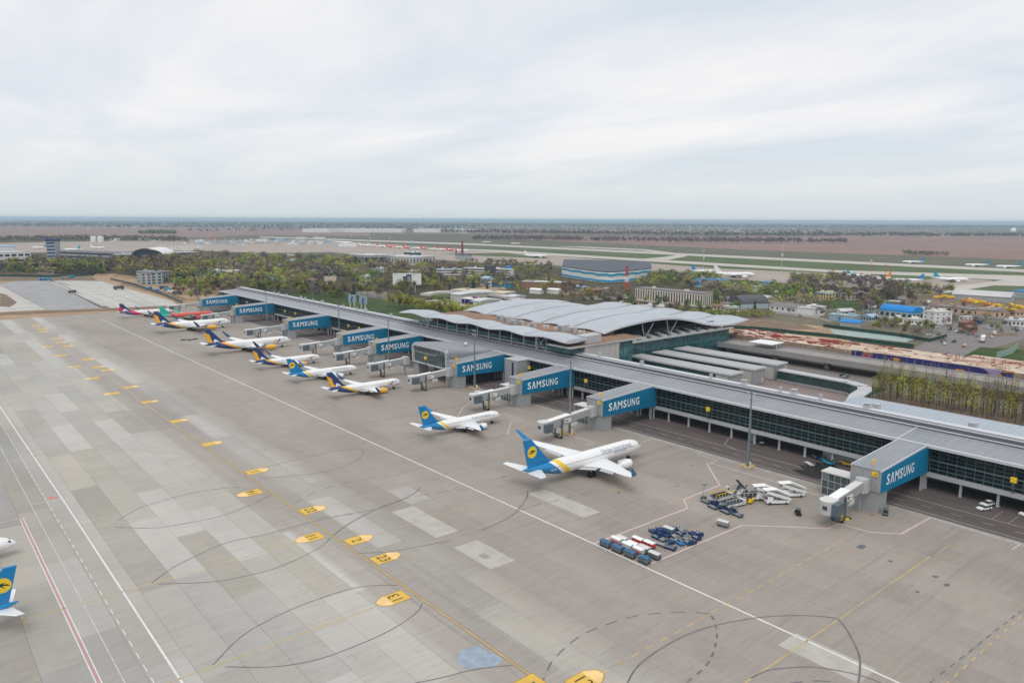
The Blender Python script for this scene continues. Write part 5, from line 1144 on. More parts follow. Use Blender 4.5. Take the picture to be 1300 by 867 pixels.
def cargo_loader(label, rail='yel'):
    t = thing('cargo_loader', label, 'cargo loader', (0,0,0), 0, 'cargo loaders in the equipment cluster')
    b = MB(); b.box(-3.9, 3.9, -1.5, 1.5, .45, 1.0); b.box(-3.9, -2.7, -1.5, 1.5, 1.0, 1.7); b.build('chassis', M['offwhite'], t); wheels(t, (-2.6, 2.6), (-1.3, 1.3), .45, .35)
    b = MB(); b.box(-2.6, 3.8, -1.3, 1.3, 1.5, 1.7); b.build('deck', M['cartdark'], t)
    b = MB(); [b.cyl((x, -1.2, 1.76), (x, 1.2, 1.76), .08, n=6) for x in np.arange(-2.4, 3.7, .45)]; b.build('roller_bed', M['black'], t)
    b = MB()
    for y in (-1.4, 1.4):
        b.box(-3.8, 3.8, y - .05, y + .05, 2.5, 2.6)
        for x in np.arange(-3.8, 3.9, 1.27): b.box(x - .05, x + .05, y - .05, y + .05, 1.6, 2.5)
    b.build('hand_rail', M[rail], t)
    b = MB(); b.box(-3.6, -2.8, -1.4, -.4, 1.7, 3.2); b.build('operator_cabin', M['offwhite'], t)
    b = MB(); b.box(-3.62, -2.9, -1.42, -.38, 2.3, 2.9); b.build('cabin_window', M['winglass'], t)
    b = MB(); b.add([(-1.5,-.9,1),( 1.5,-.9,1.45),(1.7,-.9,1.45),(-1.3,-.9,1),(-1.5,.9,1),(1.5,.9,1.45),(1.7,.9,1.45),(-1.3,.9,1)],[(0,1,2,3),(7,6,5,4),(0,4,5,1),(3,2,6,7)]); b.build('scissor_lift', M['cartdark'], t)
    return t
def belt_loader(col, label):
    t = thing('belt_loader', label, 'belt loader', (0,0,0), 0, 'belt loaders and tugs')
    b = MB(); b.box(-2, 2, -.95, .95, .4, .95); b.box(-1.9, -.7, -.95, -.1, .95, 1.5); b.build('body', M[col], t); wheels(t, (-1.4, 1.4), (-.85, .85), .32, .25)
    b = MB(); b.add([(-3.4,.0,.9),(3.4,.0,2.0),(3.4,.8,2.0),(-3.4,.8,.9),(-3.4,.0,1.1),(3.4,.0,2.2),(3.4,.8,2.2),(-3.4,.8,1.1)],[(3,2,1,0),(4,5,6,7),(0,1,5,4),(1,2,6,5),(2,3,7,6),(3,0,4,7)]); b.build('conveyor', M['black'], t)
    b = MB(); b.box(-3.4, 3.4, .8, .86, 1.0, 1.3); b.build('side_rail', M[col], t)
    b = MB(); b.box(-1.4, -.9, -.8, -.3, 1.5, 1.9); b.build('seat', M['black'], t)
    return t
def tug(col, label):
    t = thing('baggage_tug', label, 'tug', (0,0,0), 0, 'belt loaders and tugs')
    b = MB(); b.extr([(-1.4,.35),(1.4,.35),(1.4,.95),(.3,1.05),(-.2,.85),(-1.4,.85)], -.65, .65); b.build('body', M[col], t); wheels(t, (-.9, .95), (-.6, .6), .32, .22)
    b = MB(); b.box(-1.1, .35, -.62, .62, 1.95, 2.02); b.build('roof', M['cartdark'], t)
    b = MB(); [b.box(x-.04, x+.04, y-.04, y+.04, .85, 1.95) for x in (-1.05, .3) for y in (-.58, .58)]; b.build('roof_post', M['black'], t)
    b = MB(); b.box(-.9, -.4, -.4, .4, .9, 1.35); b.build('seat', M['black'], t)
    return t
def car(col, label, group=None, van=False, cat='car', L=4.3):
    t = thing('parked_van' if van else 'parked_car', label, cat, (0,0,0), 0, group); h = 1.45 if not van else 2.1
    b = MB(); W_ = .88
    prof = [(-L/2,.35),(L/2,.35),(L/2,.75),(L*.3,.9),(-L/2+.05,.92)] if not van else [(-L/2,.35),(L/2,.35),(L/2,1.0),(L*.38,1.15),(L*.28,h),(-L/2,h)]
    b.extr(prof, -W_, W_); b.build('body', M[col], t)
    if not van:
        b = MB(); b.loft([[(-L*.42,-.82,.9),(L*.2,-.82,.9),(L*.2,.82,.9),(-L*.42,.82,.9)], [(-L*.33,-.68,h-.06),(L*.03,-.68,h-.06),(L*.03,.68,h-.06),(-L*.33,.68,h-.06)]]); b.build('window_band', M['winglass'], t)
        b = MB(); b.box(-L*.33, L*.03, -.68, .68, h-.06, h); b.build('roof', M[col], t)
    else:
        b = MB(); b.box(L*.30, L*.37, -.8, .8, 1.2, h-.25); b.box(-L*.1, L*.28, -.9, .9, 1.25, h-.3); b.build('window_band', M['winglass'], t)
    wheels(t, (-L*.31, L*.31), (-.8, .8), .32, .22)
    for y in (-.6, .6):
        b = MB(); b.box(L/2, L/2+.02, y-.15, y+.15, .6, .75); b.build('headlight', M['offwhite'], t)
    return t
def put(o, px, py, deg, z=0.0, s=.88):
    x, y = at(px, py, 0)
    if o['category'] in ('baggage cart', 'dolly'): o.scale = (s, s, s)
    return place(o, x, y, math.radians(deg), z)
# covered carts by the white line: four with blue tarpaulins in the front row, then white and red ones
for k, (px, py, w) in enumerate(((769,694,'leftmost of the four in the front row'),(784,700.5,'second of the four in the front row'),(800,707,'third of the four in the front row'),(818,714.5,'last of the four by the corner'))):
    put(covered_cart('blue', 'cartdark', f'dark baggage cart with blue tarpaulin top, {w}'), px, py, 90)
for px, py, tp, sd, st_, w in ((783,690,'whitep','offwhite',True,'behind the two leftmost blue-topped carts'), (790,689,'offwhite','cartdark',False,'grey sided, farthest back at the left'), (797,697,'whitep','offwhite',False,'left of a similar one in the middle of the block'), (803,696,'whitep','offwhite',False,'in the middle of the block'),
                               (810,690,'whitep','redp',False,'red sided, at the back of the block'), (811,703,'whitep','offwhite',True,'behind the third blue-topped cart'), (818,701,'offwhite','cartdark',False,'dark sided, in the middle right of the block'), (824.5,695,'whitep','redp',False,'red sided, rightmost at the back'), (831,709,'offwhite','cartdark',False,'dirty beige top, right end of the block')):
    put(covered_cart(tp, sd, f'baggage cart with {"white" if tp == "whitep" else "greyish"} top, {w}', st_), px, py, 90)
put(covered_cart('offwhite', 'greym', 'lone grey covered baggage cart beside the faded red line'), 918, 668, 100)
# blue dolly cluster
DL = [(854,672),(869,681),(840,686),(850,689),(887,679),(829,676),(833,683),(845,681),(857,682.5),(861,688),(873,690),(880,679),(866,675),(838,674),(846,672),(872,686),(884,684),(836,678),(864,679),(878,689)]
for k, (px, py) in enumerate(DL): put(flat_dolly(random.choice(('navy', 'navy', 'greym')), 'low empty dolly packed in the blue cluster behind the covered carts', 3.0, k % 2 == 0, 'cluster of low blue dollies'), px, py, 80 + random.uniform(-14, 14))
put(covered_cart('offwhite', 'blue', 'single white-topped cart standing among the blue dollies'), 849, 676.5, 95)
put(flat_dolly('brightblue', 'bright blue dolly with raised ends apart from the cluster', 3.4, False), 862.5, 690.5, 75)
put(flat_dolly('greym', 'long grey dolly in front of the blue cluster', 4.2, True), 838, 692, 100); put(flat_dolly('navy', 'navy dolly behind the long grey one, in front of the blue cluster', 3.4, True), 851, 697, 100)
# loader and belt-loader cluster
put(cargo_loader('large cargo loader with yellow rails at the left of the equipment cluster'), 916, 634, 172); put(cargo_loader('white cargo loader nearest the flat grey dollies', 'offwhite'), 930, 642, 168); put(cargo_loader('white cargo loader at the right of the equipment cluster', 'offwhite'), 947, 634, 150)
for px, py, w in ((896,638,'leftmost, with a raised end'),(905,645,'left of the middle, below the yellow-railed loader'),(921,651,'in the middle of the row'),(936,655,'rightmost of the row, nearest the lone cart')): put(flat_dolly('cartdark', f'dark grey dolly in front of the loaders, {w}', 3.8, True, 'dark dollies in front of the loaders'), px, py, 80)
for px, py, c, w in ((908,641,'navy','left one, by the yellow-railed loader'),(918,647,'navy','middle one'),(930,651,'navy','right one')): put(tug(c, f'small navy tug between the dark dollies, {w}'), px, py, 80)
put(belt_loader('offwhite', 'belt loader with white body behind the loaders'), 938, 627, 20); put(belt_loader('ltgrey', 'belt loader leaning beside the first stair truck'), 943, 622, 60); put(belt_loader('yel', 'belt loader with yellow body at the right end of the loader cluster'), 952, 637, 15)
put(stair_truck('white stair truck, leftmost of the pair parked together'), 975, 634, -38); put(stair_truck('white stair truck, right one of the pair parked together'), 988, 639, -36); put(stair_truck('white stair truck parked apart on the right'), 1007, 630, -34)
put(tug('black', 'small black tug alone left of the nearest telescopic bridge'), 1013, 653, 40)
put(tug('cartdark', 'dark low tug beside the pillar of the nearest gate bridge'), 1124, 653, 20)
for px, py, w in ((233,432,'left'),(241,432,'middle'),(248,431,'right')): put(flat_dolly('black', f'black dolly on open apron below the far airliners, {w} of three', 3.6, False, 'three far black dollies'), px, py, 20)
put(car('whitep', 'white van with blue trim behind the middle boarding bridge', None, True, 'van', 5.4), 607, 502, 110)
put(car('whitep', 'white car parked under the pier, nearer of two side by side', 'white cars below the pier'), 1249, 647, 160)
put(car('whitep', 'white car parked under the pier, farther of two side by side', 'white cars below the pier'), 1253, 641.5, 160)
put(car('whitep', 'white car cut off by the right picture edge under the pier', 'white cars below the pier'), 1303, 654, 160)
put(car('black', 'black car in the shade under the pier near the dark wet patch'), 968, 564, 20)
# low-loader group under the pier (blue and beige)
put(flat_dolly('offwhite', 'beige topped flat trailer beside the blue equipment under the pier', 5, False), 1027, 590, 60); put(flat_dolly('navy', 'navy flat trailer behind the beige one under the pier', 5, True), 1034, 581, 60)
put(belt_loader('cyan', 'light blue belt loader beside the glass stair tower'), 1052, 589, 70); put(belt_loader('yel', 'yellow belt loader just left of the nearest gate bridge'), 1074, 590, 75)
put(tug('cyan', 'light blue tug with upright tanks under the pier'), 1047, 583, 30)
# person in a yellow vest below the near airliner's wing
def person(px, py, label, vest='vest'):
    x, y = at(px, py); t = thing('person', label, 'person', (x, y, 0))
    me = bpy.data.meshes.new('body'); 
    vs = [(0,0,.95),(0,0,1.25),(0,0,1.48),(0,0,1.58),(0,0,1.70),(.02,.12,.9),(.05,.13,.5),(.0,.13,.06),(.14,.14,.03),(-.02,-.12,.9),(-.1,-.13,.5),(-.2,-.13,.08),(-.07,-.14,.03),(0,.22,1.42),(.03,.28,1.15),(.14,.27,.93),(0,-.22,1.42),(-.05,-.29,1.16),(.03,-.30,.92)]
    es = [(0,1),(1,2),(2,3),(3,4),(0,5),(5,6),(6,7),(7,8),(0,9),(9,10),(10,11),(11,12),(2,13),(13,14),(14,15),(2,16),(16,17),(17,18)]
    me.from_pydata(vs, es, []); o = link('body', me, t); sk_ = o.modifiers.new('skin', 'SKIN')
    rad = [.16,.17,.15,.06,.11,.1,.07,.05,.04,.1,.07,.05,.04,.08,.055,.04,.08,.055,.04]
    for v, r in zip(me.skin_vertices[0].data, rad): v.radius = (r, r)
    me.skin_vertices[0].data[0].use_root = True
    o.modifiers.new('sub', 'SUBSURF').levels = 1; me.materials.append(mat('dark_workwear', (.03,.035,.05), .8))
    b = MB(); n = 12
    b.loft([[(r*.78*math.cos(2*PI*k/n), r*1.25*math.sin(2*PI*k/n), z) for k in range(n)] for z, r in ((.85,.19),(1.2,.20),(1.42,.20),(1.52,.12))]); b.build('vest', mat('hi_vis_yellow', (.55,.85,.05), .6), t)
    b = MB(); b.loft([[(r*math.cos(2*PI*k/n), r*math.sin(2*PI*k/n), z) for k in range(n)] for z, r in ((1.66,.105),(1.74,.115),(1.80,.07))]); b.build('cap', M['black'], t)
    b = MB(); b.loft([[(.02+r*math.cos(2*PI*k/n), r*.85*math.sin(2*PI*k/n), z) for k in range(n)] for z, r in ((1.50,.05),(1.56,.09),(1.65,.11),(1.72,.10))]); b.build('head', mat('skin', (.5,.32,.24), .6), t)
    return t
person(785.5, 626, 'person in a yellow-green hi-vis vest standing below the near wingtip')
# small stakes / cones and bits
def cone(px, py, label, col='orange', h=.8, group='orange cones'):
    x, y = at(px, py); t = thing('traffic_cone', label, 'cone', (x, y, 0), 0, group)
    b = MB(); b.cyl((0,0,.05),(0,0,h),.2,.05,10); b.build('body', M[col], t); b = MB(); b.box(-.28,.28,-.28,.28,0,.05); b.build('base', M['black'], t)
for px, py, w in ((1107,653.5,'at the pillar of the nearest gate bridge'),(1098,645,'behind the wheels of the nearest boarding bridge'),(580,487,'red, by the pillar in front of the rounded hall'),(766,542,'red, by the pillar of the second nearest gate bridge')): cone(px, py, f'small traffic cone {w}', 'orange' if 'red' not in w else 'redp', 1.1)
x, y = at(1073, 659); t = thing('wheel_chock_set', 'yellow and black chocks under the nearest boarding bridge', 'chocks', (x, y, 0)); b = MB(); b.extr([(-.5,0),(.5,0),(.3,.5),(-.3,.5)], -1, 1); b.build('chock', M['yel'], t); b = MB(); b.extr([(.9,0),(1.7,0),(1.5,.4),(1.1,.4)], -1, 1); b.build('chock', M['black'], t)
x, y = at(893, 633); t = thing('lamp_trolley', 'spindly portable lamp tower left of the loader cluster', 'lamp tower', (x, y, 0)); b = MB(); b.cyl((0,0,.5),(0,0,4.6),.08,n=6); b.build('mast', M['greym'], t); b = MB(); b.box(-.5,.5,-.6,.6,4.4,4.9); b.build('lamp_head', M['greym'], t); b = MB(); b.box(-.7,.7,-.5,.5,.2,.8); b.build('base', M['cartdark'], t); wheels(t, (-.5,.5), (-.5,.5), .22)

# ------------------------------------------------------------------ elevated road, mural building, construction site
er = thing('elevated_road', 'grey elevated concrete road on flared piers behind the terminal', 'elevated road', (403, 250, 0)); EO = (403, 250, 0)
b = MB(EO); b.box(396, 414, 40, 520, 5.0, 6.3); b.build('deck', M['cream'], er)
b = MB(EO); b.box(396.2, 413.8, 40, 520, 6.31, 6.36); b.build('carriageway', mat('deck_asphalt', (.30, .27, .25), .85, var=.12, scale=.2), er)
b = MB(EO); b.box(395.6, 396.0, 40, 520, 4.2, 7.3); b.build('parapet', mat('parapet_concrete', (.30, .29, .28), .8, var=.1), er); b = MB(EO); b.box(414, 414.4, 40, 520, 4.2, 7.3); b.build('parapet', M['greywall'], er)
b = MB(EO)
for y in np.arange(150, 300, 4): b.box(414.5, 414.65, y, y + .15, 7.3, 9.6)
b.build('railing_post', M['greym'], er, kind='stuff')
b = MB(EO); b.box(398, 412, 236, 252, 9.4, 9.7); [b.box(405, 405.3, y, y+.3, 6.4, 9.4) for y in (237, 244, 251)]; b.build('bus_shelter', M['whitep'], er)
for y in (75, 107, 139, 171, 203.5, 235.8, 268, 300, 480, 512):
    b = MB(EO); b.loft([[(x0, y + s, z) for x0, s in ((403 - w, -1.2), (403 + w, -1.2), (403 + w, 1.2), (403 - w, 1.2))] for z, w in ((0, 1.5), (2.0, 1.5), (5.0, 5.2))]); o = b.build('pier', M['greywall'], er); fix_normals(o)
b = MB(EO); b.box(420, 420.5, 40, 395, 0, 3.6); b.build('rear_hoarding', mat('dark_green_hoarding', (.015, .06, .04), .7), er)
b = MB(); b.box(376, 392, 60, 400, -.14, -.1); b.build('lower_road', M['road'], kind='structure')
# flyover loop left of the hub
fl = thing('flyover', 'curved grey flyover ramp left of the terminal hub', 'flyover', (400, 560, 0)); FO = (400, 560, 0)
def ramp(pts, w, z, nm, mt, th=1.2):
    P = [Vector(p) for p in cr(pts, 5)]; b = MB(FO); R_ = []
    for i, p in enumerate(P):
        d = (P[min(i+1, len(P)-1)] - P[max(i-1, 0)]).normalized(); n = Vector((-d.y, d.x)) * w / 2
        R_.append([(p.x - n.x, p.y - n.y, z - th), (p.x + n.x, p.y + n.y, z - th), (p.x + n.x, p.y + n.y, z), (p.x - n.x, p.y - n.y, z)])
    b.loft(R_); o = b.build(nm, mt, fl); fix_normals(o)
ramp([at(540, 374, 6), at(560, 371, 6), at(600, 372, 6), at(640, 376, 6), at(665, 384, 6)], 12, 7, 'upper_deck', M['cream'], 2.2)
ramp([at(545, 381, 6), at(575, 386, 6), at(610, 391, 6), at(650, 398, 6)], 13, 6, 'lower_deck', M['cream'])
b = MB(FO); x, y = at(571, 397); b.loft([[(x + a, y + c, z) for a, c in ((-w, -1), (w, -1), (w, 1), (-w, 1))] for z, w in ((0, 1.2), (2.5, 1.3), (5, 3.6))]); b.build('pier', M['greywall'], fl)
def mural():
    q = NT('mural_paint', .7); X, Y, Z = q.xyz(q.pos)
    v = q.t.nodes.new('ShaderNodeTexVoronoi'); v.inputs['Scale'].default_value = .24; q.L(q.comb(q.math('ADD', Y, q.math('MULTIPLY', q.noise(q.pos, .15), 14)), q.math('MULTIPLY', Z, 1.6)), v.inputs['Vector'])
    c = q.ramp(q.white(v.outputs['Color']), [(0, (.03, .028, .16)), (.50, (.035, .03, .18)), (.51, (.42, .05, .14)), (.60, (.58, .27, .03)), (.72, (.05, .22, .17)), (.79, (.35, .28, .45)), (.86, (.03, .025, .15)), (1, (.5, .45, .4))])
    for n in q.t.nodes:
        if n.bl_idname == 'ShaderNodeValToRGB': n.color_ramp.interpolation = 'CONSTANT'
    return q.out(c)
M['mural'] = mural()
def slabmat():
    q = NT('site_concrete', .9, .1); n = q.noise(q.mul(q.pos, (.08, .03, 1)), 1, 7, .7); n2 = q.noise(q.pos, .25, 5, .7)
    c = q.ramp(n, [(.36, (.30, .165, .12)), (.46, (.46, .33, .24)), (.58, (.60, .51, .42))])
    return q.out(q.scale(c, q.mr(n2, .3, .7, .78, 1.15)))
ms = thing('unfinished_car_park', 'unfinished concrete deck building with a colourful mural along its front wall', 'building', (420, 200, 0)); KO = (420, 200, 0)
b = MB(KO); b.box(420.8, 452, 150, 284, 0, 8.7); b.box(420.8, 462, 40, 150, 0, 8.7); b.build('deck_structure', slabmat(), ms)
b = MB(KO); b.box(420.4, 420.78, 118, 199, 2.5, 9.3); b.build('mural_wall', M['mural'], ms)
b = MB(KO); b.box(420.4, 420.78, 199, 284, 5.5, 9.0); b.box(420.4, 420.78, 40, 118, 2.5, 9.0); b.build('front_wall', mat('raw_brown_wall', (.34, .24, .17), .9, var=.35, scale=.3), ms)
RB = mat('red_oxide_steel', (.27, .045, .035), .8, var=.3, scale=.6)
rr_ = random.Random(3); b = MB(KO)
for k in range(110):
    y = rr_.uniform(205, 282); x = rr_.uniform(422, 450); l = rr_.uniform(1, 7); b.box(x, x + rr_.uniform(.3, 1.2), y, y + l, 8.71, 8.8 + rr_.random()*.6)
for k in range(60):
    y = rr_.uniform(100, 200); x = rr_.uniform(424, 455); l = rr_.uniform(1, 8); a = rr_.random() < .5; b.box(x, x + (l if a else .3), y, y + (.3 if a else l), 8.72, 8.95 + rr_.random()*.2)
b.build('reinforcement_stacks', RB, ms, kind='stuff')
b = MB(KO)
for y in (128, 133, 138, 150): 
    b.box(437, 437.2, y, y+.2, 8.7, 11.5); b.box(441, 441.2, y, y+.2, 8.7, 11.5); b.box(437, 441.2, y, y + .2, 11.4, 11.6)
b.box(437, 437.2, 128, 138, 11.2, 11.4); b.build('steel_frames', RB, ms)
def fence(pts, h, label, mt, nm='site_fence', cat='fence', z=0):
    P = [Vector(at(*p)) for p in pts]; t = thing(nm, label, cat, (P[0].x, P[0].y, 0)); O = (P[0].x, P[0].y, 0)
    pm_ = None
    for a, c in zip(P[:-1], P[1:]):
        d = c - a; L_ = d.length; n_ = max(1, int(L_ / 6)); u = d / L_
        for k in range(n_):
            p = a + u * (L_ * k / n_)
            b = MB(); b.box(0, L_/n_ - .08, -.05, .05, z, h); o = b.build('panel', mt, t) if k == 0 else link('panel', pm_, t); pm_ = o.data
            o.location = (p.x - O[0], p.y - O[1], 0); o.rotation_euler = (0, 0, math.atan2(u.y, u.x))
M['hoard'] = mat('green_hoarding', (.018, .06, .045), .7, var=.25, scale=.2)
fence([(918,416.5),(960,419),(1000,423),(1060,429),(1110,436),(1160,442)], 2.6, 'long dark green hoarding along the near side of the earthworks', M['hoard'])
fence([(1045,415),(1090,421),(1140,427),(1180,434),(1202,428)], 2.4, 'dark green hoarding around the pale trench, ending by the road', M['hoard'])
fence([(1265,455),(1285,449),(1292,442)], 4, 'short pale green hoarding corner at the right', mat('pale_hoarding', (.28, .38, .32), .7))
fence([(985,398),(1040,405),(1055,410)], 2.0, 'low concrete fence in front of the white barrack', M['cream'])
fence([(1180,399),(1300,408),(1340,412)], 2.2, 'long grey concrete fence behind the car yard', M['greywall'])
fence([(0,351),(60,352),(120,350)], 3, 'dark fence behind the new concrete apron', M['hoard'])
fence([(232,386),(205,374),(170,362),(140,355)], 2.5, 'dark fence along the earth strip right of the new apron', M['darkwall'])
sheet('trench_floor', [(1052,417),(1168,428),(1150,434),(1060,424)], mat('pale_trench', (.30, .38, .36), .8, var=.2), -.2)

# ------------------------------------------------------------------ buildings landside and beyond
def block(nm, label, pl, pr, depth, h, wall, roof=None, rows=0, cols=0, wcol='winglass', roofshape='flat', strip_=False, ww=.5, wh=.55, cat='building', group=None, z=0.0, bx=0.6):
    A = Vector(at(*pl)); B = Vector(at(*pr)); d = B - A; Ln = d.length; rz = math.atan2(d.y, d.x)
    t = thing(nm, label, cat, (A.x, A.y, z), rz, group)          # local x along the front, local y away from the camera
    b = MB(); b.box(0, Ln, 0, depth, -.5, h); b.build('wall', wall, t)
    roof = roof or M['ltgrey']
    b = MB()
    if roofshape == 'flat': b.box(-.3, Ln + .3, -.3, depth + .3, h, h + .7)
    elif roofshape == 'gable': b.add([(-.4,-.6,h),(Ln+.4,-.6,h),(Ln+.4,depth+.6,h),(-.4,depth+.6,h),(-.4,depth/2,h+depth*.22),(Ln+.4,depth/2,h+depth*.22)],[(0,1,5,4),(2,3,4,5),(0,4,3),(1,2,5),(0,3,2,1)])
    elif roofshape == 'arch':
        n = 12; pf = [(depth*.5 - (depth*.5+.3)*math.cos(PI*k/n), h + depth*.32*math.sin(PI*k/n)) for k in range(n+1)]
        b.add([(-.3, y, z_) for y, z_ in pf] + [(Ln+.3, y, z_) for y, z_ in pf], [(i, i+1, n+2+i, n+1+i) for i in range(n)] + [tuple(range(n+1)), tuple(range(n+1, 2*n+2))[::-1]])
    o = b.build('roof', roof, t); fix_normals(o)
    if roofshape == 'flat' and Ln > 12:
        b = MB(); b.box(Ln*.2, Ln*.2 + 3, depth*.4, depth*.4 + 3, h + .7, h + 2.6); b.build('roof_hatch', wall, t); b = MB(); b.box(Ln*.66, Ln*.66 + 5, depth*.5, depth*.5 + 3, h + .7, h + 2.2); b.build('roof_hatch', wall, t)
    if rows:
        b = MB(); cw = Ln / cols; rh = (h - bx) / rows
        for r in range(rows):
            z0 = bx + rh * (r + .5 - wh/2)
            if strip_: b.box(.6, Ln - .6, -.08, -.01, z0, z0 + rh*wh)
            else:
                for c in range(cols): b.box(cw*(c + .5 - ww/2), cw*(c + .5 + ww/2), -.08, -.01, z0, z0 + rh*wh)
            cd = max(1, int(depth / max(cw, 2.5))); 
            if not strip_:
                for c in range(cd):
                    y0 = depth/cd*(c + .5 - ww/2)
                    b.box(-.08, -.01, y0, y0 + depth/cd*ww, z0, z0 + rh*wh); b.box(Ln + .01, Ln + .08, y0, y0 + depth/cd*ww, z0, z0 + rh*wh)
        b.build('window', M[wcol], t, kind='stuff')
    return t, Ln
BL = {n: mat(n, c, .7, var=.1, scale=.1) for n, c in dict(w_white=(.72,.72,.71), w_cream=(.58,.48,.36), w_pink=(.60,.40,.30), w_yellow=(.66,.56,.26), w_beige=(.50,.44,.38), w_grey=(.36,.38,.40), w_blue=(.30,.42,.52), w_palegreen=(.38,.46,.46),
       r_grey=(.20,.19,.20), r_dark=(.09,.09,.10), r_blue=(.02,.22,.56), r_brown=(.24,.13,.09), r_pale=(.50,.50,.49), r_green=(.10,.20,.17), w_brick=(.28,.15,.10)).items()}
block('office_block', 'pale four-storey office block with narrow vertical window strips', (806,381), (892,390), 16, 12.5, mat('pale_facade', (.66,.60,.52), .7), BL['r_grey'], 1, 26, ww=.38, wh=.8)
block('barrack', 'long white single-storey building with grey roof and small square windows', (977,394), (1032,401.5), 14, 5.2, BL['w_white'], BL['r_grey'], 1, 8, ww=.35, wh=.4, roofshape='gable')
block('shed', 'white flat building end right of the long white barrack', (1032,402), (1048,398.5), 14, 6.5, BL['w_white'], BL['r_pale'])
block('hangar', 'pale green shed with dark arched roof behind the construction site', (940,392), (975,391), 22, 4.5, BL['w_palegreen'], BL['r_dark'], roofshape='arch')
block('office_building', 'small cream building with pale blue roof on the lawn', (1034,379), (1052,381), 10, 6.5, BL['w_yellow'], BL['w_blue'], 2, 5)
block('house', 'cream wing joined to the yellow house on the lawn', (1052,380), (1064,379), 10, 6, BL['w_beige'], BL['r_grey'], 2, 3)
block('house', 'pale two-storey house behind a dark tree', (1075,381), (1106,380), 10, 6.2, BL['w_beige'], BL['r_grey'], 2, 6)
block('hall', 'hall with bright blue arched roof and white front', (1116,402), (1158,407), 16, 6, BL['w_palegreen'], BL['r_blue'], 1, 6, ww=.6, roofshape='arch')
block('annexe', 'low white annexe in front of the blue-roofed hall', (1128,410), (1170,413), 7, 4, BL['w_white'], BL['r_pale'], 1, 9, ww=.4, wh=.4)
block('office_building', 'white three-storey cube building with small windows', (1186,412), (1208,411), 12, 9.5, BL['w_white'], BL['r_pale'], 3, 3, ww=.25, wh=.35)
block('depot', 'long salmon pink depot with dark gates and grey roof', (1184,395), (1262,404), 15, 5, BL['w_pink'], BL['r_grey'], 1, 9, ww=.4, wh=.6)
block('depot', 'salmon pink end building right of the long depot', (1262,404), (1276,400), 14, 6, BL['w_pink'], BL['r_grey'])
block('warehouse', 'long pale roofed warehouse behind the yellow vehicles', (1208,379), (1282,384), 22, 5, BL['w_grey'], BL['r_pale'], roofshape='gable')
block('warehouse', 'blue roofed building at the right picture edge', (1283,377), (1330,382), 20, 7, BL['w_palegreen'], BL['r_blue'])
block('hut', 'small white hut on the grass right of the white cube building', (1223,408), (1234,408), 6, 3.4, BL['w_white'], BL['r_pale'], 1, 2, ww=.3)
block('kiosk', 'grey and white gatehouse by the road at the right', (1274,413), (1300,415), 8, 4, BL['w_white'], BL['w_grey'], 1, 5)
block('warehouse', 'light blue roofed two-storey building near the far apron', (881,364), (921,366), 16, 9, BL['w_palegreen'], BL['r_blue'], 1, 5, wcol='brightblue', ww=.8)
block('warehouse', 'low grey-white roofed building right of the light blue roofed one', (920,367), (958,370), 18, 5, BL['w_white'], BL['w_palegreen'])
block('kiosk', 'small bright blue roofed hut among the trees near the taxiway', (966,364), (980,365), 10, 5, BL['w_grey'], BL['r_blue'])
block('shed', 'grey shed with pale roof right of the white barrack', (1052,406), (1085,409), 10, 4.5, BL['w_blue'], BL['w_palegreen'])
block('shed', 'low shed with blue sheeting roof beside the earthworks', (1066,413), (1092,415), 8, 3, BL['w_grey'], BL['r_blue'], roofshape='gable')
block('warehouse', 'brick-brown long building with pale roof behind the hub', (662,366), (712,368), 20, 8, BL['w_brick'], BL['r_pale'])
block('office_building', 'white and blue striped office building behind the hub', (588,350), (648,352), 14, 11, BL['w_white'], BL['r_pale'], 3, 14, strip_=True, wh=.45)
t_, _l = block('stair_block', 'dark tall block attached to the striped office building', (615,352), (623,352.5), 12, 16, BL['r_dark'], BL['r_dark'])
block('stair_block', 'bright blue tall end of the striped office building', (642,351), (649,351), 12, 14, M['brightblue'], M['brightblue'])
block('office_building', 'low white and light blue building left of the striped one', (554,349), (586,349), 14, 8, BL['w_white'], BL['w_blue'], 2, 10, strip_=True, wh=.4)
block('kiosk', 'turquoise kiosk row under the trees behind the hub', (624,364), (652,365), 8, 4, M['cyan'], BL['r_dark'], 1, 5)
for px, w in ((672,'left of two'), (694,'right of two')): block('tent', f'white tent-like shed behind the wave roof, {w}', (px,372), (px+14,373), 8, 4, BL['w_white'], BL['w_white'], roofshape='gable')
block('shed', 'white low sheds by the blossoming tree near the radio mast', (815,394), (843,396), 9, 4, BL['w_white'], BL['r_pale'])
block('shed', 'white low shed left of the radio mast', (777,390), (812,393), 8, 3.5, BL['w_beige'], BL['r_pale'])
block('apartment_building', 'light blue-grey four-storey block at the edge of the new apron', (174,359), (192,362), 14, 15, BL['w_palegreen'], BL['r_grey'], 4, 8)
block('apartment_building', 'light grey four-storey block, right of its bluish neighbour', (193,362), (220,358), 14, 14, BL['w_grey'], BL['r_grey'], 4, 9)
block('office_building', 'cream three-storey building with brown windows among the trees', (264,355), (288,359), 14, 13, BL['w_cream'], BL['r_pale'], 3, 9, ww=.6)
block('office_building', 'cream wing with grey roof right of the three-storey one', (288,359), (306,354), 14, 12, BL['w_cream'], BL['r_pale'], 2, 4)
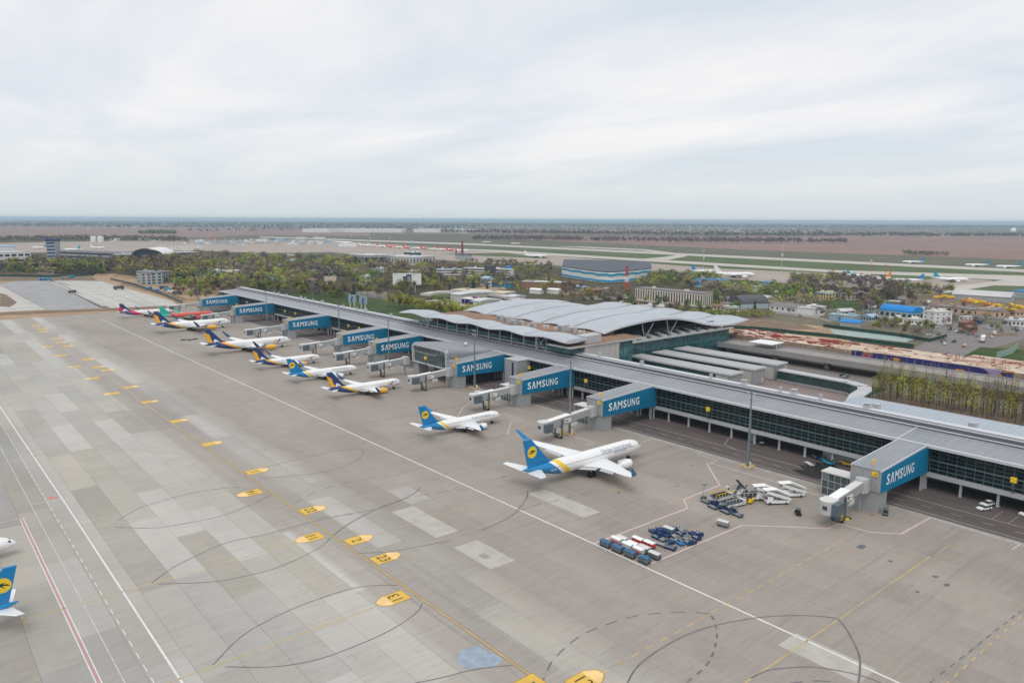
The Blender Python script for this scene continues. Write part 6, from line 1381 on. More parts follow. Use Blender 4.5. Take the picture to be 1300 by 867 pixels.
# old terminal at the left
block('terminal_wing', 'long low grey-blue terminal wing left of the arched hall', (76,328), (144,331), 40, 15, BL['w_grey'], BL['r_grey'], 2, 20, strip_=True, wh=.5)
block('terminal_wing', 'white low terminal block joining the arched hall on its left', (144,331), (171,331), 40, 13, BL['w_white'], BL['r_pale'], 2, 8, strip_=True, wh=.4)
block('terminal_wing', 'long low terminal wing right of the arched hall', (205,330), (254,328), 40, 13, BL['w_grey'], BL['r_pale'], 2, 16, strip_=True, wh=.5)
block('terminal_wing', 'white blocky terminal building at the left picture edge', (-30,337), (40,334), 50, 20, BL['w_white'], BL['r_pale'], 2, 8, ww=.7, wh=.4)
block('hangar', 'light blue hangar roofs at the left picture edge', (-20,326), (22,325), 60, 20, BL['w_white'], mat('light_blue_roof', (.18,.40,.62), .5))
t, ln = block('control_tower', 'square control tower with pale and dark blue bands', (60,328), (71,328), 22, 34, BL['w_grey'], M['navy'], 5, 1, wcol='navy', strip_=True, wh=.5)
b = MB(); b.box(-1, ln + 1, -1, 23, 34.8, 39); b.build('lookout_cabin', M['navy'], t)
t, ln = block('arched_terminal', 'old terminal with large white arched roof and dark glass front', (172,331), (206,331), 60, 8, M['winglass'], BL['w_white'])
n = 16; pf = [(ln*(.5 - .62*math.cos(PI*k/n)), 8 + 16*math.sin(PI*k/n)) for k in range(n+1)]
b = MB(); b.add([(x, -8, z) for x, z in pf] + [(x, 60, z) for x, z in pf], [(i, n+1+i, n+2+i, i+1) for i in range(n)]); b.add([(x*.96+ln*.02, -2, z*.9) for x, z in pf], [tuple(range(n+1))], 1)
b.build('arched_roof', [BL['w_white'], M['winglass']], t)
block('cargo_hall', 'large grey hall with dark end behind the central trees', (441,334), (470,336), 60, 16, BL['w_grey'], BL['r_pale'], 1, 4, ww=.8)
block('cargo_hall', 'wide pale grey hall before the red-tailed aircraft row', (470,334), (524,337), 60, 14, BL['r_pale'], BL['r_pale'], 1, 14, ww=.3)
block('kiosk', 'blue and yellow sports hall among the central trees', (445,332), (464,333), 20, 7, BL['w_yellow'], BL['r_blue'])
block('kiosk', 'turquoise glass block right of the wide grey hall', (513,327), (524,328), 20, 12, M['tealglass'], BL['w_white'])
for pl, pr, w in (((384,295),(417,295.5),'left of three on the horizon'), ((420,295),(510,295.5),'widest of three on the horizon'), ((525,295.2),(600,296),'right of three on the horizon')): block('warehouse', f'long white warehouse, {w}', pl, pr, 150, 21, BL['w_white'], BL['w_white'], group='white warehouses on the horizon')
for px, w in ((119,'leftmost of the tank row'),(128,'second of the tank row')):
    x, y = at(px, 307); t = thing('storage_tank', f'white storage tank, {w} beyond the old terminal', 'storage tank', (x, y, -.4), 0, 'white storage tanks'); b = MB(); b.cyl((0,0,0),(0,0,18),10,n=16); b.build('tank_shell', BL['w_white'], t); b = MB(); b.cyl((0,0,18),(0,0,20),10.2,3,n=16); b.build('tank_roof', BL['w_white'], t)
for px, py, w_, w in ((138,306,8,'small one right of the tanks'),(175,306,10,'pale, left of the red-roofed one'),(188,306,9,'pale, between two others'),(325,307,12,'white, left of the light mast row'),(375,304,12,'white roofed, left one of two'),(397,304,12,'white roofed, right one of two'),(350,305,10,'blue grey'),(430,313,22,'pale flat')): block('hangar', f'low distant airfield hangar, {w}', (px,py), (px+w_,py+.2), 25, 8, BL['w_white'] if w_ != 10 else BL['w_blue'], BL['w_white'], group='distant airfield hangars')
block('hangar', 'distant hangar with bright red roof', (258,308), (274,308.3), 30, 8, BL['w_beige'], M['redp'])
# striped hangar with curved front
A_, B_, C_ = at(713,350), at(771,358.5), at(827,353)
D_, E__ = at(826,333,13), at(716,330,13)
t = thing('striped_hangar', 'large hangar with white front, wavy blue stripes and dark roof', 'hangar', (A_[0], A_[1], 0)); O = (A_[0], A_[1], 0)
fr = cr([A_, at(742,355), B_, at(800,356.5), C_], 4); out = [tuple(p) for p in fr] + [D_, E__]
area = sum(out[i][0]*out[(i+1) % len(out)][1] - out[(i+1) % len(out)][0]*out[i][1] for i in range(len(out)))
if area < 0: out = out[::-1]
b = MB(O); b.prism(out, -.5, 13); b.build('wall', M['whitep'], t)
b = MB(O); b.prism([(x, y) for x, y in out], 13, 14.2); b.build('roof', mat('hangar_roof', (.055,.065,.085), .6, var=.2, scale=.05), t)
def hstripe(z0, z1, mt, nm, amp):
    m_ = MB(O); P = [Vector(p) for p in cr(fr, 3)]; V = []; c_ = -RM[:2, 2]
    n_ = Vector((c_[0], c_[1])).normalized() * -.4
    for i, p in enumerate(P): w_ = amp*math.sin(i*.9); V += [(p.x + n_.x, p.y + n_.y, z0 + w_), (p.x + n_.x, p.y + n_.y, z1 + w_)]
    m_.add(V, [(2*i, 2*i+2, 2*i+3, 2*i+1) for i in range(len(P)-1)]); m_.build(nm, mt, t)
hstripe(8.2, 11.4, M['cyan'], 'upper_stripe', .5); hstripe(.3, 3.0, mat('sky_blue_paint', (.03,.33,.58), .5), 'lower_stripe', .2)
# billboard
def billboard(pl, pr, zt, zb, label, dark=True, base='w_white'):
    A = Vector(at(*pl)); B = Vector(at(*pr)); d = B - A; Ln = d.length; t = thing('billboard', label, 'billboard', (A.x, A.y, 0), math.atan2(d.y, d.x))
    b = MB(); b.box(0, Ln, -.6, .6, zb, zt); f = b.build('panel', BL[base], t)
    if dark:
        b = MB(); b.box(Ln*.36, Ln*.66, -.68, -.62, zb + .5, zt - 3.4); b.box(Ln*.48, Ln*.66, -.68, -.62, zt - 3.4, zt - 1.2); b.build('print', mat('print_dark', (.04,.06,.09), .5), f)
        b = MB(); b.box(Ln*.52, Ln*.63, -.72, -.69, zb + .8, zt - 3.5); b.build('print', mat('print_grey', (.25,.30,.38), .5), f)
        b = MB(); b.box(Ln*.03, Ln*.20, -.72, -.62, zt - 1.3, zt - .9); b.box(Ln*.72, Ln*.87, -.72, -.62, zt - 1.3, zt - .9); b.build('print', mat('print_line', (.2,.25,.35), .5), f)
    for u in (.2, .78): b = MB(); b.cyl((Ln*u, 0, -.4), (Ln*u, 0, zb), .6, n=8); b.build('leg', M['offwhite'], t)
block('building', 'building with purple and orange mural wall between the flyover decks', (586,389), (640,395), 10, 7.5, M['mural'], BL['w_white'])
block('building', 'pale oval-roofed building above the flyover left of the wave roof', (572,378), (640,383), 22, 8, BL['w_grey'], BL['w_cream'])
billboard((499,371), (535,371), 21.5, 8.5, 'large white billboard with a dark printed picture, on two legs behind the avenue of trees')
billboard((412,362), (427,362), 11, 5, 'orange backed billboard among the central trees', False, 'w_cream')
for px, py in ((443,390),(457,392)): billboard((px,py), (px+9,py+1), 12, 5, 'small roadside advertising board with a blue poster by the avenue, ' + ('left of two' if px == 443 else 'right of two'), True, 'w_blue')
billboard((1176,508), (1185,509), 11, 7, 'blue advertising board among the trees behind the barrel-roofed hall', True, 'w_blue')
# red and white lattice mast, chimneys, water tower, radar dome
def lattice(px, py, h, w, label, cols):
    x, y = at(px, py); t = thing('radio_mast', label, 'mast', (x, y, 0)); n_ = len(cols)
    for i, c in enumerate(cols):
        z0, z1 = h*i/n_, h*(i+1)/n_; w0, w1 = w*(1 - .8*i/n_), w*(1 - .8*(i+1)/n_); b = MB()
        for a in range(4):
            sx, sy = ((1,1),(1,-1),(-1,-1),(-1,1))[a]; tx, ty = ((1,1),(1,-1),(-1,-1),(-1,1))[(a+1) % 4]
            b.cyl((sx*w0, sy*w0, z0), (sx*w1, sy*w1, z1), .32, n=4); b.cyl((sx*w0, sy*w0, z0), (tx*w1, ty*w1, z1), .22, n=4); b.cyl((sx*w0, sy*w0, z0), (tx*w0, ty*w0, z0), .22, n=4)
        b.build('lattice_section', M[c], t)
lattice(795, 378, 34, 2.4, 'red and white lattice radio mast behind the wave roof', ['whitep','redp','redp','whitep','redp','redp'])
def chimney(px, py, h, r, label, cols):
    x, y = at(px, py); t = thing('chimney', label, 'chimney', (x, y, -.4)); n_ = len(cols)
    for i, c in enumerate(cols): b = MB(); b.cyl((0,0,h*i/n_), (0,0,h*(i+1)/n_), r*(1-.4*i/n_), r*(1-.4*(i+1)/n_), 10); b.build('chimney_band', M[c], t)
M['maroon'] = mat('maroon_paint', (.22, .03, .06), .7)
chimney(587, 327, 36, 3.0, 'tall maroon chimney beyond the central trees', ['greym','maroon','maroon','maroon']); chimney(579, 328, 19, 2.2, 'shorter maroon chimney left of the tall one', ['greym','maroon','maroon'])
block('boiler_house', 'grey boiler house at the foot of the maroon chimneys', (578,329), (592,330), 16, 9, BL['w_grey'], BL['r_dark'], roofshape='gable')
x, y = at(1286, 298); t = thing('radar_dome', 'white radar dome on the horizon at the right', 'radar dome', (x, y, 0)); bm_ = bmesh.new(); bmesh.ops.create_uvsphere(bm_, u_segments=20, v_segments=12, radius=17); me = bpy.data.meshes.new('dome'); bm_.to_mesh(me); bm_.free(); me.materials.append(M['whitep']); o = link('dome', me, t); o.location = (0, 0, 26); b = MB(); b.cyl((0,0,0),(0,0,14),9,n=12); b.build('base_tower', M['cream'], t)
# yard vehicles (yellow machines), lorry, cars, construction machines
def machine(px, py, deg, col, lab, s=1.0, group='yellow municipal machines in the depot yard'):
    t = thing('work_vehicle', lab, 'work vehicle', (0,0,0), 0, group)
    b = MB(); b.box(-4, 4, -1.2, 1.2, .8, 1.4); b.box(-4, 1.4, -1.2, 1.2, 1.4, 2.9); b.build('body', M[col], t)
    b = MB(); b.extr([(1.8,1.4),(3.9,1.4),(3.9,2.2),(3.5,3.1),(1.8,3.1)], -1.15, 1.15); b.build('cabin', M[col], t); b = MB(); b.box(3.5, 3.95, -1.0, 1.0, 2.2, 2.9); b.build('windscreen', M['winglass'], t); wheels(t, (-2.6, 2.7), (-1.1, 1.1), .55, .35)
    put(t, px, py, deg); t.scale = (s, s, s); return t
rr_ = random.Random(5)
for px, py in [(1190,379),(1198,377.5),(1214,375),(1206,379),(1222,383),(1228,385),(1234,384),(1240,386),(1246,385),(1252,388),(1231,382),(1239,383),(1284,389),(1290,391),(1296,392),(1287,396),(1293,397),(1280,394),(1260,389),(1268,390),(1299,397),(1286,401)]:
    machine(px, py, rr_.uniform(0, 180), rr_.choice(('yel','yel','yel','orange')), 'yellow or orange municipal machine parked in the depot yard', 1.0)
lorry = thing('articulated_lorry', 'lorry with maroon side and white front trailer on the road at the right', 'lorry', (0,0,0))
b = MB(); b.box(-8, 4, -1.25, 1.25, 1.2, 4.0); b.build('trailer', M['whitep'], lorry); b = MB(); b.box(-7.6, 4, -1.3, -1.26, 1.3, 3.9); b.box(-7.6, 4, 1.26, 1.3, 1.3, 3.9); b.build('curtain_side', M['crimson'], lorry); b = MB(); b.box(4.6, 6.8, -1.2, 1.2, .8, 3.6); b.build('cab', M['whitep'], lorry); b = MB(); b.box(6.7, 6.85, -1.0, 1.0, 2.2, 3.2); b.build('windscreen', M['winglass'], lorry); wheels(lorry, (-6,-4.8,5.6), (-1.1,1.1), .5, .35)
x, y = at(1248, 433); place(lorry, x, y, math.radians(15))
put(car('redp', 'red and white car in the parking yard before the gatehouse'), 1239, 419, 20); put(car('whitep', 'white van on the road beyond the lorry', None, True, 'van', 5.4), 1262, 424, 30)
put(machine(1240, 411, 0, 'navy', 'dark blue lorry parked at the right of the parking yard', 1.0, 'lorries by the parking yard'), 1240, 411, 60)
put(car('whitep', 'white car parked beside the white cube building'), 1189, 416, 100); put(car('offwhite', 'pale car in front of the white cube building steps'), 1196, 414, 10)
machine(92, 372, 5, 'darkwall', 'dark machine on the new pale concrete behind the far airliners', 1.0, 'construction machines on the new apron'); put(machine(152, 368, 0, 'darkwall', 'grey heap-like paver on the new pale concrete', 1.4, 'construction machines on the new apron'), 151, 367.5, 5)
for k, (px, py, c) in enumerate(((60,356,'cyan'),(55,356,'brightblue'),(91,353,'cyan'),(190,368,'brightblue'),(200,371,'brightblue'),(212,369,'cyan'),(218,372,'whitep'),(208,367,'darkwall'),(225,374,'darkwall'),(83,354,'greym'))): machine(px, py, 20*k, c, 'van or container on the earth strip at the edge of the new apron', 1.2, 'vans and containers along the new apron edge')
rr_ = random.Random(11)
for k in range(16):
    px, py = rr_.choice(((555,388),(585,396),(660,402),(1110,500),(1085,480),(1130,416),(1150,419),(1210,420),(1270,436),(1035,432)))
    put(car(rr_.choice(('whitep','offwhite','greym','black','redp')), 'small car on the landside roads and yards behind the terminal', 'cars on the landside roads'), px + rr_.uniform(-14, 14), py + rr_.uniform(-3, 3), rr_.uniform(0, 180))

# ------------------------------------------------------------------ trees
def leafmat(name, c, v=.35):
    q = NT(name, .85, .1); oi = q.t.nodes.new('ShaderNodeObjectInfo'); n = q.noise(q.pos, .18, 3, .6); n2 = q.noise(q.pos, .02, 3, .5)
    hs = q.t.nodes.new('ShaderNodeHueSaturation'); q.L((*c, 1), hs.inputs['Color']); q.L(q.mr(oi.outputs['Random'], 0, 1, .485, .52), hs.inputs['Hue'])
    q.L(q.math('MULTIPLY', q.mr(n, .3, .7, 1 - v, 1 + v), q.math('MULTIPLY', q.mr(oi.outputs['Random'], 0, 1, .75, 1.3), q.mr(n2, .35, .65, .75, 1.3))), hs.inputs['Value'])
    q.b.inputs['Roughness'].default_value = .9
    return q.out(hs.outputs[0])
LEAF = dict(bare=leafmat('bare_twigs', (.18, .135, .10)), bud=leafmat('budding_leaves', (.23, .22, .05)), green=leafmat('fresh_leaves', (.16, .22, .035)), pine=leafmat('pine_needles', (.035, .075, .045)), grove=leafmat('olive_leaves', (.27, .265, .04)), mauve=leafmat('mauve_twigs', (.14, .108, .10)), dark=leafmat('dull_green_leaves', (.11, .13, .05)), pink=leafmat('blossom', (.40, .08, .17)))
BARK = mat('bark', (.15, .115, .09), .9, var=.2)
def crown_quads(kind, H, R_, n, sz, rs):
    """n small leaf clumps spread through the crown volume"""
    if kind == 'pine':
        t = rs.random(n); z = H*(.12 + .86*t); r = R_*(1.05 - t)*np.sqrt(rs.random(n)); 
    elif kind == 'poplar':
        t = rs.random(n); z = H*(.25 + .75*t); r = R_*.55*np.sin(PI*np.clip(.12 + .84*t, 0, 1))*np.sqrt(rs.random(n))
    else:
        nl = 9; ca = rs.uniform(0, 2*PI, nl); cr_ = R_*rs.uniform(.1, .62, nl); cz = H*rs.uniform(.42, .84, nl); cs = R_*rs.uniform(.32, .52, nl)
        k = rs.integers(0, nl, n); d = rs.normal(size=(n, 3)); d /= np.linalg.norm(d, axis=1)[:, None]; q = rs.random(n)**.4
        px = cr_[k]*np.cos(ca[k]) + d[:, 0]*cs[k]*q; py = cr_[k]*np.sin(ca[k]) + d[:, 1]*cs[k]*q; z = cz[k] + d[:, 2]*cs[k]*q*.9*(H/(2.2*R_))
        C = np.stack([px, py, np.clip(z, H*.2, H)], 1); return quads(C, sz, rs)
    a = rs.uniform(0, 2*PI, n); return quads(np.stack([r*np.cos(a), r*np.sin(a), z], 1), sz, rs)
def quads(C, sz, rs):
    n = len(C); ctr = np.array([C[:, 0].mean(), C[:, 1].mean(), C[:, 2].mean()*.85]); d = C - ctr; d /= np.linalg.norm(d, axis=1)[:, None] + 1e-6
    nn = d*.8 + np.array([0, 0, .75]) + rs.normal(size=(n, 3))*.38; nn /= np.linalg.norm(nn, axis=1)[:, None]
    w = rs.normal(size=(n, 3)); u = np.cross(nn, w); u /= np.linalg.norm(u, axis=1)[:, None]; v = np.cross(nn, u)
    s = sz*rs.uniform(.55, 1.25, n)[:, None]/2
    return np.stack([C - u*s - v*s*.7, C + u*s - v*s*.8, C + u*s*.8 + v*s, C - u*s + v*s*.7], 1).reshape(-1, 3)
def mesh_np(name, V, F, mats, mi=None):
    me = bpy.data.meshes.new(name); me.vertices.add(len(V)); me.vertices.foreach_set('co', np.asarray(V, np.float32).ravel()); k = F.shape[1]
    me.loops.add(F.size); me.loops.foreach_set('vertex_index', F.ravel().astype(np.int32)); me.polygons.add(len(F)); me.polygons.foreach_set('loop_start', np.arange(0, F.size, k, dtype=np.int32)); me.polygons.foreach_set('loop_total', np.full(len(F), k, np.int32))
    for m_ in mats: me.materials.append(m_)
    if mi is not None: me.polygons.foreach_set('material_index', mi.astype(np.int32))
    me.update(calc_edges=True); me.validate(); return me
def trunk_mesh(H, kind, rs):
    b = MB(); r0 = .028*H*.6
    b.cyl((0,0,-.5), (0,0,H*.35), r0, r0*.75, 6); b.cyl((0,0,H*.35), (rs.uniform(-.3,.3), rs.uniform(-.3,.3), H*.92), r0*.75, r0*.15, 5)
    if kind != 'pine':
        for k in range(7):
            a = rs.uniform(0, 2*PI); z = H*rs.uniform(.28, .6); l = H*rs.uniform(.18, .32)*(.45 if kind == 'poplar' else 1); b.cyl((0,0,z), (l*math.cos(a), l*math.sin(a), z + l*(1.5 if kind == 'poplar' else .9)), r0*.45, r0*.08, 4)
    return b
TREE = {}
def tree_variants(key, kind, leaf, H, R_, n, sz, nv=3):
    L_ = []
    for k in range(nv):
        rs = np.random.default_rng(hash((key, k)) % 1000 if False else (sum(map(ord, key)) * 7 + k)); V = crown_quads(kind, H, R_, n, sz, rs); F = np.arange(len(V)).reshape(-1, 4)
        cm_ = mesh_np('crown', V, F, [LEAF[leaf]]); tb = trunk_mesh(H, kind, rs); tm = bpy.data.meshes.new('trunk'); tm.from_pydata(tb.v, [], tb.f); tm.materials.append(BARK); L_.append((cm_, tm))
    TREE[key] = L_
tree_variants('row_bare', 'poplar', 'bare', 19, 5.2, 520, .28); tree_variants('row_bud', 'poplar', 'grove', 14, 5.6, 430, .36)
tree_variants('bare', 'round', 'bare', 12, 5, 700, .55); tree_variants('bud', 'round', 'bud', 11, 4.6, 620, .65); tree_variants('green', 'round', 'green', 11, 4.8, 700, .7); tree_variants('mauve', 'round', 'mauve', 13, 5.2, 700, .55); tree_variants('dark', 'round', 'dark', 12, 4.6, 650, .65); tree_variants('pine', 'pine', 'pine', 14, 3.0, 500, .8); tree_variants('avenue', 'round', 'grove', 9, 3.3, 480, .5); tree_variants('pink', 'round', 'pink', 9, 4, 500, .6)
NTREE = [0]
def tree(key, x, y, s, label, group, z=-.2):
    t = thing('tree' if key != 'pine' else 'conifer_tree', label, 'tree', (x, y, z), random.uniform(0, 6.28), group); t.scale = (s*random.uniform(.9,1.1), s*random.uniform(.9,1.1), s*random.uniform(.88,1.15)); c, tk = random.choice(TREE[key]); link('crown', c, t); link('trunk', tk, t); NTREE[0] += 1; return t
def inpoly(x, y, P):
    r = False; j = len(P) - 1
    for i in range(len(P)):
        if (P[i][1] > y) != (P[j][1] > y) and x < (P[j][0]-P[i][0])*(y-P[i][1])/(P[j][1]-P[i][1]) + P[i][0]: r = not r
        j = i
    return r
def scatter(P, n, rs, mind=0):
    xs = [p[0] for p in P]; ys = [p[1] for p in P]; out = []; tries = 0
    while len(out) < n and tries < n*60:
        tries += 1; x = rs.uniform(min(xs), max(xs)); y = rs.uniform(min(ys), max(ys))
        if not inpoly(x, y, P): continue
        if mind and any((x-a)**2 + (y-b_)**2 < mind*mind for a, b_ in out[-150:]): continue
        out.append((x, y))
    return out
# double row behind the barrel-roofed hall
for k in range(34):
    for r in range(3):
        y = 156 - k*3.0 + random.uniform(-1.2, 1.2); x = 352 + r*6.5 + random.uniform(-1.8, 1.8); bud = random.random() < (.8, .6, .12)[r]
        tree('row_bud' if bud else 'row_bare', x, y, random.uniform(.8, 1.12), 'slender tree with yellow-green leaves in the row behind the barrel-roofed hall' if bud else 'tall bare brown tree in the row behind the barrel-roofed hall', 'tree row behind the barrel-roofed hall, leafing' if bud else 'tree row behind the barrel-roofed hall, bare')
# avenue behind the pier
for k in range(22):
    for r in range(2): tree('avenue', 362 + r*12 + random.uniform(-1, 1), 440 + k*8.2 + random.uniform(-1.5, 1.5), random.uniform(1.4, 1.8), 'small yellow-green tree with visible trunk in the avenue behind the pier', 'avenue trees behind the pier')
rs_ = random.Random(21)
def pick(mix, x=None, y=None): 
    u = rs_.random(); a = 0
    if x is not None: u = (.5 + .5*math.sin(x/23 + 2.1*math.sin(y/37)) * math.cos(y/29 + 1.7*math.sin(x/41)) + .16*(u - .5)) % 1.0
    for k_, w in mix:
        a += w
        if u < a: return k_
    return mix[-1][0]
WORD = dict(bare='bare brown', bud='budding olive', green='fresh green', mauve='bare mauve-brown', dark='dull green', pine='dark', pink='blossoming pink')
def named(P, n, mix, where, mind=5, smin=.8, smax=1.25, px=True):
    P = [at(*p) for p in P] if px else P
    for x, y in scatter(P, n, rs_, mind):
        k_ = pick(mix, x, y); tree(k_, x, y, rs_.uniform(smin, smax), f'{WORD[k_]} {"conifer" if k_ == "pine" else "tree"} {where}', f'{WORD[k_]} trees {where}')
M1 = [('bare', .3), ('bud', .25), ('mauve', .2), ('green', .1), ('dark', .1), ('pine', .05)]
named([(300,386),(300,372),(330,366),(430,372),(500,378),(500,366),(560,362),(560,372),(440,384),(420,384),(330,372)], 62, M1, 'in the belt behind the far half of the pier', 7, 1.05, 1.6)
named([(690,376),(790,383),(800,378),(900,392),(970,397),(940,398),(860,399),(760,389),(690,381)], 44, [('bud', .3), ('bare', .2), ('dark', .3), ('green', .2)], 'between the wave roof and the office block', 6, .6, 1.0)
named([(1040,372),(1130,376),(1180,390),(1140,396),(1110,398),(1085,385)], 24, [('bare', .3), ('mauve', .3), ('bud', .3), ('green', .1)], 'in the settlement right of the hub', 8)
named([(1100,412),(1185,415),(1190,424),(1105,420)], 10, [('bud', .6), ('bare', .4)], 'around the hall with the blue arched roof', 8, .6, .9)
named([(238,384),(250,372),(300,366),(300,384)], 18, [('bud', .4), ('bare', .4), ('green', .2)], 'just beyond the far pier end', 9)
named([(560,376),(640,368),(660,366),(600,358),(540,362)], 22, M1, 'around the flyover left of the hub', 9)
for px, py, k_, s in ((812,397,'pink',1.0),(1105,398,'mauve',1.6),(1098,402,'mauve',1.5),(958,394,'pine',.7),(935,392,'green',.9),(1140,414,'green',.8),(1075,398,'green',.5)):
    x, y = at(px, py); tree(k_, x, y, s, {'pink': 'single pink blossoming tree at the foot of the radio mast', 'mauve': 'large bare brown tree left of the hall with the blue arched roof', 'pine': 'dark conifer in front of the arched hangar', 'green': 'small fresh green tree near the settlement buildings'}[k_], {'pink': None, 'mauve': 'pair of large bare trees', 'pine': None, 'green': 'small green settlement trees'}[k_])
# masses of woodland further off: too many to tell apart
def wood(name, label, P, n, mix, Hm=12, nq=46, px=True, group=None, sz=1.7, rf=.42, clear=0.0):
    P = [at(*p) for p in P] if px else P; rs = np.random.default_rng(len(name) + n); pts = [p for p in scatter(P, n, rs_) if not clear or math.sin(p[0]/31 + 1.3*math.sin(p[1]/57)) * math.sin(p[1]/43 + .9) < clear]
    keys = [m_[0] for m_ in mix]; Vs = []; MI = []
    for x, y in pts:
        k_ = pick(mix, x*.6, y*.6); s = rs.uniform(.55, 1.3); H = Hm*s; V = crown_quads('pine' if k_ == 'pine' else 'round', H, H*(.22 if k_ == 'pine' else rf), nq, sz*s*(Hm/14)**.6, rs); V[:, 0] += x; V[:, 1] += y; V[:, 2] -= .4; Vs.append(V); MI.append(np.full(nq, keys.index(k_)))
    V = np.concatenate(Vs); me = mesh_np(name, V, np.arange(len(V)).reshape(-1, 4), [LEAF[k_] for k_ in keys], np.concatenate(MI)); o = link(name, me); o['kind'] = 'stuff'; o['label'] = label; o['category'] = 'woodland'
M2 = [('bare', .36), ('bud', .24), ('mauve', .20), ('green', .06), ('dark', .10), ('pine', .04)]
wood('woodland', 'mixed spring woodland in brown and olive behind the far half of the pier', [(298,372),(430,368),(560,366),(560,345),(440,334),(250,326),(225,342),(260,368)], 1150, M2, 16, 220, sz=1.1, rf=.5, clear=.30)
wood('woodland', 'belt of trees around the blocks left of the pier end', [(222,374),(298,378),(300,350),(222,332),(120,336),(40,342),(-60,340),(-60,350),(130,349),(175,354),(225,362)], 900, M2 + [], 15, 120, sz=1.5, rf=.5)
wood('woodland', 'trees standing before the old terminal wings', [(-60,330),(90,331),(250,329),(250,334),(100,340),(-60,338)], 330, M2, 13, 90, sz=1.8, rf=.5, clear=.5)
wood('woodland', 'yellow-green willow clump before the old terminal', [(62,341),(110,343),(112,348),(60,346)], 60, [('green', .5), ('grove', .5)], 17, 60)
wood('woodland', 'woodland between the striped hangar and the flyover', [(560,366),(700,374),(790,383),(800,372),(712,364),(700,338),(640,334),(540,336),(540,350)], 420, M2, 11, 140, sz=1.15, rf=.5, clear=.5)
wood('woodland', 'trees between the office block and the far apron', [(800,364),(892,366),(900,388),(940,386),(1040,392),(1035,378),(1040,368),(960,366),(900,352),(830,352)], 420, [('bare', .35), ('bud', .2), ('dark', .25), ('green', .1), ('mauve', .1)], 12, 130, sz=1.2, rf=.5, clear=.6)
wood('woodland', 'trees in front of the distant parked airliners on the right', [(1000,366),(1040,374),(1180,382),(1215,372),(1150,365),(1060,352),(1010,352)], 420, [('bare', .35), ('mauve', .35), ('bud', .2), ('dark', .1)], 11, 120, sz=1.2, rf=.5, clear=.55)
wood('undergrowth', 'bushes and young trees along the construction site', [(850,396),(985,399),(980,404),(860,402)], 160, [('bud', .3), ('dark', .4), ('green', .3)], 5, 30)
wood('treeline', 'long distant shelter belt of bare trees across the ploughed fields, near one', [(600,303.6),(860,306.5),(1075,307.8),(1075,309.2),(860,308.4),(600,305.2)], 900, [('mauve', .6), ('bare', .4)], 19, 26, sz=3)
wood('treeline', 'second shelter belt of bare trees closer to the horizon', [(560,295.2),(900,299),(1100,299.6),(1300,300.4),(1300,301.2),(1100,300.6),(900,300),(560,296)], 1300, [('mauve', .5), ('dark', .5)], 22, 16, sz=4.5)
wood('treeline', 'belt of distant trees beyond the old terminal', [(-40,304.5),(110,302.5),(235,304),(240,308),(110,306.5),(-40,309)], 900, [('mauve', .4), ('bare', .3), ('dark', .3)], 15, 24, sz=3)
wood('treeline', 'dark copse on the fields above the old terminal', [(175,296),(222,295),(224,297.5),(178,297.5)], 300, [('dark', .7), ('pine', .3)], 16, 20, sz=3.5)
wood('far_forest', 'blue-green forest along the horizon', [(-120,283.2),(500,284),(1000,286.5),(1450,287.5),(1450,289.2),(1000,289.8),(620,288),(560,291),(320,290.5),(-120,287)], 5200, [('dark', .6), ('mauve', .4)], 20, 9, sz=10)
wood('far_forest', 'scattered hedges and groves beyond the white warehouses', [(230,292),(600,291),(900,293),(1080,294),(1060,297),(600,294.5),(380,293.6),(230,295.5)], 420, [('dark', .5), ('mauve', .5)], 16, 14, sz=5)
wood('scrub', 'low scrub patch at the runway edge on the right', [(1145,321),(1205,322.5),(1203,326),(1150,325)], 160, [('dark', .5), ('bare', .5)], 9, 24, sz=2.2)
wood('scattered_trees', 'loose trees and bushes around the yards and houses on the right', [(1000,380),(1150,376),(1300,400),(1300,432),(1240,442),(1150,432),(1060,414),(1000,404)], 120, [('bud', .35), ('bare', .35), ('green', .1), ('mauve', .2)], 8, 120, sz=.9, rf=.45, clear=.7)
wood('scattered_trees', 'loose trees along the landside roads left of the wave roof', [(540,376),(650,374),(640,400),(560,402)], 46, [('bud', .5), ('green', .2), ('bare', .3)], 8, 120, sz=.9, rf=.45)
rr_ = random.Random(31)
for px, py in ((455,352),(480,346),(520,356),(330,338),(350,344),(372,336),(395,350),(545,360),(540,346),(610,362),(300,332),(285,340),(318,328),(420,342),(500,340),(385,360),(465,362),(235,340),(242,334),(228,346),(15,344),(36,340),(48,347),(322,352),(338,360),(410,352),(430,336),(360,328),(308,345)):
    w_ = rr_.uniform(7, 15); block('house', 'small pale or grey roofed building half hidden in the central woodland', (px, py), (px + w_, py + rr_.uniform(-1.5, 1.5)), rr_.uniform(9, 14), rr_.uniform(5, 11), rr_.choice((BL['w_white'], BL['w_beige'], BL['w_cream'], BL['w_grey'])), rr_.choice((BL['r_grey'], BL['r_pale'], BL['r_brown'], BL['w_blue'])), 2, 4, roofshape=rr_.choice(('flat', 'gable')), group='small buildings in the central woodland')
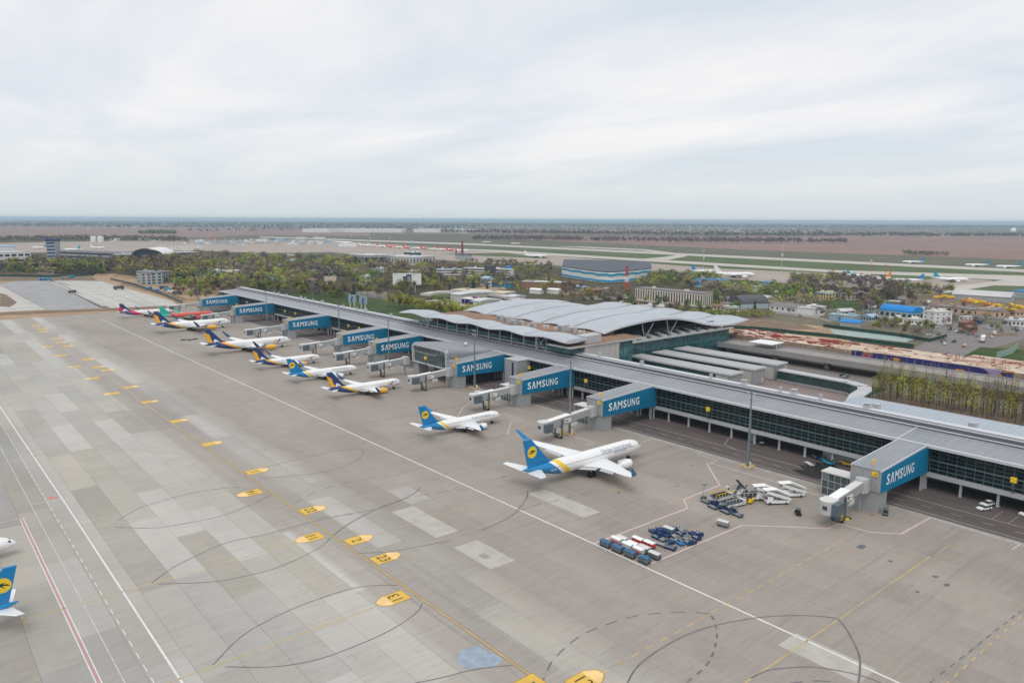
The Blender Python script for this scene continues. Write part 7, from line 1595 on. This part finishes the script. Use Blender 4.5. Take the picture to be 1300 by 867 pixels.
for px, py in ((905,394),(925,397),(1000,379),(1012,384),(1125,387),(1140,384),(1155,396),(1170,389),(1106,409),(1216,417),(1230,421),(1290,402),(1148,373),(898,378),(915,385),(965,382),(985,376),(1068,402),(1095,395),(1176,402),(730,368),(745,374),(760,370),(690,359),(720,362)):
    w_ = rr_.uniform(8, 20); block('shed', 'small shed or house among the trees and yards beyond the terminal', (px, py), (px + w_, py + rr_.uniform(-1, 1.8)), rr_.uniform(6, 11), rr_.uniform(3, 5.5), rr_.choice((BL['w_white'], BL['w_beige'], BL['w_cream'], BL['w_palegreen'], BL['w_brick'])), rr_.choice((BL['r_grey'], BL['r_pale'], BL['r_brown'], BL['w_blue'], BL['r_pale'])), 1, 4, roofshape=rr_.choice(('flat', 'gable', 'gable')), group='small sheds and houses beyond the terminal')
for px, py, c in ((1120,394,'dirt2'),(1150,402,'dirt'),(1090,402,'road'),(1220,400,'grassdull'),(1000,386,'dirt2'),(1270,424,'dirt2'),(930,388,'grassdull'),(720,372,'dirt2'),(760,378,'road'),(620,366,'dirt'),(600,384,'road'),(580,392,'grass2'),(470,372,'road'),(350,350,'dirt2')):
    sheet('ground_patch', [(px - 22, py - .5), (px - 5, py - 2.6), (px + 20, py - 1.5), (px + 24, py + 1.2), (px, py + 2.4), (px - 20, py + 1.8)], M[c], -.24 + random.random()*.01)
for k in range(46):
    px, py = rr_.choice(((1215,418),(1230,424),(1200,432),(1260,430),(1245,415),(1150,406),(1190,418),(1175,424),(1210,440),(940,400),(1110,404),(1290,420),(595,394),(640,400),(560,384)))
    put(car(rr_.choice(('whitep','offwhite','greym','black','redp','navy')), 'small car on the landside roads and yards behind the terminal', 'cars on the landside roads'), px + rr_.uniform(-16, 16), py + rr_.uniform(-3, 3), rr_.uniform(0, 180))
# far villages: countless small pale houses
b = MB(); hrs = random.Random(9)
for k in range(300):
    px = hrs.gauss(820, 190) if k % 3 else hrs.uniform(100, 1300); py = hrs.uniform(287.5, 294.5) + (px - 650)*.0045; x, y = at(px, py); s = hrs.uniform(6, 16); h = hrs.uniform(4, 8); b.box(x, x+s, y, y+s*1.2, -.6, h, hrs.choice((0, 0, 1, 2)))
b.build('far_village_houses', [BL['w_white'], BL['r_brown'], BL['w_beige']], None, kind='stuff', label='scattered pale village houses near the horizon')
b = MB()
for k in range(160):
    px = hrs.uniform(230, 420); py = hrs.uniform(305, 311); x, y = at(px, py); s = hrs.uniform(5, 14); b.box(x, x+s, y, y+s, -.6, hrs.uniform(3, 6), hrs.choice((0, 1, 2)))
for k in range(130):
    px = hrs.uniform(200, 255); py = hrs.uniform(312, 318); x, y = at(px, py); b.box(x, x+4.3, y, y+2, -.4, 1.2, 0)
b.build('far_sheds_and_cars', [BL['w_white'], BL['w_blue'], BL['w_beige']], None, kind='stuff', label='parked cars and small sheds around the old terminal')

# ------------------------------------------------------------------ haze: one closed box around everything
m = MB(); m.box(R0 - 40, R1 + 40, R0 - 40, R1 + 40, -1.7, 95)
hm = bpy.data.materials.new('haze_air'); hm.use_nodes = True; t = hm.node_tree; t.nodes.clear()
pv = t.nodes.new('ShaderNodeVolumePrincipled'); ou = t.nodes.new('ShaderNodeOutputMaterial'); t.links.new(pv.outputs[0], ou.inputs['Volume'])
pv.inputs['Color'].default_value = (.62, .82, .98, 1); pv.inputs['Density'].default_value = .00007; pv.inputs['Anisotropy'].default_value = .0
m.build('haze', hm, None, kind='stuff')
print('trees as things', NTREE[0], 'script size ok')
